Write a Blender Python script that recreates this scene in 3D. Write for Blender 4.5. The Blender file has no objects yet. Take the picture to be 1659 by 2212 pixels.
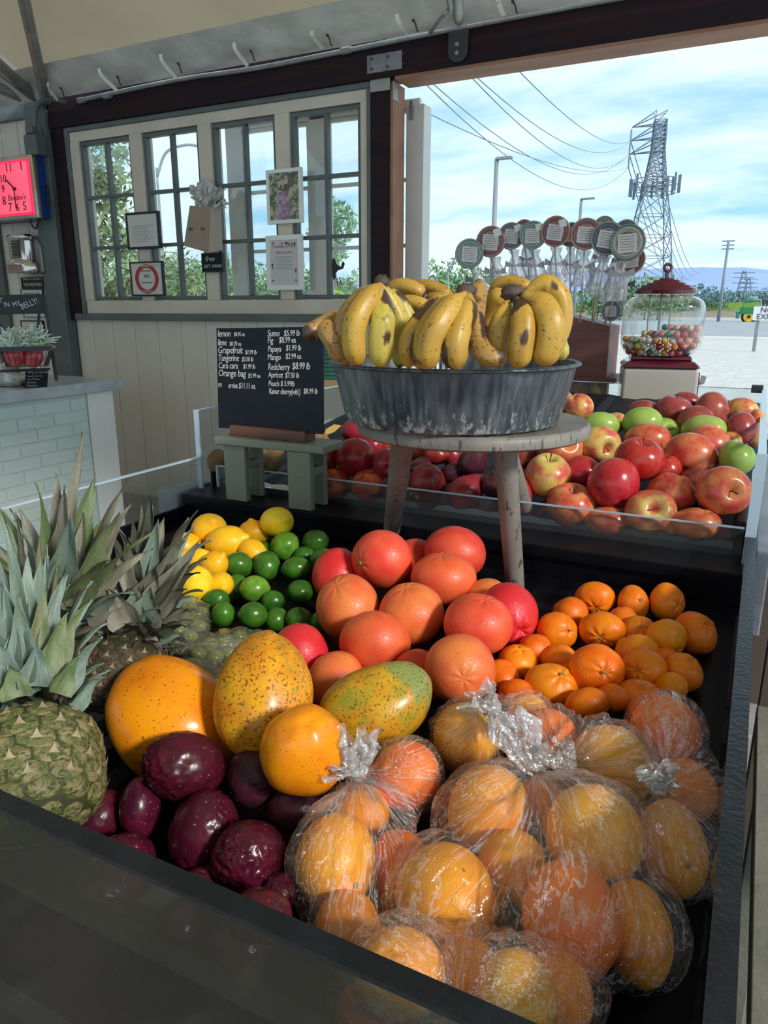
import bpy, bmesh, math, random
import numpy as np
from math import sin, cos, pi, sqrt, radians, atan2, exp
from mathutils import Vector, Matrix, Quaternion, noise
random.seed(7); np.random.seed(7)
S = bpy.context.scene
C = S.collection
# ---------------------------------------------------------------- camera
FPX, PITCH, YAW, ROLL, EYE = 1571.0, radians(15.52), radians(26.86), radians(0.09), 1.42
CX, CY = 829.5, 1106.0
_h = Vector((-sin(YAW), cos(YAW), 0)); _r = Vector((cos(YAW), sin(YAW), 0)); _u = Vector((0, 0, 1))
FW = _h*cos(PITCH) - _u*sin(PITCH); _up = _u*cos(PITCH) + _h*sin(PITCH)
RT = _r*cos(ROLL) + _up*sin(ROLL); UP = _up*cos(ROLL) - _r*sin(ROLL)
EYEP = Vector((0, 0, EYE))
cam_d = bpy.data.cameras.new('camera'); cam = bpy.data.objects.new('camera', cam_d); C.objects.link(cam)
cam_d.sensor_fit = 'VERTICAL'; cam_d.sensor_height = 36.0; cam_d.lens = 36.0*FPX/2212.0
cam_d.clip_start = 0.05; cam_d.clip_end = 8000
cam.matrix_world = Matrix(((RT.x, UP.x, -FW.x, 0), (RT.y, UP.y, -FW.y, 0), (RT.z, UP.z, -FW.z, EYE), (0, 0, 0, 1)))
S.camera = cam
# ---------------------------------------------------------------- world, light, exposure
S.view_settings.view_transform = 'Standard'
S.view_settings.look = 'None'
S.view_settings.exposure = 0.2
S.view_settings.gamma = 1.0
S.view_settings.use_curve_mapping = False
S.cycles.transparent_max_bounces = 24
S.cycles.max_bounces = 8
S.cycles.caustics_reflective = False
S.cycles.caustics_refractive = False
W = bpy.data.worlds.new('world'); S.world = W; W.use_nodes = True
def world_sky():
    nt = W.node_tree; nt.nodes.clear(); N = nt.nodes.new; L = nt.links.new
    out = N('ShaderNodeOutputWorld'); bg = N('ShaderNodeBackground'); tc = N('ShaderNodeTexCoord')
    bg.inputs['Strength'].default_value = 1.0
    sep = N('ShaderNodeSeparateXYZ'); L(tc.outputs['Generated'], sep.inputs[0])
    # blue gradient with height
    gr = N('ShaderNodeValToRGB'); L(sep.outputs['Z'], gr.inputs[0])
    e = gr.color_ramp.elements; e[0].position = 0.0; e[0].color = (.52, .74, .93, 1)
    e[1].position = 0.5; e[1].color = (.17, .44, .86, 1)
    x = e.new(.12); x.color = (.30, .66, .96, 1)
    # project direction on a cloud plane
    mp = N('ShaderNodeMath'); mp.operation = 'ADD'; mp.inputs[1].default_value = .22; L(sep.outputs['Z'], mp.inputs[0])
    ab = N('ShaderNodeMath'); ab.operation = 'ABSOLUTE'; L(mp.outputs[0], ab.inputs[0])
    dv = N('ShaderNodeVectorMath'); dv.operation = 'DIVIDE'; L(tc.outputs['Generated'], dv.inputs[0])
    cb = N('ShaderNodeCombineXYZ')
    for i in range(3): L(ab.outputs[0], cb.inputs[i])
    L(cb.outputs[0], dv.inputs[1])
    mpg = N('ShaderNodeMapping'); mpg.inputs['Rotation'].default_value = (0, 0, .5); mpg.inputs['Scale'].default_value = (.9, 1.9, 1)
    L(dv.outputs[0], mpg.inputs['Vector'])
    n1 = N('ShaderNodeTexNoise'); n1.inputs['Scale'].default_value = 1.5; n1.inputs['Detail'].default_value = 7; n1.inputs['Roughness'].default_value = .52
    n1.inputs['Distortion'].default_value = .15
    L(mpg.outputs[0], n1.inputs['Vector'])
    cr = N('ShaderNodeValToRGB'); L(n1.outputs['Fac'], cr.inputs[0])
    cr.color_ramp.elements[0].position = .35; cr.color_ramp.elements[0].color = (0.12, 0.12, 0.12, 1)
    cr.color_ramp.elements[1].position = .58; cr.color_ramp.elements[1].color = (1, 1, 1, 1)
    mx = N('ShaderNodeMix'); mx.data_type = 'RGBA'; L(cr.outputs[0], mx.inputs['Factor'])
    L(gr.outputs[0], mx.inputs[6]); mx.inputs[7].default_value = (.80, .98, 1.05, 1)
    L(mx.outputs[2], bg.inputs['Color']); L(bg.outputs[0], out.inputs[0])
world_sky()
sun_d = bpy.data.lights.new('sun', 'SUN'); sun = bpy.data.objects.new('sun', sun_d); C.objects.link(sun)
sun_d.energy = 2.9; sun_d.angle = radians(8); sun_d.color = (1, .95, .88)
sun.rotation_euler = Vector((-.78, .28, -.46)).to_track_quat('-Z', 'Y').to_euler()   # hazy sun from the right, coming in under the open side of the tent

# ---------------------------------------------------------------- pixel helpers: a pixel's ray meets a real plane
def ray(x, y):
    return (FW*FPX + RT*(x-CX) + UP*(CY-y)).normalized()
def at(x, y, s): return EYEP + ray(x, y)*s
def onY(x, y, Y): d = ray(x, y); return EYEP + d*(Y/d.y)
def onX(x, y, X): d = ray(x, y); return EYEP + d*(X/d.x)
def onZ(x, y, z): d = ray(x, y); return EYEP + d*((z-EYE)/d.z)
YW = 4.13            # inner face of the back wall
def wx(x, y=500): return onY(x, y, YW).x
# ---------------------------------------------------------------- materials
def mat(name, c, c2=None, sc=5.0, rough=.5, metal=0, bump=0, bs=60, stretch=(1, 1, 1), spec=.5, coat=0, lo=.4, hi=.65,
        c3=None, sc3=30, lo3=.6, hi3=.7, rnd=0, trans=0, sss=0, detail=4, emit=None, es=1.0, bdist=.004, sheen=0, r2=None):
    m = bpy.data.materials.new(name); m.use_nodes = True; nt = m.node_tree; N = nt.nodes.new; L = nt.links.new
    b = nt.nodes['Principled BSDF']
    b.inputs['Roughness'].default_value = rough; b.inputs['Metallic'].default_value = metal
    b.inputs['Specular IOR Level'].default_value = spec; b.inputs['Coat Weight'].default_value = coat
    b.inputs['Coat Roughness'].default_value = .15
    tc = N('ShaderNodeTexCoord'); mp = N('ShaderNodeMapping'); mp.inputs['Scale'].default_value = stretch
    src = tc.outputs['Object']
    if rnd:
        oi = N('ShaderNodeObjectInfo'); ad = N('ShaderNodeVectorMath'); ad.operation = 'MULTIPLY_ADD'
        cb = N('ShaderNodeCombineXYZ')
        for i in range(3): L(oi.outputs['Random'], cb.inputs[i])
        ad.inputs[1].default_value = (37, 91, 53); L(cb.outputs[0], ad.inputs[0]); L(src, ad.inputs[2]); src = ad.outputs[0]
    L(src, mp.inputs['Vector']); col = None
    if c2 is not None:
        n = N('ShaderNodeTexNoise'); n.inputs['Scale'].default_value = sc; n.inputs['Detail'].default_value = detail
        L(mp.outputs[0], n.inputs['Vector'])
        r = N('ShaderNodeValToRGB'); r.color_ramp.elements[0].position = lo; r.color_ramp.elements[1].position = hi
        r.color_ramp.elements[0].color = (*c, 1); r.color_ramp.elements[1].color = (*c2, 1)
        L(n.outputs['Fac'], r.inputs[0]); col = r.outputs[0]
    if c3 is not None:
        n = N('ShaderNodeTexNoise'); n.inputs['Scale'].default_value = sc3; n.inputs['Detail'].default_value = 3
        L(mp.outputs[0], n.inputs['Vector'])
        r = N('ShaderNodeValToRGB'); r.color_ramp.elements[0].position = lo3; r.color_ramp.elements[1].position = hi3
        r.color_ramp.elements[0].color = (0, 0, 0, 1); r.color_ramp.elements[1].color = (1, 1, 1, 1)
        L(n.outputs['Fac'], r.inputs[0])
        mx = N('ShaderNodeMix'); mx.data_type = 'RGBA'; L(r.outputs[0], mx.inputs['Factor'])
        if col is not None: L(col, mx.inputs[6])
        else: mx.inputs[6].default_value = (*c, 1)
        mx.inputs[7].default_value = (*c3, 1); col = mx.outputs[2]
    if rnd:
        hs = N('ShaderNodeHueSaturation'); mr = N('ShaderNodeMapRange'); L(oi.outputs['Random'], mr.inputs[0])
        mr.inputs[3].default_value = 1-rnd; mr.inputs[4].default_value = 1+rnd*.6; L(mr.outputs[0], hs.inputs['Value'])
        mr2 = N('ShaderNodeMapRange'); L(oi.outputs['Random'], mr2.inputs[0]); mr2.inputs[3].default_value = .5+rnd*.05; mr2.inputs[4].default_value = .5-rnd*.05
        L(mr2.outputs[0], hs.inputs['Hue'])
        if col is not None: L(col, hs.inputs['Color'])
        else: hs.inputs['Color'].default_value = (*c, 1)
        col = hs.outputs[0]
    if col is not None: L(col, b.inputs['Base Color'])
    else: b.inputs['Base Color'].default_value = (*c, 1)
    if bump:
        n = N('ShaderNodeTexNoise'); n.inputs['Scale'].default_value = bs; n.inputs['Detail'].default_value = 3
        L(mp.outputs[0], n.inputs['Vector'])
        bn = N('ShaderNodeBump'); bn.inputs['Strength'].default_value = bump; bn.inputs['Distance'].default_value = bdist
        L(n.outputs['Fac'], bn.inputs['Height']); L(bn.outputs[0], b.inputs['Normal'])
    if sss:
        b.inputs['Subsurface Weight'].default_value = sss; b.inputs['Subsurface Radius'].default_value = (1, .5, .2); b.inputs['Subsurface Scale'].default_value = .01
    if emit: b.inputs['Emission Color'].default_value = (*emit, 1); b.inputs['Emission Strength'].default_value = es
    m.diffuse_color = (*c, 1)
    return m

def canvas_mat(name, c, c2, t=.5):
    m = mat(name, c, c2, 1.2, .75, bump=.15, bs=60); nt = m.node_tree; b = nt.nodes['Principled BSDF']; N = nt.nodes.new; L = nt.links.new
    tr = N('ShaderNodeBsdfTranslucent'); mx = N('ShaderNodeMixShader'); mx.inputs[0].default_value = t
    src = b.inputs['Base Color'].links[0].from_socket; L(src, tr.inputs['Color']); L(b.outputs[0], mx.inputs[1]); L(tr.outputs[0], mx.inputs[2])
    L(mx.outputs[0], nt.nodes['Material Output'].inputs[0]); return m
def sheet_mat(name, tint=(1, 1, 1), gloss=.12, rough=.05, body=(1, 1, 1), opac=.08, edge=.55, bump=0, bs=40):
    """thin clear sheet: lets light straight through, plus a reflection that grows at grazing angles and a little body colour"""
    m = bpy.data.materials.new(name); m.use_nodes = True; nt = m.node_tree; nt.nodes.clear(); N = nt.nodes.new; L = nt.links.new
    out = N('ShaderNodeOutputMaterial'); tr = N('ShaderNodeBsdfTransparent'); tr.inputs[0].default_value = (*tint, 1)
    di = N('ShaderNodeBsdfPrincipled'); di.inputs['Base Color'].default_value = (*body, 1); di.inputs['Roughness'].default_value = .5
    gl = N('ShaderNodeBsdfGlossy'); gl.inputs['Roughness'].default_value = rough; gl.inputs[0].default_value = (1, 1, 1, 1)
    lw = N('ShaderNodeLayerWeight'); lw.inputs['Blend'].default_value = .25
    mr = N('ShaderNodeMapRange'); L(lw.outputs['Facing'], mr.inputs[0]); mr.inputs[3].default_value = gloss; mr.inputs[4].default_value = edge
    m1 = N('ShaderNodeMixShader'); m1.inputs[0].default_value = opac; L(tr.outputs[0], m1.inputs[1]); L(di.outputs[0], m1.inputs[2])
    m2 = N('ShaderNodeMixShader'); L(mr.outputs[0], m2.inputs[0]); L(m1.outputs[0], m2.inputs[1]); L(gl.outputs[0], m2.inputs[2])
    if bump:
        tc = N('ShaderNodeTexCoord'); n = N('ShaderNodeTexNoise'); n.inputs['Scale'].default_value = bs; n.inputs['Detail'].default_value = 3
        n.inputs['Distortion'].default_value = 1.2
        L(tc.outputs['Object'], n.inputs['Vector']); bn = N('ShaderNodeBump'); bn.inputs['Strength'].default_value = bump; bn.inputs['Distance'].default_value = .01
        L(n.outputs['Fac'], bn.inputs['Height']); L(bn.outputs[0], gl.inputs['Normal']); L(bn.outputs[0], lw.inputs['Normal'])
    L(m2.outputs[0], out.inputs[0]); return m

# ---------------------------------------------------------------- mesh builder
class MB:
    def __init__(s): s.v = []; s.f = []; s.m = []
    def add(s, vs, fs, mi=0):
        o = len(s.v); s.v += [tuple(v) for v in vs]; s.f += [tuple(i+o for i in f) for f in fs]; s.m += [mi]*len(fs); return s
    def box(s, x0, x1, y0, y1, z0, z1, mi=0):
        vs = [(x, y, z) for z in (z0, z1) for y in (y0, y1) for x in (x0, x1)]
        return s.add(vs, [(0, 2, 3, 1), (4, 5, 7, 6), (0, 1, 5, 4), (2, 6, 7, 3), (0, 4, 6, 2), (1, 3, 7, 5)], mi)
    def obox(s, c, ax, ay, az, mi=0):
        c = Vector(c); ax, ay, az = Vector(ax), Vector(ay), Vector(az)
        vs = [c + ax*i + ay*j + az*k for k in (-1, 1) for j in (-1, 1) for i in (-1, 1)]
        return s.add(vs, [(0, 2, 3, 1), (4, 5, 7, 6), (0, 1, 5, 4), (2, 6, 7, 3), (0, 4, 6, 2), (1, 3, 7, 5)], mi)
    def bar(s, p0, p1, w, h, up=(0, 0, 1), mi=0):
        p0, p1 = Vector(p0), Vector(p1); d = (p1-p0); l = d.length; d.normalize()
        a = d.cross(Vector(up));
        if a.length < 1e-4: a = d.cross(Vector((1, 0, 0)))
        a.normalize(); b = a.cross(d)
        return s.obox((p0+p1)/2, a*w/2, d*l/2, b*h/2, mi)
    def tube(s, pts, rad, n=8, cap=True, mi=0, sect=None):
        pts = [Vector(p) for p in pts]; k = len(pts)
        if not hasattr(rad, '__len__'): rad = [rad]*k
        o = len(s.v); t0 = (pts[1]-pts[0]).normalized(); a = t0.orthogonal().normalized()
        for i, p in enumerate(pts):
            t = (pts[min(i+1, k-1)]-pts[max(i-1, 0)]).normalized()
            a = (a - t*a.dot(t))
            if a.length < 1e-6: a = t.orthogonal()
            a.normalize(); b = t.cross(a)
            for j in range(n):
                th = 2*pi*j/n; rr = rad[i]*(sect(th) if sect else 1)
                s.v.append(tuple(p + a*cos(th)*rr + b*sin(th)*rr))
        for i in range(k-1):
            for j in range(n):
                s.f.append((o+i*n+j, o+i*n+(j+1) % n, o+(i+1)*n+(j+1) % n, o+(i+1)*n+j)); s.m.append(mi)
        if cap:
            s.f.append(tuple(o+j for j in reversed(range(n)))); s.f.append(tuple(o+(k-1)*n+j for j in range(n))); s.m += [mi, mi]
        return s
    def cyl(s, p0, p1, r0, r1=None, n=16, mi=0): return s.tube([p0, p1], [r0, r0 if r1 is None else r1], n, True, mi)
    def lathe(s, prof, c=(0, 0, 0), n=32, mi=0, close=False, sx=1, sy=1):
        o = len(s.v); k = len(prof); c = Vector(c)
        for r, z in prof:
            for j in range(n):
                th = 2*pi*j/n; s.v.append((c.x+r*cos(th)*sx, c.y+r*sin(th)*sy, c.z+z))
        rng = range(k) if close else range(k-1)
        for i in rng:
            i2 = (i+1) % k
            for j in range(n):
                s.f.append((o+i*n+j, o+i*n+(j+1) % n, o+i2*n+(j+1) % n, o+i2*n+j)); s.m.append(mi)
        if not close:
            if prof[0][0] > 1e-5: s.f.append(tuple(o+j for j in reversed(range(n)))); s.m.append(mi)
            if prof[-1][0] > 1e-5: s.f.append(tuple(o+(k-1)*n+j for j in range(n))); s.m.append(mi)
        return s
    def prism(s, poly, ax, ay, az, c, mi=0):
        """poly in the (ax, ay) plane about c, thickness along az (centred)"""
        ax, ay, az, c = Vector(ax), Vector(ay), Vector(az), Vector(c); n = len(poly)
        vs = [c + ax*x + ay*y - az*.5 for x, y in poly] + [c + ax*x + ay*y + az*.5 for x, y in poly]
        fs = [tuple(reversed(range(n))), tuple(range(n, 2*n))] + [(i, (i+1) % n, n+(i+1) % n, n+i) for i in range(n)]
        return s.add(vs, fs, mi)
    def sphere(s, c, r, nu=12, nv=8, mi=0):
        rx, ry, rz = r if hasattr(r, '__len__') else (r, r, r); c = Vector(c); o = len(s.v)
        s.v.append((c.x, c.y, c.z+rz))
        for i in range(1, nv):
            t = pi*i/nv
            for j in range(nu): p = 2*pi*j/nu; s.v.append((c.x+rx*sin(t)*cos(p), c.y+ry*sin(t)*sin(p), c.z+rz*cos(t)))
        s.v.append((c.x, c.y, c.z-rz)); e = len(s.v)-1
        for j in range(nu):
            j2 = (j+1) % nu; s.f.append((o, o+1+j, o+1+j2)); s.m.append(mi)
            for i in range(nv-2):
                a = o+1+i*nu; s.f.append((a+j, a+nu+j, a+nu+j2, a+j2)); s.m.append(mi)
            a = o+1+(nv-2)*nu; s.f.append((a+j, e, a+j2)); s.m.append(mi)
        return s
    def build(s, name, mats, parent=None, smooth=False, bevel=0, origin=None, seg=2):
        me = bpy.data.meshes.new(name); v = s.v
        if parent is not None: og = Vector(parent['_o']) if '_o' in parent else parent.location
        elif origin is not None: og = Vector(origin)
        else:
            a = np.array(v); og = Vector(((a[:, 0].min()+a[:, 0].max())/2, (a[:, 1].min()+a[:, 1].max())/2, a[:, 2].min()))
        a = np.array(v, dtype=float) - np.array(og)
        me.from_pydata(a.tolist(), [], s.f)
        if not hasattr(mats, '__len__'): mats = [mats]
        for m in mats: me.materials.append(m)
        if len(mats) > 1: me.polygons.foreach_set('material_index', s.m)
        if smooth: me.polygons.foreach_set('use_smooth', [True]*len(me.polygons))
        me.update(); bm = bmesh.new(); bm.from_mesh(me); bmesh.ops.recalc_face_normals(bm, faces=bm.faces); bm.to_mesh(me); bm.free()
        o = bpy.data.objects.new(name, me); C.objects.link(o)
        if parent is not None: o.parent = parent; o['_o'] = tuple(og)
        else: o.location = og
        if bevel:
            b = o.modifiers.new('bevel', 'BEVEL'); b.width = bevel; b.segments = seg; b.limit_method = 'ANGLE'
            if smooth is False:
                me.polygons.foreach_set('use_smooth', [True]*len(me.polygons))
                w = o.modifiers.new('wn', 'WEIGHTED_NORMAL'); w.keep_sharp = True
        elif smooth == 'auto':
            me.set_sharp_from_angle(angle=radians(35))
        return o
def tag(o, label, cat, group=None, kind=None):
    if label: o['label'] = label
    if cat: o['category'] = cat
    if group: o['group'] = group
    if kind: o['kind'] = kind
    return o
def thing(name, label, cat, loc, group=None):
    o = bpy.data.objects.new(name, None); C.objects.link(o); o.location = loc; o.empty_display_size = .05
    return tag(o, label, cat, group)
def struct(o, label=None): o['kind'] = 'structure'; (label and o.__setitem__('label', label)); return o
def copy_obj(o, parent=None):
    c = o.copy(); C.objects.link(c); c.parent = parent; return c
def fbm(p, s=1.0, o=3):
    v = 0; a = 1
    for i in range(o): v += a*noise.noise(p*s); s *= 2.1; a *= .5
    return v
def crv(pts, n):
    """Catmull-Rom through pts (Vectors), n samples per span"""
    P = [pts[0]*2-pts[1]] + list(pts) + [pts[-1]*2-pts[-2]]; out = []
    for i in range(1, len(P)-2):
        for k in range(n):
            t = k/n; a, b, c, d = P[i-1:i+3]
            out.append(((b*2) + (c-a)*t + (a*2-b*5+c*4-d)*t*t + (b*3-a-c*3+d)*t*t*t)*.5)
    out.append(pts[-1]); return out
def text(body, size, loc, ax, ay, mt, parent, name='lettering', ext=.0004, align='LEFT', spacing=1.0, shear=0, wide=1.0):
    cu = bpy.data.curves.new(name, 'FONT'); cu.body = body; cu.size = size; cu.extrude = ext; cu.align_x = align; cu.shear = shear
    cu.space_character = spacing; cu.resolution_u = 2; cu.materials.append(mt)
    tmp = bpy.data.objects.new(name, cu); me = bpy.data.meshes.new_from_object(tmp); bpy.data.objects.remove(tmp); me.name = name
    o = bpy.data.objects.new(name, me); C.objects.link(o)
    ax = Vector(ax).normalized(); ay = Vector(ay).normalized(); az = ax.cross(ay)
    loc = Vector(loc); o.parent = parent
    og = Vector(parent['_o']) if '_o' in parent else parent.location
    o.matrix_local = Matrix.Translation(loc-og) @ Matrix((ax, ay, az)).transposed().to_4x4() @ Matrix.Diagonal((wide, 1, 1, 1))
    return o
# ================================================================ materials for the building
M = {}
M['cream'] = mat('cream paint', (.66, .60, .51), (.58, .52, .44), 3, .55, bump=.1, bs=30)
M['siding'] = mat('cream siding paint', (.70, .65, .57), (.62, .57, .49), 2.5, .5, bump=.15, bs=18, stretch=(1, 1, .3))
M['greytrim'] = mat('grey green paint', (.115, .135, .135), (.085, .10, .10), 4, .4, bump=.1)
M['brown'] = mat('dark stained timber', (.017, .010, .018), (.030, .012, .012), 4, .55, stretch=(.4, 2, 6), bump=.3, bs=12, spec=.15)
M['rawwood'] = mat('raw reddish timber', (.34, .17, .10), (.26, .12, .075), 3, .6, stretch=(.6, 2, 2), bump=.2)
M['steel'] = mat('galvanised steel', (.34, .34, .33), (.26, .26, .25), 9, .42, metal=.35)
M['darksteel'] = mat('dark steel', (.06, .06, .065), None, 5, .45, metal=.6)
M['canvas'] = canvas_mat('tan tent canvas', (.43, .34, .22), (.38, .295, .19), .44)
M['canvas2'] = canvas_mat('pinkish tan tent canvas', (.52, .42, .34), (.47, .37, .30), .45)
M['flap'] = mat('white tent fabric', (.64, .61, .57), (.53, .51, .48), 5, .6, bump=.8, bs=5, bdist=.03)
M['strap'] = mat('white webbing', (.80, .78, .72), None, 5, .7)
M['white'] = mat('white paint', (.84, .84, .82), (.78, .78, .76), 4, .45, bump=.1)
M['concrete'] = mat('grey concrete', (.36, .33, .29), (.25, .23, .20), 2.2, .55, c3=(.48, .45, .40), sc3=7, bump=.2, bs=20)
M['glass'] = sheet_mat('window glass', (.97, .99, .99), gloss=.015, rough=.02, opac=.0, edge=.3)
M['black'] = mat('black plastic', (.0035, .004, .007), (.006, .006, .009), 20, .42, bump=.15, bs=200, spec=.15)
M['blackpaint'] = mat('black paint', (.01, .01, .012), None, 5, .5)
M['mint'] = mat('mint painted brick', (.62, .73, .70), (.57, .68, .65), 6, .5, bump=.5, bs=40, bdist=.003, rnd=.03)
M['mortar'] = mat('painted mortar', (.58, .68, .65), None, 6, .6)
M['slate'] = mat('grey counter slab', (.46, .51, .55), (.36, .40, .44), 9, .28, bump=.1)
M['gravel'] = mat('pale gravel lot', (.60, .57, .50), (.70, .67, .60), 2.5, .9, c3=(.46, .42, .36), sc3=14, lo3=.52, hi3=.66, bump=.5, bs=30)
M['asphalt'] = mat('pale asphalt', (.34, .36, .36), (.40, .41, .41), .5, .8)
M['kerbwhite'] = mat('white concrete kerb', (.70, .68, .64), None, 5, .8)
M['dirt'] = mat('brown field soil', (.27, .20, .14), (.33, .25, .18), .4, .95)
M['crop'] = mat('bright green crop', (.20, .38, .05), (.30, .46, .09), .8, .9)
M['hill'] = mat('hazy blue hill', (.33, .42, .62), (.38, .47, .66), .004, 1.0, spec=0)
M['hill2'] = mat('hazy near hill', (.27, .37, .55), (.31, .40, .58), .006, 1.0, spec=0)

def wz(z): return z
# ---------------------------------------------------------------- floor and ground
struct(MB().box(-9, 3.2, -4, 4.28, -.1, 0).build('floor', M['concrete']))
g = MB().add([(-60, 4.28, -.02), (60, 4.28, -.02), (200, 42, -.02), (-200, 42, -.02)], [(0, 1, 2, 3)])
struct(g.build('ground', M['gravel']), 'pale gravel lot outside')
g = MB().box(-250, 200, 42, 130, -.12, -.03)
struct(g.build('road', M['asphalt']), 'pale road beyond the gravel lot')
struct(MB().box(-200, 160, 41.2, 42.2, -.05, .14).build('kerb', M['kerbwhite'], bevel=.03), 'near kerb of the road')
struct(MB().box(-250, 200, 129, 131, -.1, .35).build('kerb', M['kerbwhite']), 'far kerb of the road')
g = MB().add([(-400, 131, 0), (300, 131, 0), (300, 150, 1.45), (-400, 150, 1.45), (900, 1400, 3), (-2500, 1400, 3)], [(0, 1, 2, 3), (3, 2, 4, 5)])
struct(g.build('field', M['dirt']), 'brown soil field across the road')
g = MB()
for k in range(9):
    y0 = 151+k*5; g.box(-70, -1, y0, y0+2.2, 1.3, 2.65 + .2*(k % 2))
tag(g.build('crop_rows', M['crop']), 'bright green crop rows growing across the road', 'crops', kind='stuff')
def hills(name, Y, z0, amp, m, sd, label):
    g = MB(); n = 90; vs = []; fs = []
    for i in range(n+1):
        x = -5200 + 7200*i/n
        z = z0 + amp*fbm(Vector((i*.11+sd, sd, 0)), 1, 4) + amp*.6*sin(i*.07+sd)
        for j in range(5):
            vs.append((x + j*20, Y + j*260, max(-5, z*sin(pi/2*min(1, j/3.0)) - 5 + (0 if j < 4 else -z*.6)) if j else -8))
    for i in range(n):
        for j in range(4): a = i*5+j; fs.append((a, a+5, a+6, a+1))
    struct(g.add(vs, fs).build(name, m, smooth=True), label)
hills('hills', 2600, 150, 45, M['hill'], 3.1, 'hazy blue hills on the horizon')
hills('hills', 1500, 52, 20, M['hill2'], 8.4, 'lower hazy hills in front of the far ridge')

# ---------------------------------------------------------------- back wall
XL_, XR_ = -4.78, -2.10
w = MB(); w.box(-4.78, -2.02, YW+.012, YW+.12, 0, 1.37)
wall = struct(w.build('wall_back', M['siding']), 'cream boarded wall under the window')
px = [-4.77]+[wx(x, 690) for x in (200, 243, 290, 340, 390, 443)]
px += [px[-1]+.222*i for i in range(1, 6)]; px[-1] = -2.13
for a, b in zip(px, px[1:]):
    if b-a > .02: MB().box(a+.0012, b-.0012, YW-.004, YW+.012, .0, 1.36).build('board', M['siding'], wall, bevel=.003, seg=1)
# upper wall strip above and beside the window is the beam and posts
# left section of wall: same plane, past the grey post
wl = struct(MB().box(-9, -4.98, YW+.012, YW+.12, 0, 2.78).build('wall_left', M['siding']), 'cream boarded wall behind the counter')
for i in range(8):
    x1 = -4.99-.19*i; MB().box(x1-.184, x1, YW-.006, YW+.012, 0, 2.78).build('board', M['siding'], wl, bevel=.003, seg=1)
# posts and beams
def st(name, m, label, *bx, bevel=.004):
    g = MB()
    for b in bx: g.box(*b)
    return struct(g.build(name, m, bevel=bevel), label)
st('trim_1', M['greytrim'], 'grey painted corner post left of the window', (-4.98, -4.775, YW-.09, YW+.1, 0, 2.86))
st('trim_2', M['greytrim'], 'grey header board over the left wall', (-9, -4.98, YW-.05, YW+.1, 2.775, 2.875))
st('trim_3', M['brown'], 'dark brown post at the left of the window', (-4.775, -4.655, YW-.05, YW+.12, 1.345, 2.68))
beam = st('trim_4', M['brown'], 'dark stained header beam over window and opening', (-4.775, 4.0, YW-.06, YW+.0, 2.672, 2.865))
MB().box(-2.0, 4.0, YW-.055, YW+.13, 2.655, 2.676).build('soffit', M['rawwood'], beam)
MB().box(-4.775, 4.0, YW, YW+.13, 2.68, 2.862).build('packing', M['rawwood'], beam)
post = st('trim_5', M['brown'], 'dark brown post between window and opening', (-2.165, -2.04, YW-.035, YW+.02, 0, 2.672))
MB().box(-2.04, -2.022, YW-.03, YW+.12, 0, 2.655).build('lining', M['rawwood'], post)
MB().box(-2.17, -2.04, YW+.02, YW+.12, 0, 2.655).build('core', M['rawwood'], post)
br = thing('post_bracket', 'grey steel bracket joining the brown post to the beam', 'bracket', (-2.1, YW-.065, 2.60))
p = MB(); a = onY(793, 138, YW-.065); b = onY(872, 124, YW-.065)
p.prism([(a.x, 2.70), (b.x-.01, 2.70), (b.x-.01, 2.79), (a.x, 2.79)], (1, 0, 0), (0, 0, 1), (0, .006, 0), (0, YW-.065, 0))
p.build('plate', mat('weathered bracket', (.26, .26, .28), (.18, .18, .20), 12, .5, metal=.6), br, bevel=.001)
p = MB(); p.prism([(-2.16, 2.61), (-2.035, 2.61), (-2.035, 2.70), (-2.16, 2.70)], (1, 0, 0), (0, 0, 1), (0, .006, 0), (0, YW-.045, 0))
p.box(-2.022, -2.016, YW-.04, YW+.02, 2.56, 2.655)
p.build('strap', M['steel'], br, bevel=.001)
p = MB()
for i in range(3):
    for zz in (2.72, 2.77): p.cyl((a.x+.03+i*.1, YW-.075, zz), (a.x+.03+i*.1, YW-.066, zz), .006, n=8)
p.build('bolts', M['darksteel'], br)
# grey sill trim round the window
st('trim_6', M['greytrim'], 'grey painted sill under the window', (-4.72, -2.165, YW-.055, YW+.02, 1.345, 1.392))
st('trim_7', M['greytrim'], 'grey painted surround of the window', (-4.655, -4.615, YW-.04, YW+.02, 1.39, 2.672), (-4.615, -2.165, YW-.04, YW+.02, 2.640, 2.672), (-2.19, -2.165, YW-.04, YW+.02, 1.39, 2.64))
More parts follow.
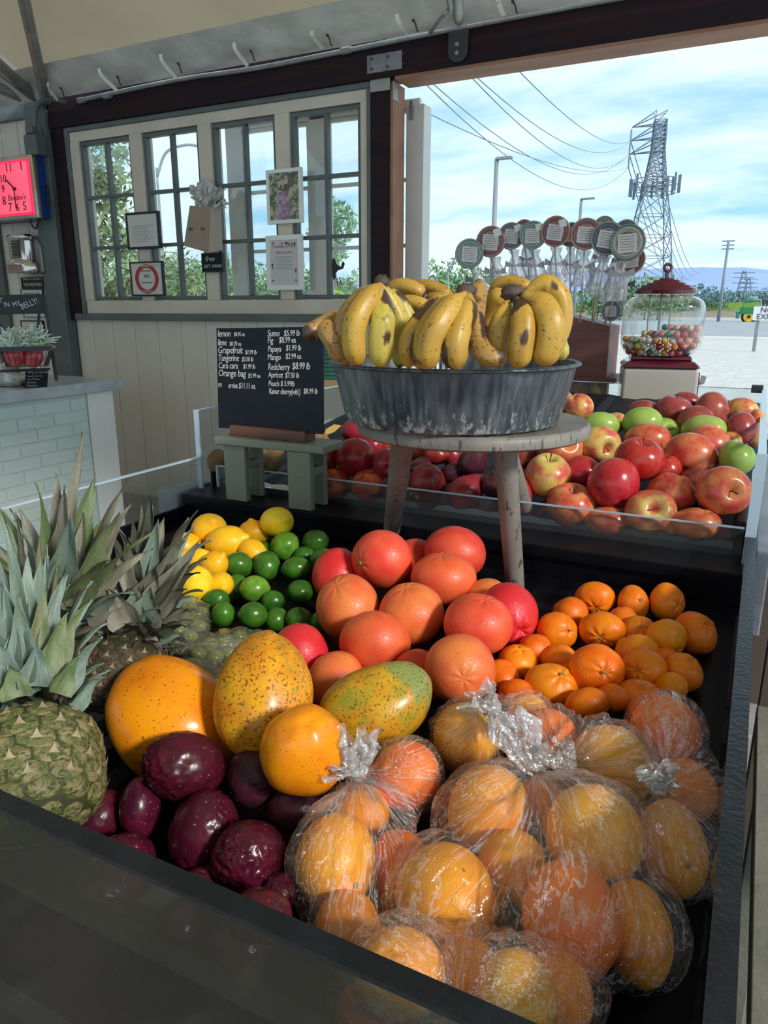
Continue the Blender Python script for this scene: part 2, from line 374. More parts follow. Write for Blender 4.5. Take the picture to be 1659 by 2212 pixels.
# window frame
WX0, WX1, WZ0, WZ1 = -4.615, -2.19, 1.392, 2.64
SX = [(-4.53, -4.04), (-3.93, -3.44), (-3.335, -2.835), (-2.73, -2.235)]; SZ0, SZ1 = 1.487, 2.572
f = MB()
f.box(WX0, WX1, YW-.025, YW+.08, WZ0, SZ0-.003); f.box(WX0, WX1, YW-.025, YW+.08, SZ1+.003, WZ1)
xs = [WX0]+[q for s_ in SX for q in s_]+[WX1]
for i in range(0, len(xs), 2): f.box(xs[i], xs[i+1], YW-.03, YW+.08, SZ0-.003, SZ1+.003)
win = struct(f.build('window_1', M['cream'], bevel=.003), 'cream framed window with four sashes')
for (x0, x1) in SX:
    s_ = MB(); y0, y1 = YW-.012, YW+.03; t = .026
    s_.box(x0, x1, y0, y1, SZ0, SZ0+t); s_.box(x0, x1, y0, y1, SZ1-t, SZ1)
    s_.box(x0, x0+t, y0, y1, SZ0+t, SZ1-t); s_.box(x1-t, x1, y0, y1, SZ0+t, SZ1-t)
    xm = (x0+x1)/2; hz = (SZ1-SZ0-2*t)/3
    s_.box(xm-.011, xm+.011, y0, y1, SZ0+t, SZ1-t)
    for k in (1, 2): s_.box(x0+t, x1-t, y0+.001, y1-.001, SZ0+t+hz*k-.011, SZ0+t+hz*k+.011)
    so = s_.build('sash', M['greytrim'], win, bevel=.002, seg=1)
    for cx0, cx1 in ((x0+t, xm-.011), (xm+.011, x1-t)):
        for k in range(3):
            MB().box(cx0, cx1, YW+.014, YW+.017, SZ0+t+hz*k+(.011 if k else 0), SZ0+t+hz*(k+1)-(.011 if k < 2 else 0)).build('pane', M['glass'], so)
# white sliding barn door with lights, parked open outside the wall
M['doorwhite'] = mat('white door paint', (.74, .72, .68), (.68, .66, .62), 4, .45)
DY = YW+.24
dr = struct(MB().box(-3.43, -3.30, DY, DY+.05, .1, 2.63).box(-2.755, -2.64, DY, DY+.05, .1, 2.63).box(-2.04, -1.925, DY-.06, DY+.05, .1, 2.58)
            .box(-3.30, -1.98, DY, DY+.05, 2.585, 2.63).box(-3.30, -1.98, DY, DY+.05, .1, 1.36).build('door_1', M['doorwhite'], bevel=.003), 'white sliding door parked open outside the window')
for (x0, x1) in ((-3.30, -2.755), (-2.64, -1.98)):
    s_ = MB(); t = .03
    s_.box(x0, x0+t, DY+.01, DY+.04, 1.36, 2.585); s_.box(x1-t, x1, DY+.01, DY+.04, 1.36, 2.585)
    for z in (1.36, 1.80, 2.18, 2.56): s_.box(x0+t, x1-t, DY+.01, DY+.04, z, z+.022)
    so = s_.build('door_sash', M['doorwhite'], dr, bevel=.002, seg=1)
    for k, (z, z2) in enumerate(((1.382, 1.80), (1.822, 2.18), (2.202, 2.56))): MB().box(x0+t, x1-t, DY+.02, DY+.023, z, z2).build('pane', M['glass'], so)
MB().box(-2.015, -1.99, DY-.075, DY-.06, 2.50, 2.60).cyl((-2.0, DY-.08, 2.56), (-2.0, DY-.03, 2.56), .012, n=10).build('hanger', M['steel'], dr, bevel=.001)

# ---------------------------------------------------------------- tent roof
def roofz(y): return 2.99 + (3.83-y)*.42
g = MB(); n = 26; vs = []; fs = []; ny = 16
X0, X1 = -4.72, 4.2
for i in range(n+1):
    x = X0 + (X1-X0)*i/n
    for j in range(ny+1):
        y = 3.83 - 6.8*j/ny
        vs.append((x + (-.0)*(j), y, roofz(y) - .05*sin(pi*j/ny)*1.5*(1-(2*i/n-1)**2)))
for i in range(n):
    for j in range(ny): a = i*(ny+1)+j; fs.append((a, a+1, a+ny+2, a+ny+1))
rf = struct(g.add(vs, fs).build('ceiling', M['canvas'], smooth=True), 'tan tent canvas roof slope above the window wall')
g = MB(); g.add([(-4.72, 3.83, 2.99), (-4.72, -2.97, 5.85), (-9, -2.97, 4.6), (-9, 3.83, 3.05), (-9, 3.83, 3.05)], [(0, 1, 2, 3)])
struct(g.build('ceiling', M['canvas2'], smooth=True), 'pinkish tan tent canvas left of the roof pipe')
g = MB(); g.add([(-9, -2.97, 5.84), (4.2, -2.97, 5.84), (4.2, -7, 4.2), (-9, -7, 4.2)], [(0, 1, 2, 3)])
struct(g.build('ceiling', M['canvas'], smooth=True), 'tan tent canvas roof slope behind the viewer')
# white eave flap
g = MB(); n = 140; m_ = 10; vs = []; fs = []
for i in range(n+1):
    x = -6.2 + 10.2*i/n
    for j in range(m_+1):
        t = j/m_; y = 3.83 + .20*t + .03*sin(pi*t); z = 2.99 - .145*t - .03*sin(pi*t)
        q = fbm(Vector((x*3.2, t*1.5, 0)), 1, 3)*.022*sin(pi*min(1, t*1.1+.02)) + .008*sin(x*9+t*4)*sin(pi*t)
        vs.append((x, y+q, z+q*.6))
for i in range(n):
    for j in range(m_): a = i*(m_+1)+j; fs.append((a, a+1, a+m_+2, a+m_+1))
tag(g.add(vs, fs).build('eave_flap', M['flap'], smooth=True), 'white crinkled tent fabric flap along the eave', 'tent flap')
# straps with clips
for k, (x0, y0, x1, y1) in enumerate([(213, 148, 260, 198), (346, 117, 388, 172), (505, 92, 541, 145), (673, 66, 702, 108), (857, 30, 885, 80), (1077, -5, 1092, 38), (104, 178, 132, 218)]):
    a = onY(x0, y0, 3.86); b = onY(x1, y1, 4.0)
    t = thing('tent_strap', None, 'strap', a, 'webbing straps under the eave flap')
    g = MB(); pts = crv([a, a.lerp(b, .35)+Vector((0, -.035, -.006)), b+Vector((0, -.03, 0))], 5)
    for p_, q_ in zip(pts, pts[1:]): g.bar(p_, q_+(q_-p_)*.08, .022, .003, up=(0, -1, .4))
    g.build('webbing', M['strap'], t)
    g = MB(); c_ = a.lerp(b, .62)+Vector((.05, .0, .0)); g.tube([c_+Vector((.0, 0, .03)), c_+Vector((.012, 0, .01)), c_+Vector((.02, 0, -.02)), c_+Vector((.028, 0, -.024))], .004, 8)
    g.sphere(c_+Vector((-.002, 0, .03)), .008, 8, 6); g.build('clip', M['darksteel'], t, smooth=True)
    t['label'] = ['webbing strap third from the pipe, above the second sash', 'webbing strap above the second sash with a dark clip', 'webbing strap above the third sash of the window', 'webbing strap above the right end of the window', 'webbing strap just left of the roof hook bracket', 'webbing strap right of the roof hook bracket', 'webbing strap beside the foot of the slanted roof pipe'][k]
bpy.data.objects['tent_strap']['label'] = 'webbing strap above the first sash of the window'
# conduit along the beam
def pxs(L, Y): return [onY(x, y, Y) for x, y in L]
g = MB(); g.tube(crv(pxs([(176, 216), (385, 172), (550, 148), (750, 109), (950, 68), (1245, 12), (1659, -60)], YW-.08), 4), .0135, 10)
cd = tag(g.build('conduit', M['steel'], smooth='auto'), 'galvanised conduit pipe running along the top of the beam', 'pipe')
for x, y in ((748, 109), (232, 207), (176, 217)):
    a = onY(x, y, YW-.08); g = MB(); g.tube([a-Vector((.03, 0, 0)), a+Vector((.03, 0, 0.0))], .019, 10); g.build('coupling', M['steel'], cd, smooth='auto')
# second lath behind the conduit
g = MB(); g.tube(crv(pxs([(150, 207), (385, 163), (550, 138), (830, 84), (1245, 2)], YW-.02), 3), .017, 8)
tag(g.build('eave_pipe', mat('brownish pipe', (.16, .13, .12), None, 5, .5, metal=.5), smooth='auto'), 'brownish eave pipe between the white flap and the conduit', 'pipe')
# roof pipes at the left corner
def under_canvas(x, y):      # where the pixel's ray comes close under the roof canvas
    d = ray(x, y); t = (2.99+3.83*.42-.06-EYE)/(d.z+.42*d.y); return EYEP+d*t
pc0 = onY(99, 216, 4.05); pu = under_canvas(47, -20); pv = pu+(pu-pc0)*1.6
g = MB(); g.tube([pc0, pc0.lerp(pu, .5), pu, pv], .036, 14)
tag(g.build('roof_pipe', M['steel'], smooth='auto'), 'slanted steel roof pipe rising from the corner post', 'pipe')
g = MB(); g.tube([onY(-90, 60, 3.2), onY(74, 208, 4.02)], .036, 14)
tag(g.build('roof_pipe', M['steel'], smooth='auto'), 'thick steel pipe end in the top left corner', 'pipe')
g = MB(); g.tube([onY(-60, 165, 3.7), onY(64, 218, 4.08)], .034, 14)
tag(g.build('roof_pipe', M['steel'], smooth='auto'), 'lower steel pipe end in the top left corner', 'pipe')
g = MB(); g.tube([onY(-60, 115, 3.1), onY(35, 190, 3.8), onY(66, 214, 4.0)], .007, 8)
tag(g.build('thin_rod', M['steel'], smooth='auto'), 'thin bright rod clamped under the corner roof pipe', 'rod')
# roof hook bracket on the beam
hk = thing('roof_bracket', 'black steel hook bracket bolted to the beam with a bent pipe', 'bracket', onY(992, 90, YW-.09))
g = MB(); c_ = onY(990, 98, YW-.075)
g.prism([(-.055, .10), (.055, .10), (.055, -.03)]+[(.055*cos(t), -.03-.05*sin(t)) for t in np.linspace(.2, pi-.2, 8)]+[(-.055, -.03)], (1, 0, 0), (0, 0, 1), (0, .02, 0), c_)
g.build('plate', M['darksteel'], hk, bevel=.003)
g = MB()
for dz in (0.0, -.04): g.cyl(c_+Vector((0, -.022, dz)), c_+Vector((0, -.008, dz)), .011, n=10)
g.build('bolt', M['steel'], hk)
g = MB(); g.tube([at(985, -25, 3.6), at(990, 20, 3.75), onY(991, 42, YW-.10)], .026, 12); g.build('strut', M['steel'], hk, smooth='auto')
g = MB(); g.tube(crv([at(965, -20, 3.55), at(972, 18, 3.65), at(955, 38, 3.75), onY(930, 69, YW-.1)], 5), .012, 10); g.build('bent_pipe', M['steel'], hk, smooth='auto')
# conduit elbow and box on the grey post
cb = thing('junction_box', 'grey conduit elbow and box on the grey corner post', 'conduit', onY(75, 300, 4.0))
g = MB(); g.tube(crv(pxs([(140, 219), (105, 214), (84, 226), (76, 250), (75, 290)], 4.0), 6), .0155, 10); g.build('elbow', M['greytrim'], cb, smooth='auto')
g = MB(); a = onY(57, 293, 3.97); b = onY(88, 335, 3.97); g.box(a.x, b.x, 3.94, 4.04, b.z, a.z); g.box(a.x+.03, b.x-.02, 3.935, 3.99, a.z, a.z+.05); g.build('box', M['greytrim'], cb, bevel=.008)
# left and rear walls of the shed, out of frame, with a wide opening at the right and behind
struct(MB().box(-9.1, -9, -7, 4.2, 0, 3.4).build('wall_west', M['siding']))
# ================================================================ produce display fixture
M['acryl'] = sheet_mat('clear acrylic', (.93, .96, .97), gloss=.035, rough=.03, opac=.02, edge=.45)
M['acredge'] = mat('acrylic cut edge', (.45, .58, .70), None, 5, .18, spec=.8)
M['acredge_dark'] = mat('dark acrylic cut edge', (.007, .010, .014), (.012, .016, .022), 30, .35, spec=.4, coat=.0, bump=.25, bs=160)
M['frontacr'] = sheet_mat('tinted front acrylic', (.62, .68, .68), gloss=.03, rough=.04, opac=.03, edge=.22, body=(.05, .07, .065))
M['sidewall'] = sheet_mat('glossy side guard', (.35, .36, .38), gloss=.10, rough=.03, opac=.1, edge=.55, body=(.02, .02, .03))
M['framegrey'] = mat('grey painted frame', (.21, .235, .27), (.14, .16, .19), 10, .4, bump=.3, bs=50)
M['whitewood'] = mat('weathered white planks', (.58, .60, .62), (.44, .46, .48), 6, .5, c3=(.20, .18, .15), sc3=16, lo3=.64, hi3=.7, stretch=(3, .6, 1), bump=.3, bs=20)
M['olive'] = mat('olive grey board', (.24, .235, .19), (.18, .18, .15), 5, .5, bump=.4, bs=60)
XL, XR = -1.24, 0.017
YF, YL, YP, YB = .325, 1.335, 1.435, 2.625
ZF, ZL, ZR = 1.03, .98, 1.18
fx = thing('produce_display', 'tiered black produce display with clear acrylic guards, full of fruit', 'display', (-.6, 1.4, 0))
MB().box(XL, XR+.02, YF, YB, 0, .80).build('base', M['blackpaint'], fx, bevel=.004)
# front bin: walls and floor
g = MB(); g.box(XL+.012, XR, YF, YF+.02, .80, .93); g.box(XL, XL+.012, YF, YL, .80, .95); g.box(XR+.004, XR+.016, YF, YL, .80, .82)
g.box(XL, XR, YL-.012+.02, YL+.03, .80, .955)
for k in range(5):
    for s_ in range(7):
        x = -1.1+s_*.17; g.obox((x, YL+.007, .84+k*.018), (.05, 0, 0), (0, .003, 0), (0, .001, .003))
g.build('bin_walls', M['black'], fx, bevel=.003)
n = 40; vs = []; fs = []
def floor_z(y): return .842 + (y-.35)*.075
for i in range(n+1):
    for j in range(31):
        x = XL+.012 + (XR-XL-.012)*i/n; y = YF+.02 + (YL-.02-YF)*j/30
        vs.append((x, y, floor_z(y) + (.004 if (i % 2) else 0)))
for i in range(n):
    for j in range(30): a = i*31+j; fs.append((a, a+31, a+32, a+1))
MB().add(vs, fs).build('bin_floor', M['black'], fx, smooth=False)
MB().box(XL, XR, YL, YP+.05, .955, ZL).build('ledge', M['black'], fx, bevel=.003)
# rear tray floor rising to the back
g = MB(); vs = []; fs = []
def tray_z(y): return 1.0 + max(0, y-YP)*.115
for i in range(n+1):
    for j in range(21):
        x = XL+.01 + (XR-XL-.01)*i/n; y = YP+.012 + (YB-.02-YP)*j/20
        vs.append((x, y, tray_z(y)+(.004 if i % 2 else 0)))
for i in range(n):
    for j in range(20): a = i*21+j; fs.append((a, a+21, a+22, a+1))
g.add(vs, fs).build('tray_floor', M['black'], fx)
g = MB(); g.box(XR-.02, XR, YP+.01, YB, ZL, 1.045); g.box(XL, XL+.012, YP+.01, YB, ZL, 1.03); g.box(XL, XR, YB-.02, YB, ZL, 1.10); g.build('tray_walls', M['black'], fx, bevel=.004)
# acrylic panes with their cut edges
def pane(name, x0, x1, y0, y1, z0, z1, top, m, me_, label=None, ends=()):
    p = MB().box(x0, x1, y0, y1, z0, z1-top).build(name, m, fx)
    if label: p['label'] = label
    e = MB().box(x0, x1, y0, y1, z1-top, z1)
    for b in ends: e.box(*b)
    e.build('edge', me_, p); return p
pane('acrylic_pane', XL+.012, XR, YF-.017, YF, .80, ZF, .004, M['frontacr'], M['acredge_dark'], 'thick smoky front guard pane')
pane('acrylic_pane', XR, XR+.017, YF-.017, YP+.12, .82, ZF, .004, M['sidewall'], M['acredge_dark'], 'thick right side guard pane of the front bin')
pane('acrylic_pane', XL, XL+.008, YF-.017, YP-.02, .93, 1.062, .004, M['acryl'], M['acredge'], 'clear left side guard pane of the front bin')
pane('acrylic_pane', XL+.03, XR-.004, YP, YP+.005, ZL, 1.037, .003, M['acryl'], M['acredge'], 'low clear pane in front of the apples', ends=[(XL+.03, XL+.036, YP-.001, YP+.006, ZL, 1.037)])
pane('acrylic_pane', XL, XL+.008, YP-.03, YB, ZL-.06, ZR, .004, M['acryl'], M['acredge'], 'tall clear left side pane of the rear tray', ends=[(XL-.002, XL+.010, YP-.034, YP-.028, ZL-.06, ZR)])
pane('acrylic_pane', XR, XR+.014, YP-.03, YB, ZL-.02, ZR, .004, M['acryl'], M['acredge'], 'tall clear right side pane of the rear tray', ends=[(XR-.002, XR+.016, YP-.034, YP-.028, ZL-.02, ZR)])
pane('acrylic_pane', XL+.008, XR, YB, YB+.006, ZL, ZR, .003, M['acryl'], M['acredge'], 'clear back pane of the rear tray')
MB().box(XR-.03, XR+.004, YB-.02, YB+.012, ZR-.012, ZR+.012).build('corner_clip', M['darksteel'], fx, bevel=.002)
# grey frame: corner block and rail at the left, rail at the right
MB().box(XL-.07, XL-.004, YP-.11, YP+.02, 0, .985).build('frame_post', M['framegrey'], fx, bevel=.004)
MB().box(XL-.05, XL-.004, YF, YP-.115, .80, .855).build('frame_rail', M['framegrey'], fx, bevel=.004)
MB().box(XR+.022, XR+.05, YP+.12, YB, ZL-.2, ZL-.02).build('frame_rail', M['framegrey'], fx, bevel=.004)
# side table with white planks
tb = thing('plank_table', 'weathered white plank table beyond the right end of the display', 'table', (.45, 2.1, 0))
for k in range(5):
    x0 = .075+k*.15; MB().box(x0, x0+.146, 1.58, 2.9, .90, .93).build('plank', M['whitewood'], tb, bevel=.002)
MB().box(.085, .80, 1.60, 1.63, .82, .90).build('apron', M['whitewood'], tb, bevel=.002)
for x in (.09, .74):
    for y in (1.63, 2.80): MB().box(x, x+.06, y, y+.06, 0, .90).build('leg', mat('brown table leg', (.12, .09, .07), None, 5, .6), tb, bevel=.002)
sb = thing('side_board', 'olive grey painted low table along the right of the display', 'table', (.35, .8, 0))
MB().box(XR+.055, .60, .15, 1.36, .70, .73).build('board', M['olive'], sb, bevel=.003)
for x in (XR+.07, .54):
    for y in (.2, 1.28): MB().box(x, x+.04, y, y+.04, 0, .70).build('leg', M['olive'], sb, bevel=.003)

# ---------------------------------------------------------------- green bench with chalkboard
M['sage'] = mat('sage green paint', (.215, .235, .185), (.18, .20, .155), 9, .45, bump=.2, bs=40)
M['cherrywood'] = mat('reddish brown wood', (.17, .07, .04), (.10, .04, .025), 5, .5, stretch=(.6, 5, 8), bump=.2)
bt = thing('mini_bench', 'small sage green wooden bench on the ledge under the price board', 'bench', (-.975, 1.37, ZL))
MB().obox((-.975, 1.378, 1.124), (.148, .004, -.0), (-.001, .045, 0), (0, 0, .0095)).build('bench_top', M['sage'], bt, bevel=.003)
for i, x in enumerate((-1.105, -.925)):
    MB().box(x, x+.062, 1.340, 1.358, ZL, 1.1145).build('leg', M['sage'], bt, bevel=.003)
    MB().box(x+.028, x+.062, 1.400, 1.415, ZL, 1.1145).build('leg', M['sage'], bt, bevel=.003)
    MB().box(x+.036, x+.060, 1.358, 1.418, 1.058, 1.076).build('stretcher', M['sage'], bt, bevel=.002)
    g = MB()
    for dx in (.016, .044): g.cyl((x+dx, 1.3385, 1.066), (x+dx, 1.3405, 1.066), .0032, n=8)
    g.build('screws', M['steel'], bt)
MB().box(-1.095, -.885, 1.355, 1.40, 1.1335, 1.158).build('slotted_block', M['cherrywood'], None, bevel=.002)
hb = bpy.data.objects['slotted_block']; tag(hb, 'reddish brown wooden block holding the price board upright', 'stand')
cbd = thing('price_board', 'black chalkboard with a handwritten fruit price list', 'chalkboard', (-.98, 1.37, 1.152))
BL, BR_, TR, TL = (onY(472, 924, 1.366), onY(697, 938, 1.366), onY(694, 705, 1.385), onY(463, 709, 1.385))
TLv, BLv, BRv = Vector(TL), Vector(BL), Vector(BR_)
bax = (BRv-BLv).normalized(); bay = ((TLv+Vector(TR))/2-(BLv+BRv)/2).normalized(); baz = bax.cross(bay).normalized(); bay = baz.cross(bax)
bw = (BRv-BLv).length; bh = (TLv-BLv).dot(bay)
M['slateboard'] = mat('black chalkboard', (.004, .005, .012), (.007, .009, .017), 14, .4, spec=.2)
MB().obox(BLv+bax*bw/2+bay*bh/2-baz*.003, bax*bw/2, bay*bh/2, baz*.003).build('panel', M['slateboard'], cbd, bevel=.001)
M['chalk'] = mat('chalk marker', (.62, .62, .62), None, 5, .9)
def bpx(x, y):   # zoomed board picture -> board plane
    px_, py_ = 420+x/3.686, 640+y/3.686
    d = ray(px_, py_); t = (BLv-EYEP).dot(baz)/d.dot(baz); return EYEP+d*t+baz*.0006
LINES = [(185, 322, 52, 'lemon', 1), (315, 318, 32, '$0.95 ea', 1), (188, 392, 52, 'lime', 1), (280, 394, 34, '$0.70 ea.', 1), (188, 455, 56, 'Grapefruit', 1), (405, 462, 36, '$1.99 lb', 1),
 (190, 515, 52, 'Tangerine', 1), (378, 518, 36, '$3.50 lb', 1), (192, 574, 50, 'Cara cara', 1), (388, 576, 38, '$1.99 lb', 1), (192, 636, 54, 'Orange bag', 1), (428, 648, 36, '$5.99 ea', 1),
 (190, 722, 46, 'm', 1), (270, 730, 46, 'erries $11.11 ea.', 1), (582, 320, 54, 'Sumo', 1), (712, 316, 50, '$5.99 lb', 1), (582, 374, 52, 'Fig', 1), (672, 370, 50, '$8.99 ea', 1), (584, 442, 50, 'Papaya', 1), (728, 432, 48, '$1.99 lb', 1),
 (582, 506, 50, 'Mango', 1), (726, 498, 46, '$2.99 ea', 1), (586, 586, 56, 'Redcherry', 1), (778, 580, 58, '$8.99 lb', 1), (588, 646, 48, 'Apricot', 1), (722, 648, 44, '$7.50 lb', 1), (590, 714, 46, 'Peach', 1), (686, 714, 44, '$ 5.99lb', 1),
 (594, 776, 48, 'Rainer cherry(whl.)', 1), (868, 774, 46, '$8.99 lb', 1)]
wid = {'Rainer cherry(whl.)': .62, 'Grapefruit': .78, '$8.99 lb': .72, 'Redcherry': .68, 'Orange bag': .8, 'erries $11.11 ea.': .66}
for x, y, s_, b_, _ in LINES:
    p = bpx(x, y); k = (bpx(x+100, y)-bpx(x, y)).length/100
    o = text(b_, s_*k*1.12, p, bax, bay, M['chalk'], cbd, ext=.0002, spacing=.95, shear=.12, wide=wid.get(b_, .74))

# ---------------------------------------------------------------- stool and banana tub
M['stool'] = mat('grey washed wood', (.235, .215, .185), (.165, .15, .13), 6, .5, c3=(.06, .055, .05), sc3=60, lo3=.60, hi3=.68, stretch=(2, 2, .5), bump=.2, bs=60)
sc_ = Vector((-.443, 1.222, 1.222))
stl = thing('wooden_stool', 'round grey washed wooden stool standing in the display under the banana tub', 'stool', (sc_.x, sc_.y, .93))
R0 = .205
g = MB(); g.lathe([(0, -.012), (R0-.008, -.012), (R0-.001, -.008), (R0, -.004), (R0, .004), (R0-.002, .009), (R0-.006, .012), (0, .012)], sc_, 64)
g.build('seat', M['stool'], stl, smooth='auto')
def leg(top, bot, label=None):
    g = MB(); g.tube([top, bot], [.0205, .0175], 20); return g.build('leg', M['stool'], stl, smooth='auto')
leg(onZ(871, 945, 1.211), onZ(843, 1172, .925)); leg(onZ(1089, 945, 1.211), onZ(1114, 1285, .90)); leg(Vector((-.43, 1.33, 1.211)), Vector((-.41, 1.48, 1.01)))
tc_ = Vector((-.470, 1.190, 1.2345))
tub = thing('galvanized_tub', 'round galvanised metal tub full of bananas on the stool', 'tub', tc_)
mg = bpy.data.materials.new('galvanised tub'); mg.use_nodes = True
def tubmat():
    nt = mg.node_tree; N = nt.nodes.new; L = nt.links.new; b = nt.nodes['Principled BSDF']
    b.inputs['Metallic'].default_value = .55; b.inputs['Roughness'].default_value = .42
    tc = N('ShaderNodeTexCoord'); mp = N('ShaderNodeMapping'); mp.inputs['Scale'].default_value = (30, 30, 1.2); L(tc.outputs['Object'], mp.inputs[0])
    n = N('ShaderNodeTexNoise'); n.inputs['Scale'].default_value = 2.2; n.inputs['Detail'].default_value = 5; L(mp.outputs[0], n.inputs['Vector'])
    r = N('ShaderNodeValToRGB'); r.color_ramp.elements[0].position = .38; r.color_ramp.elements[0].color = (.055, .068, .080, 1); r.color_ramp.elements[1].position = .68; r.color_ramp.elements[1].color = (.16, .18, .20, 1)
    L(n.outputs['Fac'], r.inputs[0])
    # white oxide bloom towards the bottom rim (wear with its own place on the tub)
    mp2 = N('ShaderNodeMapping'); mp2.inputs['Scale'].default_value = (34, 34, 16); L(tc.outputs['Object'], mp2.inputs[0])
    n2 = N('ShaderNodeTexNoise'); n2.inputs['Scale'].default_value = 2.5; n2.inputs['Detail'].default_value = 8; n2.inputs['Roughness'].default_value = .72; L(mp2.outputs[0], n2.inputs['Vector'])
    sp = N('ShaderNodeSeparateXYZ'); L(tc.outputs['Object'], sp.inputs[0])
    mr = N('ShaderNodeMapRange'); L(sp.outputs['Z'], mr.inputs[0]); mr.inputs[1].default_value = .07; mr.inputs[2].default_value = .005; mr.inputs[3].default_value = -.12; mr.inputs[4].default_value = .10
    ad = N('ShaderNodeMath'); ad.operation = 'ADD'; L(n2.outputs['Fac'], ad.inputs[0]); L(mr.outputs[0], ad.inputs[1])
    r2 = N('ShaderNodeValToRGB'); r2.color_ramp.elements[0].position = .56; r2.color_ramp.elements[0].color = (0, 0, 0, 1); r2.color_ramp.elements[1].position = .66; r2.color_ramp.elements[1].color = (.9, .9, .9, 1)
    L(ad.outputs[0], r2.inputs[0])
    mx = N('ShaderNodeMix'); mx.data_type = 'RGBA'; L(r2.outputs[0], mx.inputs['Factor']); L(r.outputs[0], mx.inputs[6]); mx.inputs[7].default_value = (.50, .52, .52, 1)
    L(mx.outputs[2], b.inputs['Base Color'])
    bn = N('ShaderNodeBump'); bn.inputs['Strength'].default_value = .5; bn.inputs['Distance'].default_value = .002; L(n.outputs['Fac'], bn.inputs['Height']); L(bn.outputs[0], b.inputs['Normal'])
tubmat()
TR0, TR1, TH = .186, .206, .100
g = MB(); n = 220; prof = [(0, .0), (TR0-.012, .0), (TR0-.003, .004), (TR0, .012)] + [(TR0+(TR1-TR0)*t, .012+(TH-.012)*t) for t in (.1, .3, .5, .7, .9, .97)] + \
    [(TR1-.002, TH)] + [(TR1-.004-(TR1-TR0)*t, TH-(TH-.014)*t) for t in (.1, .4, .7, 1)] + [(0, .006)]
g.lathe(prof, tc_, n)
vv = g.v   # crimped pleats round the wall
for i, (r_, z_) in enumerate(prof):
    if .02 < z_ < TH-.006:
        for j in range(n):
            th = 2*pi*j/n; k = 1+.0065*(1 if j % 2 else -1)*(.6+.4*sin(th*7)); x, y, z = vv[i*n+j]
            vv[i*n+j] = (tc_.x+(x-tc_.x)*k, tc_.y+(y-tc_.y)*k, z)
g.build('body', mg, tub, smooth='auto')
g = MB(); prof = [(TR1+.003+.0055*cos(t), TH+.0035*sin(t)) for t in np.linspace(0, 2*pi, 10, endpoint=False)]
g.lathe(prof, tc_, 96, close=True); g.build('rim', mg, tub, smooth=True)

# ================================================================ bananas (paths in the zoomed picture 640+X/2.592, 560+Y/2.592; depth in metres)
mb = bpy.data.materials.new('banana skin'); mb.use_nodes = True
def banmat(m, base, alt, spot_lo=.64, blotch=.605):
    m.use_nodes = True; nt = m.node_tree; N = nt.nodes.new; L = nt.links.new; b = nt.nodes['Principled BSDF']; b.inputs['Roughness'].default_value = .42
    tc = N('ShaderNodeTexCoord'); oi = N('ShaderNodeObjectInfo'); cb = N('ShaderNodeCombineXYZ')
    for i in range(3): L(oi.outputs['Random'], cb.inputs[i])
    ad = N('ShaderNodeVectorMath'); ad.operation = 'MULTIPLY_ADD'; ad.inputs[1].default_value = (3, 7, 5); L(cb.outputs[0], ad.inputs[0]); L(tc.outputs['Object'], ad.inputs[2])
    def nz(sc, det, lo, hi, c0, c1, st_=(1, 1, 1)):
        mp = N('ShaderNodeMapping'); mp.inputs['Scale'].default_value = st_; L(ad.outputs[0], mp.inputs[0])
        n = N('ShaderNodeTexNoise'); n.inputs['Scale'].default_value = sc; n.inputs['Detail'].default_value = det; L(mp.outputs[0], n.inputs['Vector'])
        r = N('ShaderNodeValToRGB'); r.color_ramp.elements[0].position = lo; r.color_ramp.elements[1].position = hi; r.color_ramp.elements[0].color = (*c0, 1); r.color_ramp.elements[1].color = (*c1, 1)
        L(n.outputs['Fac'], r.inputs[0]); return r.outputs[0]
    def mix(f, a, bcol):
        x = N('ShaderNodeMix'); x.data_type = 'RGBA'; L(f, x.inputs['Factor']); L(a, x.inputs[6]); x.inputs[7].default_value = (*bcol, 1); return x.outputs[2]
    col = nz(11, 3, .38, .62, base, alt)
    col = mix(nz(190, 2, spot_lo, spot_lo+.05, (0, 0, 0), (.85,)*3), col, (.14, .055, .02))
    col = mix(nz(20, 3, blotch, blotch+.035, (0, 0, 0), (.95,)*3, (1, 1, .45)), col, (.045, .018, .02))
    at_ = N('ShaderNodeAttribute'); at_.attribute_name = 'tip'
    x = N('ShaderNodeMix'); x.data_type = 'RGBA'; L(at_.outputs['Fac'], x.inputs['Factor']); L(col, x.inputs[6]); x.inputs[7].default_value = (.075, .045, .035, 1)
    L(x.outputs[2], b.inputs['Base Color'])
    return m
MBAN = {'y': banmat(mb, (.54, .33, .05), (.44, .25, .04)), 'g': banmat(bpy.data.materials.new('greenish banana skin'), (.46, .40, .06), (.56, .43, .08)),
        'o': banmat(bpy.data.materials.new('overripe banana skin'), (.42, .25, .07), (.33, .185, .05), .60, .60)}
crown_m = mat('dry banana crown', (.10, .065, .05), (.045, .03, .028), 30, .7, bump=.6, bs=60)
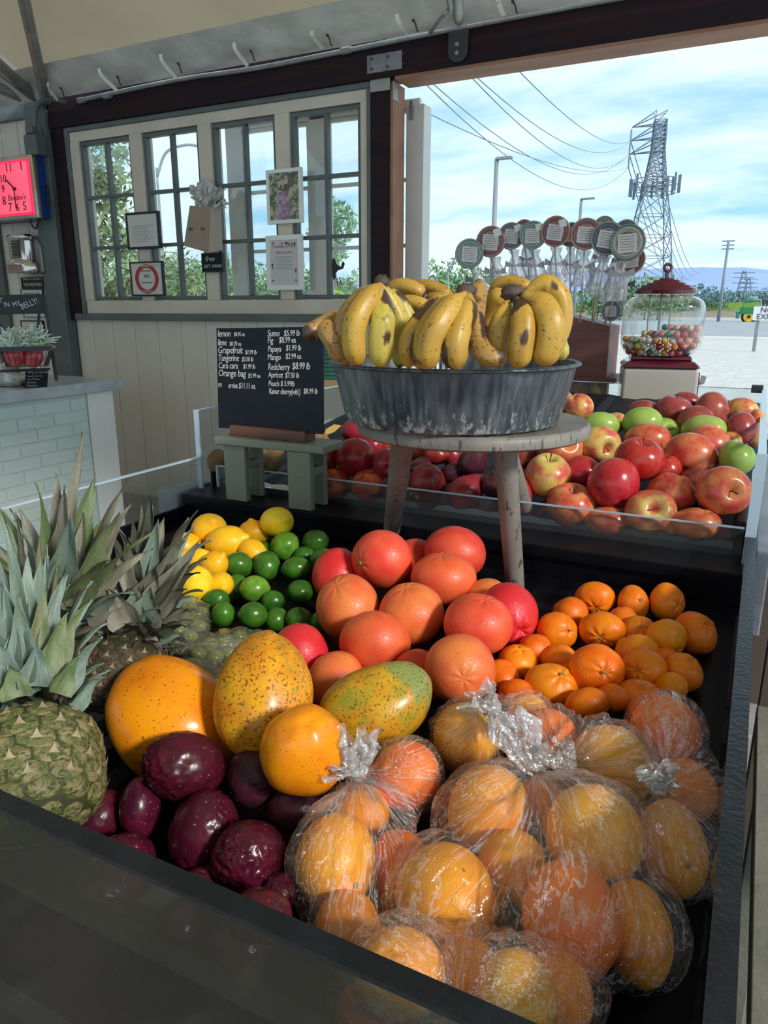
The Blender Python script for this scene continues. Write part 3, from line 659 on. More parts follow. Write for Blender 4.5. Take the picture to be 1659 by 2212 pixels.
def banana(parent, pts, wpx, kind='y', neck=.25, tipdark=.03, label=None, n=16):
    """pts: (X, Y, depth) in the zoomed picture from the stem end to the blossom end"""
    P = crv([at(640+x/2.592, 560+y/2.592, d) for x, y, d in pts], 7); k = len(P); s_ = pts[len(pts)//2][2]
    R = wpx/2.592/FPX*s_/2; L_ = [0]
    for a, b in zip(P, P[1:]): L_.append(L_[-1]+(b-a).length)
    T = [l/L_[-1] for l in L_]; rad = []
    for t in T:
        r = 1.0
        if t < neck: u = t/neck; r = .36+.64*(3*u*u-2*u**3)
        if t > .80: u = (t-.80)/.20; r = min(r, sqrt(max(0, 1-u*u))*.72+.28*(1-u) + .10)
        rad.append(R*r)
    sect = lambda th: 1/ (cos(((th+.3) % (2*pi/5))-pi/5)**.75) * .93
    g = MB(); g.tube(P, rad, n, sect=sect); o = g.build('banana', MBAN[kind], parent, smooth=True)
    at_ = o.data.attributes.new('tip', 'FLOAT', 'POINT')
    at_.data.foreach_set('value', [min(1, max(0, 1-t/.05))*.6 + (1.0 if t > 1-tipdark else 0) for t in T for _ in range(n)])
    if label: o['label'] = label
    return o
def crown(parent, x, y, d, w, h):
    c_ = at(640+x/2.592, 560+y/2.592, d); k = d/FPX/2.592; g = MB(); g.sphere((0, 0, 0), 1, 14, 10)
    g.v = [tuple(c_ + (RT*v[0]*w*k*.5 + UP*v[2]*h*k*.5 - FW*v[1]*min(w, h)*k*.5)*(1+.28*noise.noise(Vector(v)*2.3))) for v in g.v]
    g.build('crown', crown_m, parent, smooth=True)
def bunch(label, cr, bans):
    c_ = at(640+bans[0][0][-1][0]/2.592, 560+bans[0][0][-1][1]/2.592, bans[0][0][-1][2])
    t = thing('banana_bunch', label, 'bananas', c_, 'banana bunches in the tub')
    for b in bans: banana(t, *b)
    if cr: crown(t, *cr)
bunch('bunch of greenish yellow bananas at the left of the tub, stem pointing up', (478, 128, 1.10, 82, 78), [
    ([(480, 140, 1.10), (425, 205, 1.07), (352, 310, 1.05), (325, 440, 1.05), (350, 600, 1.06)], 132, 'y', .32),
    ([(480, 148, 1.10), (478, 270, 1.07), (480, 350, 1.05), (470, 450, 1.05), (472, 610, 1.06)], 138, 'g', .36),
    ([(470, 140, 1.10), (370, 225, 1.08), (290, 320, 1.08), (262, 430, 1.08), (285, 600, 1.09)], 118, 'o', .25),
    ([(490, 150, 1.11), (530, 240, 1.12), (575, 340, 1.12), (590, 440, 1.12), (575, 610, 1.12)], 105, 'g', .25),
    ([(470, 140, 1.12), (400, 200, 1.13), (360, 240, 1.15), (340, 330, 1.17)], 80, 'o', .25)])
bunch('brown speckled bananas hanging over the left rim of the tub', None, [
    ([(300, 330, 1.17), (215, 335, 1.15), (120, 385, 1.13), (40, 435, 1.12)], 98, 'o', .2, .14),
    ([(150, 370, 1.10), (190, 420, 1.08), (225, 480, 1.08), (255, 570, 1.09)], 120, 'o', .2)])
bunch('greenish banana with a dark bruise leaning between the left and middle bunches', None, [
    ([(485, 200, 1.16), (560, 230, 1.15), (620, 320, 1.15), (655, 420, 1.15)], 100, 'g', .2)])
bunch('yellow bananas lying crosswise behind the left bunch', None, [
    ([(500, 200, 1.27), (570, 155, 1.25), (650, 165, 1.24), (722, 205, 1.24)], 88, 'y', .2, .05),
    ([(660, 155, 1.31), (740, 155, 1.29), (810, 180, 1.28), (865, 215, 1.27)], 78, 'y', .2),
    ([(560, 260, 1.22), (620, 245, 1.20), (690, 255, 1.19), (745, 290, 1.19)], 85, 'y', .2),
    ([(720, 225, 1.26), (800, 215, 1.24), (880, 235, 1.23)], 60, 'y', .2)])
bunch('bunch of spotted yellow bananas at the front middle of the tub', (952, 182, 1.06, 110, 85), [
    ([(935, 190, 1.07), (800, 255, 1.06), (680, 370, 1.05), (630, 480, 1.05), (630, 610, 1.06)], 112, 'y', .28),
    ([(940, 192, 1.06), (830, 270, 1.04), (745, 370, 1.03), (700, 480, 1.03), (695, 620, 1.04)], 112, 'y', .28),
    ([(948, 195, 1.05), (870, 270, 1.02), (795, 370, 1.0), (750, 480, 1.0), (738, 620, 1.01)], 138, 'y', .30),
    ([(965, 195, 1.06), (948, 280, 1.03), (915, 380, 1.01), (890, 480, 1.0), (890, 620, 1.01)], 146, 'y', .36)])
bunch('single curved banana with its dark tip pointing right in the middle of the tub', None, [
    ([(1025, 125, 1.10), (1010, 230, 1.07), (1000, 360, 1.04), (1020, 480, 1.02), (1085, 548, 1.0), (1170, 540, 1.0)], 112, 'o', .12, .07)])
bunch('bunch of bananas with a wide cut black crown at the right of the tub', (1215, 190, 1.06, 135, 88), [
    ([(1185, 230, 1.06), (1165, 310, 1.05), (1130, 400, 1.05), (1120, 490, 1.05), (1140, 600, 1.06)], 122, 'y', .3),
    ([(1235, 225, 1.05), (1265, 310, 1.03), (1268, 400, 1.02), (1255, 490, 1.02), (1240, 610, 1.03)], 140, 'y', .32),
    ([(1270, 195, 1.05), (1370, 265, 1.04), (1420, 350, 1.03), (1415, 450, 1.03), (1370, 600, 1.04)], 165, 'y', .30),
    ([(1280, 185, 1.08), (1385, 145, 1.09), (1470, 205, 1.09), (1485, 340, 1.09), (1445, 470, 1.09), (1400, 590, 1.10)], 118, 'y', .22),
    ([(1185, 180, 1.10), (1110, 230, 1.11), (1080, 320, 1.12), (1070, 450, 1.12)], 100, 'y', .2)])
bunch('bananas at the very back of the tub behind the black crown', None, [
    ([(1080, 190, 1.26), (1150, 140, 1.25), (1230, 135, 1.24), (1320, 170, 1.23)], 78, 'y', .2),
    ([(1440, 400, 1.2), (1470, 450, 1.17), (1490, 500, 1.15), (1480, 570, 1.15)], 72, 'g', .2)])
# ================================================================ fruit
def fmat(name, cols, rough=.38, pore=0.0, ps=60, coat=.0, spots=None, sc=1.6, patch=None, lo=.35, hi=.65, rnd=.06, spec=.5, streak=None, pole=None, psize=.5, sss=0):
    """cols: two skin colours mixed by broad noise; spots (colour, scale, lo); patch (colour, scale, lo); streak: colour in meridian streaks; pole (colour, z0, z1): colour of the skin at the stem or blossom end"""
    m = bpy.data.materials.new(name); m.use_nodes = True; nt = m.node_tree; N = nt.nodes.new; L = nt.links.new; b = nt.nodes['Principled BSDF']
    b.inputs['Roughness'].default_value = rough; b.inputs['Coat Weight'].default_value = coat*.35; b.inputs['Coat Roughness'].default_value = .16; b.inputs['Specular IOR Level'].default_value = spec*.7
    if sss: b.inputs['Subsurface Weight'].default_value = sss; b.inputs['Subsurface Scale'].default_value = .01; b.inputs['Subsurface Radius'].default_value = (1, .4, .15)
    tc = N('ShaderNodeTexCoord'); oi = N('ShaderNodeObjectInfo'); cb = N('ShaderNodeCombineXYZ')
    for i in range(3): L(oi.outputs['Random'], cb.inputs[i])
    ad = N('ShaderNodeVectorMath'); ad.operation = 'MULTIPLY_ADD'; ad.inputs[1].default_value = (31, 17, 53); L(cb.outputs[0], ad.inputs[0]); L(tc.outputs['Object'], ad.inputs[2])
    def ramp(src, lo, hi, c0=(0, 0, 0), c1=(1, 1, 1)):
        r = N('ShaderNodeValToRGB'); r.color_ramp.elements[0].position = lo; r.color_ramp.elements[1].position = hi; r.color_ramp.elements[0].color = (*c0, 1); r.color_ramp.elements[1].color = (*c1, 1); L(src, r.inputs[0]); return r.outputs[0]
    def nz(scale, det=3, vec=None): n = N('ShaderNodeTexNoise'); n.inputs['Scale'].default_value = scale; n.inputs['Detail'].default_value = det; L(vec or ad.outputs[0], n.inputs['Vector']); return n.outputs['Fac']
    def mix(f, a, bcol):
        x = N('ShaderNodeMix'); x.data_type = 'RGBA'; L(f, x.inputs['Factor']); L(a, x.inputs[6])
        if isinstance(bcol, tuple): x.inputs[7].default_value = (*bcol, 1)
        else: L(bcol, x.inputs[7])
        return x.outputs[2]
    col = ramp(nz(sc, 4), lo, hi, cols[0], cols[1])
    if streak:
        gr = N('ShaderNodeTexGradient'); gr.gradient_type = 'RADIAL'; L(tc.outputs['Object'], gr.inputs[0])
        sp = N('ShaderNodeSeparateXYZ'); L(tc.outputs['Object'], sp.inputs[0]); c3 = N('ShaderNodeCombineXYZ')
        mu = N('ShaderNodeMath'); mu.operation = 'MULTIPLY'; mu.inputs[1].default_value = 26; L(gr.outputs['Fac'], mu.inputs[0]); L(mu.outputs[0], c3.inputs[0])
        mz = N('ShaderNodeMath'); mz.operation = 'MULTIPLY'; mz.inputs[1].default_value = 1.2; L(sp.outputs['Z'], mz.inputs[0]); L(mz.outputs[0], c3.inputs[1]); L(oi.outputs['Random'], c3.inputs[2])
        col = mix(ramp(nz(1.7, 4, c3.outputs[0]), .45, .75, (0, 0, 0), (.5,)*3), col, streak)
    if patch: col = mix(ramp(nz(patch[1], 4), patch[2]-.04, patch[2]+.14, (0, 0, 0), (.85,)*3), col, patch[0])
    if pole:
        sp = N('ShaderNodeSeparateXYZ'); L(tc.outputs['Object'], sp.inputs[0]); mr = N('ShaderNodeMapRange'); L(sp.outputs['Z'], mr.inputs[0]); mr.inputs[1].default_value = pole[1]; mr.inputs[2].default_value = pole[2]
        n_ = nz(3, 4); a2 = N('ShaderNodeMath'); a2.operation = 'MULTIPLY_ADD'; L(n_, a2.inputs[0]); a2.inputs[1].default_value = .7; L(mr.outputs[0], a2.inputs[2])
        col = mix(ramp(a2.outputs[0], .72, 1.3, (0, 0, 0), (.85,)*3), col, pole[0])
    if spots: col = mix(ramp(nz(spots[1], 2), spots[2], spots[2]+.04, (0, 0, 0), (.85,)*3), col, spots[0])
    if rnd:
        hs = N('ShaderNodeHueSaturation'); mr = N('ShaderNodeMapRange'); L(oi.outputs['Random'], mr.inputs[0]); mr.inputs[3].default_value = 1-rnd; mr.inputs[4].default_value = 1+rnd; L(mr.outputs[0], hs.inputs['Value'])
        wn = N('ShaderNodeTexWhiteNoise'); wn.noise_dimensions = '1D'; L(oi.outputs['Random'], wn.inputs['W']); m2 = N('ShaderNodeMapRange'); L(wn.outputs['Value'], m2.inputs[0]); m2.inputs[3].default_value = .5-rnd*.12; m2.inputs[4].default_value = .5+rnd*.12
        L(m2.outputs[0], hs.inputs['Hue']); L(col, hs.inputs['Color']); col = hs.outputs[0]
    L(col, b.inputs['Base Color'])
    if pore:
        v = N('ShaderNodeTexVoronoi'); v.feature = 'SMOOTH_F1'; v.inputs['Scale'].default_value = ps; L(ad.outputs[0], v.inputs['Vector'])
        bn = N('ShaderNodeBump'); bn.inputs['Strength'].default_value = pore; bn.inputs['Distance'].default_value = .0022; L(v.outputs['Distance'], bn.inputs['Height']); L(bn.outputs[0], b.inputs['Normal'])
    return m
FM = {
 'lemon': fmat('lemon rind', ((.92, .52, .012), (.86, .42, .010)), .36, .12, 22, coat=.15, spots=((.30, .17, .04), 14, .68)),
 'lemony': fmat('bright lemon rind', ((.95, .70, .03), (.90, .56, .015)), .34, .12, 22, coat=.2),
 'lime': fmat('lime rind', ((.022, .10, .010), (.055, .17, .014)), .25, .09, 22, coat=.4, sc=1.1),
 'limel': fmat('light green lime rind', ((.06, .20, .012), (.17, .34, .03)), .25, .09, 22, coat=.4, sc=1.1),
 'grape': fmat('pink grapefruit rind', ((.74, .075, .035), (.80, .14, .05)), .34, .26, 34, coat=.2, spots=((.35, .05, .02), 16, .68), sc=1.2),
 'grapeo': fmat('orange pink grapefruit rind', ((.80, .13, .045), (.82, .24, .06)), .34, .26, 34, coat=.2, spots=((.40, .12, .03), 16, .68), sc=1.2),
 'grapered': fmat('red grapefruit rind', ((.66, .035, .025), (.72, .065, .035)), .34, .26, 34, coat=.2, sc=1.2),
 'tang': fmat('tangerine rind', ((.86, .235, .006), (.82, .16, .006)), .34, .2, 26, coat=.15, spots=((.30, .08, .015), 10, .69)),
 'tangy': fmat('yellowish tangerine rind', ((.88, .31, .008), (.86, .24, .008)), .36, .16, 26, coat=.15, spots=((.30, .10, .015), 8, .70)),
 'orange': fmat('orange rind', ((1.0, .29, .006), (1.0, .35, .01)), .40, .2, 30, coat=.1, sc=1.1),
 'orangey': fmat('yellow orange rind', ((1.0, .37, .006), (.97, .45, .012)), .40, .2, 30, coat=.1, sc=1.1, spots=((.25, .12, .03), 7, .70)),
 'orangep': fmat('deep orange rind', ((1.0, .21, .012), (1.0, .27, .018)), .40, .2, 30, coat=.1, sc=1.1),
 'passion': fmat('purple passion fruit skin', ((.085, .006, .020), (.048, .005, .017)), .30, .05, 8, coat=.35, spots=((.36, .20, .14), 9, .69), sc=2),
 'passiond': fmat('dull dark purple skin', ((.048, .013, .026), (.065, .012, .028)), .42, .05, 8, coat=.15, spots=((.30, .20, .15), 8, .71), sc=2),
 'pap': fmat('orange papaya skin', ((.90, .33, .006), (.86, .25, .006)), .26, .03, 14, coat=.35, spots=((.16, .06, .01), 22, .655), sc=1.3, patch=((.72, .17, .012), 1.7, .62)),
 'papg': fmat('green mottled papaya skin', ((.70, .34, .015), (.62, .22, .012)), .32, .05, 14, coat=.2, spots=((.16, .06, .012), 20, .58), sc=2.4, patch=((.15, .26, .03), 4.2, .62)),
 'papg2': fmat('yellow green papaya skin', ((.62, .36, .02), (.56, .25, .015)), .30, .05, 14, coat=.25, spots=((.16, .08, .012), 20, .59), sc=2, patch=((.26, .30, .03), 1.7, .56), pole=((.22, .31, .10), .1, 1.0)),
 'apple': fmat('red apple skin', ((.40, .012, .020), (.46, .035, .035)), .24, coat=.5, sc=1.2, streak=(.50, .08, .05), pole=((.50, .36, .07), .75, 1.15)),
 'appleb': fmat('blush apple skin', ((.50, .035, .035), (.66, .24, .09)), .26, coat=.45, sc=1.5, streak=(.48, .06, .045), pole=((.54, .40, .09), .72, 1.15)),
 'appley': fmat('yellow blush apple skin', ((.66, .48, .12), (.58, .12, .07)), .28, coat=.4, sc=1.1, streak=(.60, .20, .09), pole=((.60, .56, .14), .5, 1.1), lo=.42, hi=.58),
 'appleg': fmat('green apple skin', ((.27, .42, .07), (.36, .48, .11)), .25, coat=.5, sc=1.2, spots=((.55, .6, .3), 22, .72)),
 'appled': fmat('dusky red apple skin', ((.24, .032, .036), (.34, .065, .05)), .28, coat=.4, sc=1.2, streak=(.40, .13, .08)),
 'necta': fmat('dark red nectarine skin', ((.26, .014, .026), (.34, .022, .03)), .30, coat=.4, sc=1.2, spots=((.5, .25, .1), 20, .76)),
 'nectao': fmat('red and orange nectarine skin', ((.44, .035, .03), (.66, .20, .05)), .30, coat=.35, sc=1.3, lo=.45, hi=.66),
 'pear': fmat('dark red pear skin', ((.21, .014, .022), (.28, .028, .028)), .32, coat=.35, sc=1.4, spots=((.45, .2, .1), 24, .74)),
 'plum': fmat('very dark plum skin', ((.05, .014, .028), (.09, .018, .028)), .34, coat=.3, sc=1.3),
 'kiwi': fmat('fuzzy brown kiwi skin', ((.26, .17, .085), (.19, .12, .06)), .8, .3, 20, sc=2.2),
 'grapes': fmat('pale green grape skin', ((.24, .28, .09), (.17, .22, .06)), .25, coat=.5, sc=1.4, rnd=.15),
}
M['stem'] = mat('dry brown stem', (.11, .07, .03), (.06, .035, .018), 30, .7)
M['calyx'] = mat('dry green calyx', (.30, .27, .10), (.16, .14, .05), 30, .7)
def G(x, s): return exp(-(x/s)**2)
def base_shape(kind, sd, nu=40, nv=28):
    """unit fruit about its own axis z; returns verts (n, 3) and faces"""
    rnd = random.Random(sd); ph = rnd.uniform(0, 6.3); vs = []; o3 = Vector((sd*3.7, sd*1.9, sd*.7))
    for i in range(nv+1):
        t = pi*i/nv
        for j in range(nu if 0 < i < nv else 1):
            p = 2*pi*j/nu; d = Vector((sin(t)*cos(p), sin(t)*sin(p), cos(t)))
            r = 1.0; sx = 1.0; sz = 1.0
            lf = noise.noise(d*1.1+o3)
            if kind == 'lemon': r += .16*G(t, .25)+.22*G(pi-t, .2) + .03*lf; sx = .86
            elif kind == 'lime': r += .05*G(t, .2)+.10*G(pi-t, .18) + .03*lf; sx = .90
            elif kind == 'grape': r += -.05*G(t, .22) + .035*lf - .02*G(pi-t, .2); r += .012*cos(7*p+ph)*G(t-.2, .35); sz = .93
            elif kind == 'grapen': r += -.16*G(t, .16)+.05*G(t-.35, .2)+.04*lf + .02*noise.noise(d*7+o3)*G(t, .7) + .02*cos(6*p+ph)*G(t-.2, .3); sz = .95
            elif kind == 'tang': r += -.13*G(t, .17)+.055*lf + (.035*cos(7*p+ph)+.015*cos(11*p))*G(t-.28, .36)*min(1, t*5) - .04*G(pi-t, .25) + .02*noise.noise(d*4+o3); sz = .84
            elif kind == 'orange': r += -.06*G(t, .14)+.03*lf+.008*cos(8*p+ph)*G(t-.2, .3)+.012*noise.noise(d*3+o3); sz = .97
            elif kind == 'passion': r += .03*lf; sx = .88; w = max(0, noise.noise(d*1.3+o3+Vector((5, 0, 0)))+.12); r += .20*w*(abs(noise.noise(d*3.6+o3))*-1+.18) + .12*w*(.2-abs(noise.noise(d*8+o3)))
            elif kind == 'passionw': w = .35+.9*max(0, d.dot(Vector((.1, .9, .45)).normalized())-.15); r += .035*lf + .20*w*(.2-abs(noise.noise(d*3.6+o3))) + .13*w*(.18-abs(noise.noise(d*7.5+o3))); sx = .86
            elif kind == 'papaya': r += .05*lf + .02*cos(5*p+ph)*sin(t) - .06*G(t, .16) + .012*noise.noise(d*3+o3); sx = .78*(1-.10*cos(t)); 
            elif kind == 'apple': r += -.42*G(t, .26) - .30*G(pi-t, .22) + .035*lf + .03*cos(5*p+ph)*G(pi-t-.35, .45); sx = 1.0+.05*cos(t); sz = .93
            elif kind == 'necta': r += -.24*G(t, .2) + .03*lf - .05*G(pi-t, .15)*0 + .07*G(pi-t, .13); dp = min(abs(p-pi), 2*pi-abs(p-pi)); r += -.075*G(dp*sin(t), .16)*sin(min(pi, t*1.1)); sz = .97
            elif kind == 'pear': r += .05*lf + .38*G(t, .75) - .15*G(pi-t, .25); sx = .80*(1-.16*max(0, cos(t)))
            elif kind == 'kiwi': r += .03*lf; sx = .78
            elif kind == 'onion': r += .25*G(t, .3) + .03*lf; sz = .85
            v = (d.x*r*sx, d.y*r*sx, d.z*r*sz); vs.append(v)
    fs = []
    def ix(i, j): return 0 if i == 0 else (1+(nv-1)*nu if i == nv else 1+(i-1)*nu+j % nu)
    for i in range(nv):
        for j in range(nu):
            if i == 0: fs.append((0, ix(1, j), ix(1, j+1)))
            elif i == nv-1: fs.append((ix(i, j+1), ix(i, j), ix(nv, 0)))
            else: fs.append((ix(i, j), ix(i+1, j), ix(i+1, j+1), ix(i, j+1)))
    return np.array(vs), fs
_cache = {}
def stem_verts(kind):
    g = MB()
    if kind == 'apple': g.tube(crv([Vector((0, 0, .48)), Vector((.03, .02, .75)), Vector((.12, .05, 1.02))], 3), [.035, .03, .028, .028, .03, .035, .045], 7)
    elif kind in ('pear',): g.tube(crv([Vector((0, 0, 1.32)), Vector((.02, .01, 1.5)), Vector((.1, 0, 1.68))], 2), [.05, .04, .035, .035, .05], 7)
    elif kind in ('citrus', 'grape'): 
        g.lathe([(0, .0), (.075, -.01), (.085, .015), (.05, .04), (0, .045)], (0, 0, .92), 8)
    return np.array(g.v), g.f
def ori(ox, oy):
    """direction of the fruit's axis: picture offset of its stem end from its centre, in radii; turned away from the viewer when |o| > 1"""
    l2 = ox*ox+oy*oy
    if l2 <= .98: return (RT*ox + UP*(-oy) - FW*sqrt(1-l2)).normalized()
    return (RT*ox + UP*(-oy) + FW*sqrt(max(0, l2-1))).normalized()
def fruit(name, shape, matl, px, s, axis, label, cat, group, stem=None, stem_m=None, ratio=1.0, sd=0, hi=False):
    """px = (x, y, w, h) picture extent at distance s, axis = direction of the stem end (unit Vector)"""
    x, y, w, h = px
    key = (shape, sd % 5, hi)
    if key not in _cache: _cache[key] = base_shape(shape, 1+sd % 5, *((72, 50) if hi else (40, 28)))
    bv, bf = _cache[key]
    d = ray(x, y); c = EYEP + d*s; k = s*d.dot(FW)/FPX
    q = Vector((0, 0, 1)).rotation_difference(axis) @ Quaternion((0, 0, 1), sd*1.7); Rm = np.array(q.to_matrix())
    # view-aligned frame at this pixel
    r_ = (RT - d*RT.dot(d)).normalized(); u_ = d.cross(r_); u_ = u_ if u_.dot(UP) > 0 else -u_
    B = np.array((r_, u_, d)).T
    P = bv @ Rm.T; Q = P @ B
    ex = (Q[:, 0].max()-Q[:, 0].min()); ey = (Q[:, 1].max()-Q[:, 1].min()); ez = (Q[:, 2].max()-Q[:, 2].min())
    sx, sy = w*k/ex, h*k/ey; sz = sqrt(sx*sy)*ratio
    A = Rm.T @ B @ np.diag((sx, sy, sz)) @ B.T @ Rm
    off = B @ (np.array(((Q[:, 0].max()+Q[:, 0].min())*sx, (Q[:, 1].max()+Q[:, 1].min())*sy, 0))/2)
    Rr = (sx*ex+sy*ey)/4; A = A/Rr      # mesh in radii, so that skin patterns scale with the fruit
    me = bpy.data.meshes.new(name); me.from_pydata((bv @ A.T).tolist(), [], bf); me.materials.append(matl)
    me.polygons.foreach_set('use_smooth', [True]*len(bf))
    o = bpy.data.objects.new(name, me); C.objects.link(o); o.location = c - Vector(off); o.rotation_mode = 'QUATERNION'; o.rotation_quaternion = q; o.scale = (Rr, Rr, Rr)
    tag(o, label, cat, group)
    if stem:
        sv, sf = stem_verts(stem); m2 = bpy.data.meshes.new('stem'); m2.from_pydata((sv @ A.T).tolist(), [], sf); m2.materials.append(stem_m or M['stem'])
        so = bpy.data.objects.new('stem', m2); C.objects.link(so); so.parent = o
    return o
# ---- picture list of the front bin. entries: x, y, w, h, hidden-layer flag, material key, (stem offset) or None, label
FR = {}
ORD = ['first', 'second', 'third', 'fourth', 'fifth', 'sixth', 'seventh', 'eighth', 'ninth', 'tenth', 'eleventh', 'twelfth']
FR['lemon'] = [(452,1146,78,74,0,'lemon',(.35,-.5),'orange yellow lemon with a brown scar at the top left of the lemons'),
 (490,1174,95,78,0,'lemon',(-1.0,.35),'large orange yellow lemon with its nipple pointing left'),
 (548,1152,68,66,1,'lemon',None,'lemon between the large lemon and the topmost bright lemon, half hidden'),
 (598,1127,73,64,0,'lemony',(.6,-.2),'topmost bright yellow lemon against the black riser'),
 (402,1178,66,56,0,'lemon',(-.1,.1),'lemon with a woody stem button beside the curled pineapple leaf tip'),
 (384,1208,70,56,1,'lemon',None,'lemon behind the pineapple leaf tip at the far left of the lemons'),
 (432,1215,66,62,1,'lemony',(.9,.3),'greenish yellow lemon peeping above the round bright one'),
 (420,1262,82,82,0,'lemony',(.2,-.5),'round bright yellow lemon nearest the pineapples'),
 (476,1262,58,56,1,'lemon',(.4,.2),'small orange lemon with brown specks left of the limes'),
 (462,1222,62,66,1,'lemon',None,'dark orange lemon under the large lemon'),
 (545,1192,62,58,1,'lemon',None,'lemon mostly hidden behind the limes')]
FR['lime'] = [(615,1179,62,62,0,'limel',(.85,-.5),'topmost glossy lime, light green on its right side'),
 (588,1166,54,52,1,'lime',None,'lime half hidden behind the topmost glossy lime'),
 (682,1169,58,50,0,'lime',(-.9,.2),'lime at the top right against the black riser'),
 (697,1210,54,54,0,'lime',(.2,-.7),'olive lime beside the left grapefruit'),
 (640,1227,66,50,0,'lime',(-.95,.2),'pointed lime with its tip to the right'),
 (576,1222,60,64,0,'lime',(.1,.6),'round lime with a bright highlight in the middle of the pile'),
 (516,1220,64,56,0,'lime',(-.5,-.3),'dark lime below the large lemon'),
 (566,1192,56,48,1,'lime',None,'lime in the shade behind the middle lime'),
 (551,1272,68,58,0,'limel',(-.9,.0),'bright lime with a white highlight in the lower middle'),
 (512,1268,52,56,0,'lime',(.2,.3),'dark lime left of the bright lower lime'),
 (648,1278,56,52,1,'lime',(0,.2),'very dark lime deep in the shadow'),
 (467,1298,58,52,0,'lime',(.5,-.5),'lime at the left edge under the small orange lemon'),
 (481,1327,52,56,0,'lime',(.3,-.7),'lime with its button up at the lower left'),
 (546,1328,66,56,0,'lime',None,'olive lime in the lowest row above the grape bag'),
 (597,1338,50,52,1,'lime',None,'dull lime second from right in the lowest row'),
 (645,1338,58,54,1,'lime',None,'dull brownish lime at the right of the lowest row'),
 (590,1300,52,50,1,'lime',None,'lime in the gap above the dull lowest ones'),
 (657,1203,50,46,1,'lime',None,'lime behind the pointed lime'),
 (694,1345,52,50,1,'lime',None,'dark lime in the shadow beside the red grapefruit'),
 (735,1206,50,46,1,'lime',None,'dark lime behind the left grapefruit')]
FR['grape'] = [(825,1208,132,128,0,'grape',(-.72,.1),'grapefruit with a green stem button on its left side, at the top of the pile'),
 (982,1195,134,118,0,'grape',(.3,-1.1),'rearmost grapefruit leaning on the black riser'),
 (958,1250,142,116,0,'grape',(-.1,-.95),'wide grapefruit with a glossy top below the rearmost one'),
 (730,1245,112,124,1,'grapered',None,'shaded red grapefruit at the upper left of the pile'),
 (893,1215,108,104,1,'grapered',None,'red grapefruit in the gap between the two topmost ones'),
 (750,1310,135,142,0,'grapeo',(-.35,-.75),'orange tinted grapefruit at the left of the middle row'),
 (888,1326,142,136,0,'grapeo',(-.2,-.9),'grapefruit with faint folds in the centre of the pile'),
 (1033,1348,150,134,0,'grape',(.2,-.9),'wide grapefruit at the right of the middle row'),
 (1097,1327,130,138,0,'grapen',(.35,.45),'wrinkled red grapefruit with a puckered navel at the right edge'),
 (1052,1295,100,92,1,'grapeo',None,'grapefruit mostly hidden behind the puckered one'),
 (810,1386,155,134,0,'grape',(.1,-1.2),'round grapefruit in front of the centre, left of the creased one'),
 (993,1444,155,148,0,'grapeo',(0,.1),'large grapefruit with a crease, lowest at the right of the pile'),
 (648,1412,124,132,0,'grapered',(.1,-1.1),'deep red grapefruit behind the speckled papaya'),
 (725,1472,125,130,1,'grapeo',None,'dark orange grapefruit in the shadow above the green tipped papaya'),
 (905,1460,120,115,1,'grapered',None,'grapefruit deep in the gap behind the creased one')]
FR['tang'] = [(1285,1292,87,72,0,'tang',(-.2,.55),'tangerine with a folded base at the back left'),
 (1368,1302,66,78,0,'tang',(.3,-.3),'small upright tangerine with a dark pit in the back row'),
 (1441,1300,73,84,0,'tang',(.5,.0),'tall tangerine with a brown scar at the back right'),
 (1501,1367,88,93,0,'tang',(.4,-.6),'tangerine at the far right against the black wall'),
 (1438,1380,88,86,0,'tangy',(.4,.5),'smooth pale tangerine left of the far right one'),
 (1231,1325,78,72,1,'tang',None,'tangerine behind the rough skinned one'),
 (1203,1363,88,83,0,'tang',(.5,-.2),'rough skinned tangerine beside the puckered grapefruit'),
 (1300,1362,101,82,0,'tang',(-.35,.3),'tangerine with radiating folds facing the viewer'),
 (1378,1365,78,70,1,'tang',(-.1,-.5),'tangerine behind the smooth pale one'),
 (1345,1342,68,64,1,'tang',None,'tangerine in the gap of the back row'),
 (1375,1410,92,80,1,'tangy',None,'yellowish tangerine above the large yellow one'),
 (1288,1446,120,110,0,'tang',(.05,-.1),'large tangerine with a green button at its centre'),
 (1390,1449,98,92,0,'tangy',(-.6,-.2),'large yellow tangerine with scratches and a folded left side'),
 (1476,1452,80,84,0,'tang',(.3,-.8),'tangerine at the lower right edge'),
 (1450,1484,70,64,1,'tangy',None,'small tangerine under the lower right one'),
 (1208,1427,82,72,1,'tang',None,'tangerine behind the large buttoned one, on its left'),
 (1152,1407,78,74,1,'tang',None,'tangerine in the shade below the puckered grapefruit'),
 (1118,1430,84,76,1,'tangy',(.2,-.9),'yellowish tangerine beside the middle grapefruit'),
 (1190,1482,116,98,0,'tangy',(.3,-.7),'large smooth tangerine above the bagged fruit'),
 (1085,1462,74,76,1,'tang',None,'dark tangerine behind the creased grapefruit'),
 (1114,1503,80,72,1,'tang',None,'tangerine peeping over the knot of the bag'),
 (1268,1520,96,70,0,'tang',(.6,.5),'tangerine with a rough top in the lowest row'),
 (1377,1506,98,78,0,'tang',(.0,-.8),'tangerine behind the bagged deep orange'),
 (1325,1507,66,62,1,'tang',None,'small tangerine in the lowest gap'),
 (1234,1462,64,62,1,'tang',None,'tangerine deep between the two large ones'),
 (1432,1428,64,60,1,'tang',None,'tangerine in the shadow under the smooth pale one')]
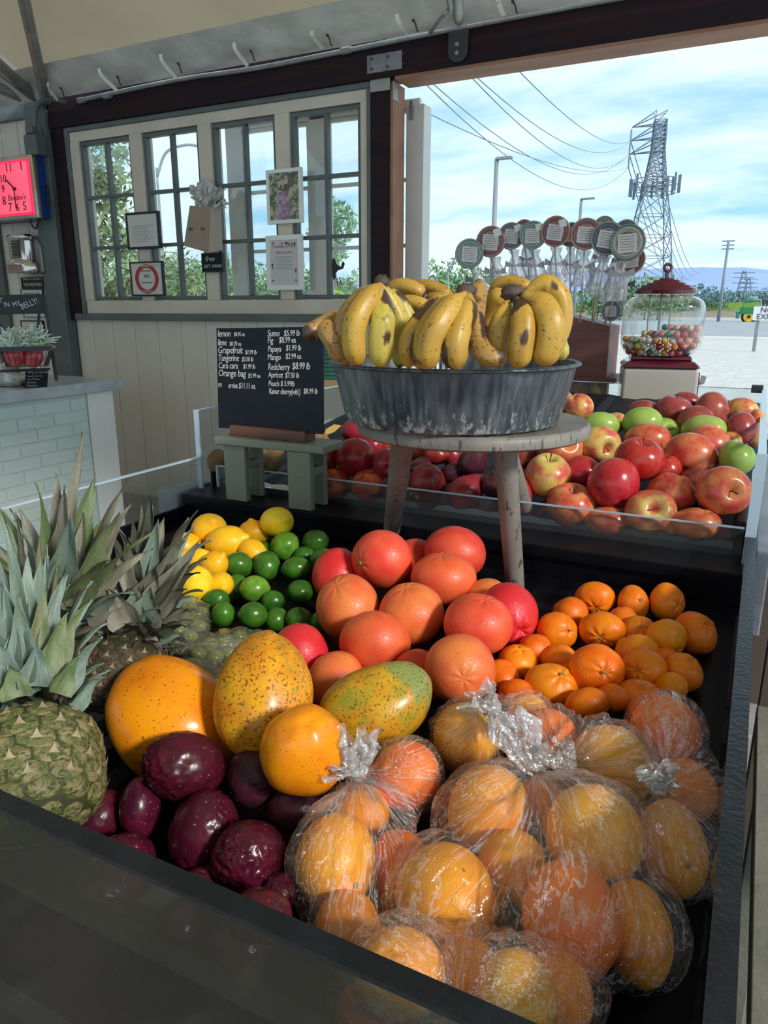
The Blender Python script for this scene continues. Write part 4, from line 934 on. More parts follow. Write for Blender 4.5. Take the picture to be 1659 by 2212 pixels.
FR['passion'] = [(397,1655,180,148,0,'passionw',(-.8,-.45),'big wrinkled passion fruit on top of the pile, in front of the orange papaya'),
 (549,1678,116,130,0,'passiond',(.2,-.9),'smooth oval dark purple passion fruit between the papayas'),
 (635,1750,118,96,0,'passiond',(.9,-.2),'dark passion fruit beside the knotted bag'),
 (440,1800,150,180,0,'passion',(.4,-.8),'tall dented passion fruit in the middle of the pile'),
 (540,1853,167,153,0,'passionw',(-.1,-.6),'round wrinkled passion fruit nearest the bagged oranges'),
 (216,1762,110,115,0,'passion',(-.7,.1),'passion fruit at the far left beside the pineapple'),
 (303,1745,88,130,0,'passion',(-.2,-.9),'narrow upright passion fruit second from left'),
 (272,1852,125,100,0,'passion',(-.6,-.3),'passion fruit cut off by the front guard below the far left one'),
 (437,1915,110,86,1,'passion',None,'passion fruit at the guard edge under the dented one'),
 (562,1978,140,112,0,'passion',(.0,-.3),'passion fruit with a tan scar at the guard edge'),
 (606,1930,78,84,1,'passion',None,'small passion fruit in the gap by the orange bag'),
 (236,1922,150,112,1,'passion',(-.3,.1),'passion fruit seen through the smoky front guard at the left'),
 (392,2005,100,110,1,'passion',None,'passion fruit seen dimly through the front guard in the middle'),
 (520,2048,155,115,1,'passionw',None,'wrinkled passion fruit seen through the front guard at the right')]
FR['orange'] = [(725,1860,175,195,0,'orangey',(.55,.15),'orange at the left end of the knotted left bag'),
 (777,1755,130,120,1,'orange',None,'orange behind the left end one in the knotted left bag'),
 (878,1675,145,145,0,'orangep',(-.5,-.6),'orange at the top right of the knotted left bag'),
 (863,1870,130,145,1,'orangep',None,'deep orange in the gap between the left and the large front bag'),
 (751,2003,140,145,1,'orange',None,'orange in the shadow under the left bag'),
 (1008,1590,146,142,0,'orangey',(-.2,-.7),'yellow orange in the small bag with the white knot'),
 (1140,1543,90,90,0,'orangey',None,'pale orange behind the white knot'),
 (1057,1757,180,200,0,'orangey',(.0,-1.1),'bright orange at the top left of the large front bag'),
 (962,1945,218,232,0,'orangey',(-.9,-.2),'yellow orange in the front middle of the large bag'),
 (1106,1872,150,150,1,'orangey',(.2,-.3),'olive shaded orange deep inside the large front bag'),
 (1284,1805,205,212,0,'orangey',(.1,.55),'yellow orange with its stem scar facing down in the large bag'),
 (1233,1986,208,240,0,'orangep',(-.1,-1.0),'deep orange with a strong highlight in the front of the large bag'),
 (1375,2015,150,210,1,'orangey',(.4,-.7),'pale orange at the lower right corner of the large bag'),
 (1170,1742,120,125,1,'orange',None,'orange behind the knot of the large front bag'),
 (1320,1655,172,175,0,'orangey',(.1,-1.0),'yellow orange in the upper right bag'),
 (1180,1590,126,118,0,'orangep',None,'orange under radiating film folds in the upper middle'),
 (1437,1578,145,150,0,'orangep',(-.1,-.9),'deep orange at the top of the right bag'),
 (1450,1832,148,198,0,'orangey',(.1,-.1),'pale yellow elongated orange at the bottom of the right bag'),
 (1480,1708,130,135,1,'orange',None,'orange in the middle of the right bag'),
 (862,2105,200,185,0,'orange',(-.3,-.8),'orange at the left of the lowest bag'),
 (1010,2130,185,185,1,'orange',None,'orange in the middle of the lowest bag'),
 (1117,2150,165,180,0,'orangey',(-.2,.3),'yellow orange with a star highlight in the lowest bag'),
 (1205,2150,150,170,1,'orange',None,'orange at the right end of the lowest bag'),
 (800,2190,150,150,1,'orangep',None,'orange seen through the front guard under the lowest bag')]
FR['papaya'] = [(376,1550,284,270,0,'pap',(-.85,-1.1),'large glossy orange papaya beside the pineapples'),
 (570,1497,212,272,0,'papg',(.05,-1.25),'upright speckled papaya with green streaks, pointed top'),
 (812,1524,246,188,0,'papg2',(.72,-.75),'yellow papaya with a green stem end, in front of the grapefruit'),
 (657,1619,192,192,0,'pap',(.14,-.72),'orange papaya with a puckered stem dimple facing up')]
PL = dict(lemon=(.985, .1), lime=(.955, .1), grape=(.98, .12), tang=(.935, .1), papaya=(.955, 0), passion=(.925, .05), orange=(.945, .05))
HL = dict(lemon=.018, lime=.016, grape=.03, tang=.018, passion=.02, orange=.022, papaya=0)
DZ = {('passion', 0): .055, ('papaya', 0): -.02, ('papaya', 3): .02, ('passion', 1): .02}
def solve():
    it = [(k, e) for k in FR for e in FR[k]]; D = np.array([ray(e[0], e[1]) for k, e in it]); s = []
    for (k, e), d in zip(it, D):
        z0, b = PL[k]; z0 += DZ.get((k, FR[k].index(e)), 0) - HL[k]*e[4]; s.append((z0-b*1.2-EYE)/(d[2]-b*d[1]))
    s = np.array(s); s0 = s.copy(); cv = D @ np.array(FW)
    ap = np.array([sqrt(e[2]*e[3])*.5/FPX for k, e in it])*cv*.97
    lock = np.array([.012 if e[4] else .004 for k, e in it])
    for n in range(400):
        P = D*s[:, None]; r = ap*s
        df = P[:, None]-P[None]; ds_ = np.sqrt((df**2).sum(2)); np.fill_diagonal(ds_, 9)
        ov = np.maximum(0, (r[:, None]+r[None])*.97-ds_); sg = np.where(s[:, None] >= s[None], 1, -1)
        s = s + np.clip((ov*sg).sum(1)*.25 - (s-s0)*lock*2, -.01, .01)
        zb = EYE + D[:, 2]*s; lim = (EYE-(floor_z(D[:, 1]*s)+r*.92))/(-D[:, 2]); s = np.minimum(s, lim)
        s = np.minimum(s, (YL-.004-r*.95)/D[:, 1])
    return it, s
CATS = dict(lemon=('lemon', 'lemon', 'lemons in the front bin'), lime=('lime', 'lime', 'limes in the front bin'), grape=('grapefruit', 'grapefruit', 'grapefruits in the front bin'), tang=('tangerine', 'tangerine', 'tangerines in the front bin'),
            passion=('passion_fruit', 'passion fruit', 'passion fruits in the front bin'), orange=('orange', 'orange', 'bagged oranges in the front bin'), papaya=('papaya', 'papaya', 'papayas in the front bin'))
POS = {}
its, ss = solve()
rg = random.Random(3)
for n_, ((k, e), s_) in enumerate(zip(its, ss)):
    x, y, w, h, hid, mk, so, lab = e
    if so is None: a_ = rg.uniform(0, 2*pi); so = (1.1*cos(a_), 1.1*sin(a_)); vis = False
    else: vis = so[0]**2+so[1]**2 < 1.05
    shape = {'grapen': 'grapen', 'passionw': 'passionw'}.get(mk, {'grape': 'grape', 'passion': 'passion'}.get(k, k))
    mm = FM['grapered'] if mk == 'grapen' else (FM['passion'] if mk == 'passionw' else FM[mk])
    st_ = 'citrus' if (vis and (k in ('tang', 'lemon') or e[0] in (825, 1284, 1450, 725))) else None
    o = fruit(CATS[k][0], shape, mm, (x, y, w, h), s_, ori(*so), lab, CATS[k][1], CATS[k][2], st_, M['calyx'], sd=n_, hi=(k in ('passion', 'papaya') or mk == 'grapen'),
              ratio={'papaya': .85}.get(k, 1.0))
    POS.setdefault(k, []).append((o, s_, sqrt(w*h)*.5*s_/FPX))
# dark specks and pits that catch the eye
# ---- rear tray
RT_ = []
def rear(name, shape, mk, L, cat, group, stem, z0=1.075, b=.26, Y0=1.50):
    for e in L: RT_.append((name, shape, mk, e, cat, group, stem, z0, b, Y0))
A_ = ('apple', 'apple'); ga = 'apples in the rear tray'
rear(*A_, None, [(1233,1091,104,98,0,'appleb',(.0,-.8),'orange red apple behind the low pane, leftmost of the front row'),
 (1324,1044,111,111,0,'apple',(-.3,-1.1),'deep red apple with its yellow calyx end facing down'),
 (1405,1106,108,98,0,'appley',(-.1,-.2),'yellow and red apple with a stem in its hollow, behind the low pane'),
 (1563,1060,114,108,0,'appleb',(.0,.02),'large red apple with its stem sticking out towards the right corner'),
 (1491,985,111,101,0,'appleb',(.7,-1.0),'pink red apple resting on top, its calyx facing left'),
 (1381,992,106,96,0,'apple',(.1,-.82),'red apple with a yellowish top and short stem in the middle'),
 (1450,1063,104,86,0,'appleb',(-.2,1.0),'striped orange red apple between the yellow one and the large red one'),
 (1501,1132,108,72,1,'appleb',None,'pinkish apple lowest at the right behind the low pane'),
 (1183,1027,98,98,0,'appley',(.0,-.85),'pale blush apple with small dark specks, right of the stool leg'),
 (1212,965,96,86,0,'appleb',(.25,-.1),'blush apple with a dark stem hollow just under the stool seat'),
 (1295,962,90,84,0,'appley',(.2,.25),'greenish yellow apple with its calyx facing right'),
 (1257,1022,84,78,1,'apple',None,'red apple behind the pale specked one'),
 (1312,1126,100,64,1,'appleb',None,'dim apple low behind the pane between the first two'),
 (1530,962,92,92,1,'appleb',None,'lumpy red apple behind the topmost pink red one'),
 (1398,950,98,70,1,'appleb',(-.2,-1.2),'wide blush apple in front of the two green ones'),
 (1431,932,82,60,1,'appleg',(.1,-.1),'green apple with a shallow hollow, right of the larger green one'),
 (1388,914,86,70,0,'appleg',(.3,-1.1),'larger green apple below the dusky back row'),
 (1521,931,94,68,0,'appleg',(.2,-1.1),'green apple at the right of the middle row'),
 (1592,990,74,78,0,'appleg',(.3,-.9),'green apple at the far right above the large red one'),
 (1296,920,82,60,0,'appleg',(.1,-1.1),'green apple beside the stool seat'),
 (1455,889,78,70,0,'appled',(.2,-.9),'dark red apple with a flat hollow at the centre of the back row'),
 (1502,911,84,70,0,'appled',None,'dusky apple above the right green one'),
 (1536,888,76,84,0,'appled',None,'rosy apple in the back row right of the centre'),
 (1602,888,68,58,1,'appley',None,'brownish apple at the back right corner'),
 (1598,929,68,78,0,'appled',None,'dusky red apple at the right edge'),
 (1578,942,60,66,1,'appled',None,'red apple behind the dusky right edge one'),
 (1390,889,66,50,1,'appled',None,'dusky apple at the left end of the back row'),
 (1481,868,60,44,1,'appled',None,'rearmost apple behind the dark red one'),
 (1574,958,54,52,1,'appley',None,'yellow apple in the gap at the right'),
 (1251,880,62,60,1,'appley',None,'yellow green apple behind the stool seat edge'),
 (1214,868,52,52,1,'appleb',None,'orange apple showing between tub and stool seat'),
 (1331,912,52,42,1,'appley',None,'small apple in the gap left of the larger green one'),
 (1311,926,52,44,1,'appley',None,'yellowish apple in the gap under the green ones'),
 (1560,1006,60,50,1,'apple',None,'red apple between the topmost one and the large red one'),
 (1128,980,68,68,1,'appled',None,'dark apple in the shade behind the right stool leg'),
 (1437,1014,70,66,1,'apple',None,'red apple deep under the topmost one'),
 (1506,1052,86,84,1,'appled',None,'dark apple in the shadow left of the large red one'),
 (1633,925,44,84,1,'appley',None,'apple pressed against the right side pane'),
 (1116,1068,66,82,1,'apple',None,'red apple half behind the right stool leg')], 'apple', ga, 'apple')
gn = 'nectarines in the rear tray'
rear('nectarine', 'necta', None, [(698,986,72,76,0,'necta',(-.1,-.9),'dark red nectarine beside the bench top'),
 (768,988,88,84,0,'necta',(.2,-1.1),'largest dark red nectarine with a crease on its right'),
 (724,1044,72,68,0,'nectao',(-.2,-.6),'red and orange mottled nectarine behind the low pane'),
 (796,1048,76,70,0,'nectao',(.1,-.9),'red nectarine with a curved crease behind the low pane'),
 (772,932,72,54,0,'necta',(.3,-.9),'nectarine just under the left of the stool seat'),
 (835,954,52,48,1,'nectao',None,'red nectarine left of the stool leg, high up'),
 (803,963,50,46,1,'necta',None,'nectarine behind the largest one'),
 (834,1000,58,64,0,'necta',(.1,.5),'dark nectarine beside the left stool leg'),
 (900,972,48,52,1,'nectao',None,'red nectarine just right of the left stool leg')], 'nectarine', gn, None)
gp = 'red pears and plums in the rear tray'
rear('pear', 'pear', None, [(923,1053,80,104,0,'pear',(.05,1.25),'dark red pear hanging its stem down over the low pane'),
 (1009,1062,90,78,0,'pear',(.9,-.5),'plump dark red pear lying behind the low pane'),
 (938,975,66,58,0,'pear',(-.5,-.9),'dark pear with its neck up behind the pointed one'),
 (1021,994,66,72,0,'plum',(.1,-.8),'glossy near black pear under the stool seat'),
 (980,986,60,56,1,'pear',None,'dusky pear in the middle of the shaded row'),
 (907,1006,52,40,1,'plum',None,'near black pear shoulder behind the left of the pointed one'),
 (972,1022,60,46,1,'plum',None,'dark pear between the pointed and the plump ones'),
 (1072,1055,62,76,1,'plum',None,'dark pear behind the right stool leg')], 'pear', gp, 'pear')
rear('peach', 'necta', None, [(981,962,54,40,1,'nectao',None,'orange peach peeping out below the middle of the stool seat')], 'peach', gn, None)
rear('kiwi', 'kiwi', None, [(553,978,50,40,0,'kiwi',(.1,.1),'kiwi with a dark button seen between the bench legs, upper'),
 (579,1002,54,44,0,'kiwi',(-.1,.1),'kiwi in front, seen between the bench legs'), (469,996,44,52,0,'kiwi',None,'kiwi at the far left of the rear tray'),
 (593,972,46,44,1,'kiwi',None,'kiwi behind the right bench leg'), (520,1000,50,44,1,'kiwi',None,'kiwi half hidden by the left bench leg')], 'kiwi', 'kiwis in the rear tray', None)
rear('yellow_onion', 'onion', None, [(683,948,60,34,0,'kiwi',(1.1,.3),'papery brown onion behind the right end of the bench top')], 'onion', None, None)
def solve2():
    D = np.array([ray(t[3][0], t[3][1]) for t in RT_]); s = []
    for t, d in zip(RT_, D):
        z0, b, Y0 = t[7:]; z0 -= .022*t[3][4]; s.append((z0-b*Y0-EYE)/(d[2]-b*d[1]))
    s = np.array(s); s0 = s.copy(); cv = D @ np.array(FW); ap = np.array([sqrt(t[3][2]*t[3][3])*.5/FPX for t in RT_])*cv*.97
    for n in range(400):
        P = D*s[:, None]; r = ap*s; df = P[:, None]-P[None]; dd = np.sqrt((df**2).sum(2)); np.fill_diagonal(dd, 9)
        ov = np.maximum(0, (r[:, None]+r[None])*.97-dd); sg = np.where(s[:, None] >= s[None], 1, -1)
        s = s + np.clip((ov*sg).sum(1)*.25 - (s-s0)*.01, -.01, .01)
        tz = 1.004+np.maximum(0, D[:, 1]*s-YP)*.115; s = np.minimum(s, (EYE-tz-r*.9)/(-D[:, 2])); s = np.maximum(s, (YP+.010+r*.9)/D[:, 1]); s = np.minimum(s, (YB-.03-r)/D[:, 1])
        s = np.where(D[:, 0]*s > -.1, s, s)
    return s
s2 = solve2()
for n_, (t, s_) in enumerate(zip(RT_, s2)):
    name, shape, mk, e, cat, grp, stem = t[:7]; x, y, w, h, hid, mk, so, lab = e
    if so is None: a_ = rg.uniform(0, 2*pi); so = (1.15*cos(a_), 1.15*sin(a_)); vis = False
    else: vis = so[0]**2+so[1]**2 < 1.6
    fruit(name, shape, FM[mk], (x, y, w, h), s_, ori(*so), lab, cat, grp, stem if (vis and stem) else None, M['stem'], sd=n_)
# ================================================================ plastic bags: a taut film over the fruit, gathered to a knot
M['film'] = sheet_mat('clear produce bag film', (.99, .99, .99), gloss=.055, rough=.05, opac=.018, edge=.45, body=(.85, .83, .83), bump=.7, bs=22)
M['film2'] = sheet_mat('bunched white film', (.95, .95, .95), gloss=.16, rough=.14, opac=.26, edge=.65, body=(.85, .84, .84), bump=.6, bs=50)
M['filmg'] = sheet_mat('clear green tinted bag film', (.88, .90, .78), gloss=.10, rough=.10, opac=.09, edge=.6, body=(.45, .45, .32), bump=.5, bs=30)
def streaky(m, lo=.012, hi=.42, k=1.0, bump=1.6):
    # milky film creases, their highlights painted in as white lines running towards the knot (attribute 'flow' = direction from the knot)
    nt = m.node_tree; N = nt.nodes.new; L = nt.links.new
    a = N('ShaderNodeAttribute'); a.attribute_name = 'flow'
    n = N('ShaderNodeTexNoise'); n.inputs['Scale'].default_value = 9*k; n.inputs['Detail'].default_value = 5; n.inputs['Roughness'].default_value = .6; n.inputs['Distortion'].default_value = .35; L(a.outputs['Vector'], n.inputs['Vector'])
    r = N('ShaderNodeValToRGB'); e = r.color_ramp.elements; e[0].position = .455; e[0].color = (lo, lo, lo, 1); e[1].position = .498; e[1].color = (hi, hi, hi, 1)
    x = e.new(.512); x.color = (lo*3, lo*3, lo*3, 1); x = e.new(.60); x.color = (lo, lo, lo, 1); x = e.new(.635); x.color = (hi*.7, hi*.7, hi*.7, 1); x = e.new(.66); x.color = (lo, lo, lo, 1); L(n.outputs['Fac'], r.inputs[0])
    mixes = [q for q in nt.nodes if q.type == 'MIX_SHADER' and not q.inputs[0].is_linked]; L(r.outputs[0], mixes[0].inputs[0])
    b0 = [q for q in nt.nodes if q.type == 'BUMP'][0]; b2 = N('ShaderNodeBump'); b2.inputs['Strength'].default_value = bump; b2.inputs['Distance'].default_value = .006
    L(n.outputs['Fac'], b2.inputs['Height']); L(b2.outputs[0], b0.inputs['Normal'])
streaky(M['film']); streaky(M['filmg'], .04, .30)
from mathutils.bvhtree import BVHTree
def film(parent, balls, knot, mt, seed=0, sub=6, pull=.25, name='film', wr=.006, infl=.004):
    """balls: (centre, radius); knot: point the film is gathered to"""
    bm = bmesh.new(); rn = random.Random(seed)
    ico = bmesh.new(); bmesh.ops.create_icosphere(ico, subdivisions=3, radius=1); dirs = [v.co.copy() for v in ico.verts]; ico.free()
    for c, r in balls:
        for d in dirs: bm.verts.new(c+d*(r+infl))
    for j in range(6): bm.verts.new(knot+Vector((rn.uniform(-1, 1), rn.uniform(-1, 1), rn.uniform(-1, 1)))*.006)
    bmesh.ops.convex_hull(bm, input=bm.verts[:]); hull = BVHTree.FromBMesh(bm); bm.free()
    cen = sum((c for c, r in balls), Vector())/len(balls)
    ax = (knot-cen).normalized(); e1 = ax.orthogonal().normalized(); e2 = ax.cross(e1)
    ub = bmesh.new(); bmesh.ops.create_icosphere(ub, subdivisions=sub, radius=1)
    ks = (knot-cen).length
    for v in ub.verts:
        d = v.co.normalized(); h = hull.ray_cast(cen, d); rh = (h[0]-cen).length if h[0] else .05
        ru = 0
        for c, r in balls:
            oc = cen-c; b = oc.dot(d); q = b*b-(oc.dot(oc)-(r+infl*.6)**2)
            if q > 0: ru = max(ru, -b+sqrt(q))
        gap = rh-ru if ru > 0 else rh*.5
        r = rh - gap*pull*min(1, gap/.02+.2)
        # pleats that run to the knot
        a = atan2(d.dot(e2), d.dot(e1)); p = cen+d*r; dk = (p-knot).length
        w = exp(-dk/.075)*1.8 + .25
        if gap > .002: w *= 1.5
        pl = (abs(sin(a*9+seed+2*noise.noise(d*2.0)))**.6 - .6)*.5 + noise.noise(Vector((a*7, dk*9, seed)))
        q3 = p*38+Vector((seed, 0, 0)); cr = abs(noise.noise(q3))*-1.0+.3
        r2 = r + (pl*wr*w + cr*wr*.5*(1 if gap > .003 else .35))
        if ru > 0: r2 = max(r2, ru+.0006)
        v.co = cen+d*r2
    me = bpy.data.meshes.new(name); og = Vector(parent.location)
    fl = []
    for v in ub.verts:
        q = v.co-knot; fl += list(q.normalized()*1.0 + Vector((q.length*1.2, 0, seed)))
        v.co -= og
    ub.to_mesh(me); ub.free(); me.materials.append(mt); me.polygons.foreach_set('use_smooth', [True]*len(me.polygons))
    me.attributes.new('flow', 'FLOAT_VECTOR', 'POINT').data.foreach_set('vector', fl)
    o = bpy.data.objects.new(name, me); C.objects.link(o); o.parent = parent; return o
def ruffle(parent, base, tip, w0, w1, seed, mt, name='gathered_end', folds=9, nr=16, na=90, flat=.5):
    """crumpled, fluted trumpet of film from base (narrow) to tip (wide)"""
    base, tip = Vector(base), Vector(tip); ax = (tip-base); l = ax.length; ax.normalize(); e1 = (RT-ax*RT.dot(ax)).normalized(); e2 = ax.cross(e1); g = MB(); vs = []; fs = []
    for i in range(nr+1):
        t = i/nr; w = w0+(w1-w0)*t**.8
        for j in range(na):
            a = 2*pi*j/na; f = 1+.42*t*sin(folds*a+seed+2*sin(a*2+seed))+.25*noise.noise(Vector((cos(a)*2.5, sin(a)*2.5, t*4+seed)))
            lz = l*t*(1+.20*t*sin(a*5+seed*2)+.15*t*noise.noise(Vector((a, seed, 1))))
            vs.append(base+ax*lz+e1*cos(a)*w*f+e2*sin(a)*w*f*flat + Vector((noise.noise(Vector((a*3, t*7, seed))), noise.noise(Vector((a*3, t*7, seed+9))), 0))*.005)
    for i in range(nr):
        for j in range(na): fs.append((i*na+j, i*na+(j+1) % na, (i+1)*na+(j+1) % na, (i+1)*na+j))
    return g.add(vs, fs).build(name, mt, parent, smooth=True)
OB = POS['orange']; GB = POS['grape']
def bag(label, idx, kn, ks, tail, tw, seed, pull=.25, tail2=None):
    balls = [(Vector(OB[i][0].location), OB[i][2]) for i in idx]
    k = at(kn[0], kn[1], ks); c = sum((b[0] for b in balls), Vector())/len(balls)
    t = thing('orange_bag', label, 'plastic bag', Vector((c.x, c.y, min(b[0].z-b[1] for b in balls))), 'bags of oranges in the front bin')
    film(t, balls, k, M['film'], seed, 6, pull)
    if tail: 
        tp = at(tail[0], tail[1], ks-.012); ruffle(t, k-(tp-k)*.25, tp, .007, tw, seed, M['film2'])
        g = MB(); g.sphere(k, (.012, .010, .010), 20, 14); g.v = [tuple(Vector(v)+Vector(v).normalized()*.005*noise.noise(Vector(v)*260)) for v in g.v]; g.build('knot', M['film2'], t, smooth=True)
        if tail2: ruffle(t, k, at(tail2[0], tail2[1], ks-.008), .006, tw*.75, seed+5, M['film2'])
    return t
s_of = lambda i: OB[i][1]
bag('knotted clear bag of oranges at the left, its tied end flaring up like a fan', (0, 1, 2, 4), (768, 1668), s_of(1)-.06, (772, 1588), .020, 1, tail2=(705, 1668))
bag('small clear bag with a thick white knot on top of a yellow orange', (5, 6), (1062, 1530), s_of(5)-.055, (1030, 1502), .020, 2, tail2=(1090, 1580))
bag('large clear bag of oranges in front with shiny taut film and a white knot', (7, 8, 9, 10, 11, 12, 13), (1152, 1650), s_of(13)-.055, (1105, 1560), .022, 3, .35, tail2=(1192, 1630))
bag('clear bag in the upper right with a yellow orange and a crumpled corner', (14, 15), (1225, 1655), s_of(14)-.05, (1200, 1620), .017, 4, .35)
bag('clear bag at the right wall with a deep orange on top', (16, 17, 18), (1420, 1690), s_of(17)-.05, (1418, 1660), .016, 5, .3, tail2=(1440, 1700))
bag('clear bag of oranges lowest in the picture, cut off by the front guard', (19, 20, 21, 22, 23), (985, 2190), s_of(20)-.05, None, 0, 7, .35)
# ---- bags of green grapes (children of nothing: the grapes lie inside, the film is the bag)
def grape_bag(label, spots, w, knot, seed, tail, where):
    balls = []
    for i, (x, y, s_) in enumerate(spots):
        o = fruit('green_grape', 'kiwi', FM['grapes'], (x, y, w, w*.82), s_, ori(cos(i*2.1), sin(i*2.1)*.6), 'dull green grape seen in the '+where, 'grape', 'green grapes in the '+where, sd=i)
        balls.append((Vector(o.location), w*.5*s_/FPX))
    c = sum((b[0] for b in balls), Vector())/len(balls); t = thing('grape_bag', label, 'plastic bag', (c.x, c.y, min(b[0].z-b[1] for b in balls)), 'bags of green grapes')
    k = at(*knot); film(t, balls, k, M['filmg'], seed, 5, .3, wr=.004)
    if tail: ruffle(t, k, at(*tail), .007, .02, seed, M['filmg'], folds=6)
GR1 = [(x, y, 1.17-(y-1380)*.0016+.0*x) for x, y in ((452,1392),(485,1385),(520,1378),(552,1384),(465,1420),(498,1412),(532,1406),(560,1412),(440,1450),(475,1448),(505,1440),(430,1415),(540,1435))]
grape_bag('olive tinted bag of green grapes behind the speckled papaya', GR1, 38, (398, 1395, 1.10), 11, (372, 1400, 1.09), 'larger tinted bag behind the speckled papaya')
GR2 = [(x, y, 1.04-(y-1440)*.0016) for x, y in ((378,1452),(408,1446),(438,1452),(462,1468),(395,1478),(425,1480),(452,1490),(480,1490))]
grape_bag('smaller tinted bag of grapes just behind the glossy papaya', GR2, 36, (400, 1432, 1.0), 12, None, 'smaller tinted bag behind the glossy papaya')
GR3 = [(x, y, 1.22-(y-1330)*.0016) for x, y in ((408,1310),(430,1325),(405,1340),(428,1352),(388,1362),(412,1375))]
grape_bag('tinted grape bag half behind the right pineapple crown', GR3, 36, (440, 1330, 1.17), 13, None, 'tinted bag beside the right pineapple crown')

# ================================================================ pineapples
M['pine'] = mat('pineapple eye skin', (.10, .115, .025), (.27, .21, .10), 1.3, .5, c3=(.05, .07, .015), sc3=2.5, lo3=.52, hi3=.62, bump=.8, bs=4, rnd=.12)
M['bract'] = mat('dry pineapple bract', (.36, .28, .17), (.22, .16, .09), 2, .6, rnd=.1)
M['pcore'] = mat('dark pineapple skin grooves', (.045, .045, .015), (.03, .04, .012), 40, .6)
M['pined'] = mat('dark pineapple eye skin', (.05, .040, .022), (.11, .07, .035), 1.3, .55, bump=.8, bs=4, rnd=.12)
def leafmat(name, a, b, dry):
    return mat(name, a, b, 14, .45, stretch=(8, 8, 1.0), c3=dry, sc3=9, lo3=.55, hi3=.75, bump=.35, bs=90, rnd=.12)
LF = [leafmat('blue green pineapple leaf', (.20, .275, .225), (.14, .205, .155), (.22, .22, .14)), leafmat('green pineapple leaf', (.12, .17, .06), (.20, .25, .13), (.20, .15, .08)),
      leafmat('grey dry pineapple leaf', (.17, .165, .12), (.25, .24, .18), (.10, .075, .05)), leafmat('dark withered pineapple leaf', (.05, .055, .04), (.09, .09, .06), (.06, .04, .03))]
def leaf_mesh(kind, L_, wd, bend, curl, seed, m):
    """blade growing along +z, bending towards +x, V section"""
    n = 12; c = 5; vs = []; fs = []; rn = random.Random(seed); a = 0; p = Vector((0, 0, 0)); tw = rn.uniform(-.5, .5)*curl
    for i in range(n+1):
        t = i/n; ww = wd*(1-t**2.2)*(.72+.28*sin(pi*min(1, t*1.6+.15)))
        a = bend*t**1.5*1.4 + curl*1.5*max(0, t-.6); d = Vector((sin(a), 0, cos(a))); nn = Vector((cos(a), 0, -sin(a)))
        for j in range(c):
            u = j/(c-1)*2-1; dd = -abs(u)*ww*.38*(1-t*.4); side = Vector((0, 1, 0)); off = side*u*ww*.5 + nn*(-dd) 
            off = Matrix.Rotation(tw*t*t, 3, d) @ off
            vs.append(p+off+nn*.0015*sin(9*t+u*3+seed))
        p = p+d*L_/n
    for i in range(n):
        for j in range(c-1): q = i*c+j; fs.append((q, q+1, q+c+1, q+c))
    me = bpy.data.meshes.new('leaf'); me.from_pydata([tuple(v) for v in vs], [], fs); me.materials.append(m); me.polygons.foreach_set('use_smooth', [True]*len(fs)); return me
def eye_mesh(m1, m2):
    g = MB(); vs = []; n = 8
    vs.append((0, 0, .30)); 
    for k, (r, z) in enumerate(((.45, .27), (.80, .15), (.97, -.05), (1.0, -.25))):
        for j in range(n): a = 2*pi*j/n+pi/8; q = 1/max(abs(cos(a)), abs(sin(a)))**.35; vs.append((r*cos(a)*q*.92, r*sin(a)*q*.92, z))
    fs = [(0, 1+j, 1+(j+1) % n) for j in range(n)]
    for k in range(3):
        for j in range(n): fs.append((1+k*n+j, 1+(k+1)*n+j, 1+(k+1)*n+(j+1) % n, 1+k*n+(j+1) % n))
    g.add(vs, fs, 0)
    # bract: a papery spike pointing up over the eye from its lower rim
    g.add([(-.34, -.25, .24), (.34, -.25, .24), (.16, .0, .42), (-.16, .0, .42), (0, .62, .66), (-.07, .25, .56), (.07, .25, .56), (0, -.45, .2)], [(7, 1, 0), (0, 1, 2, 3), (3, 2, 6, 5), (5, 6, 4)], 1)
    me = bpy.data.meshes.new('eye'); me.from_pydata(g.v, [], g.f); me.materials.append(m1); me.materials.append(m2); me.polygons.foreach_set('material_index', g.m)
    me.polygons.foreach_set('use_smooth', [mi == 0 for mi in g.m]); return me
EM = [eye_mesh(M['pine'], M['bract']), eye_mesh(M['pined'], M['bract'])]
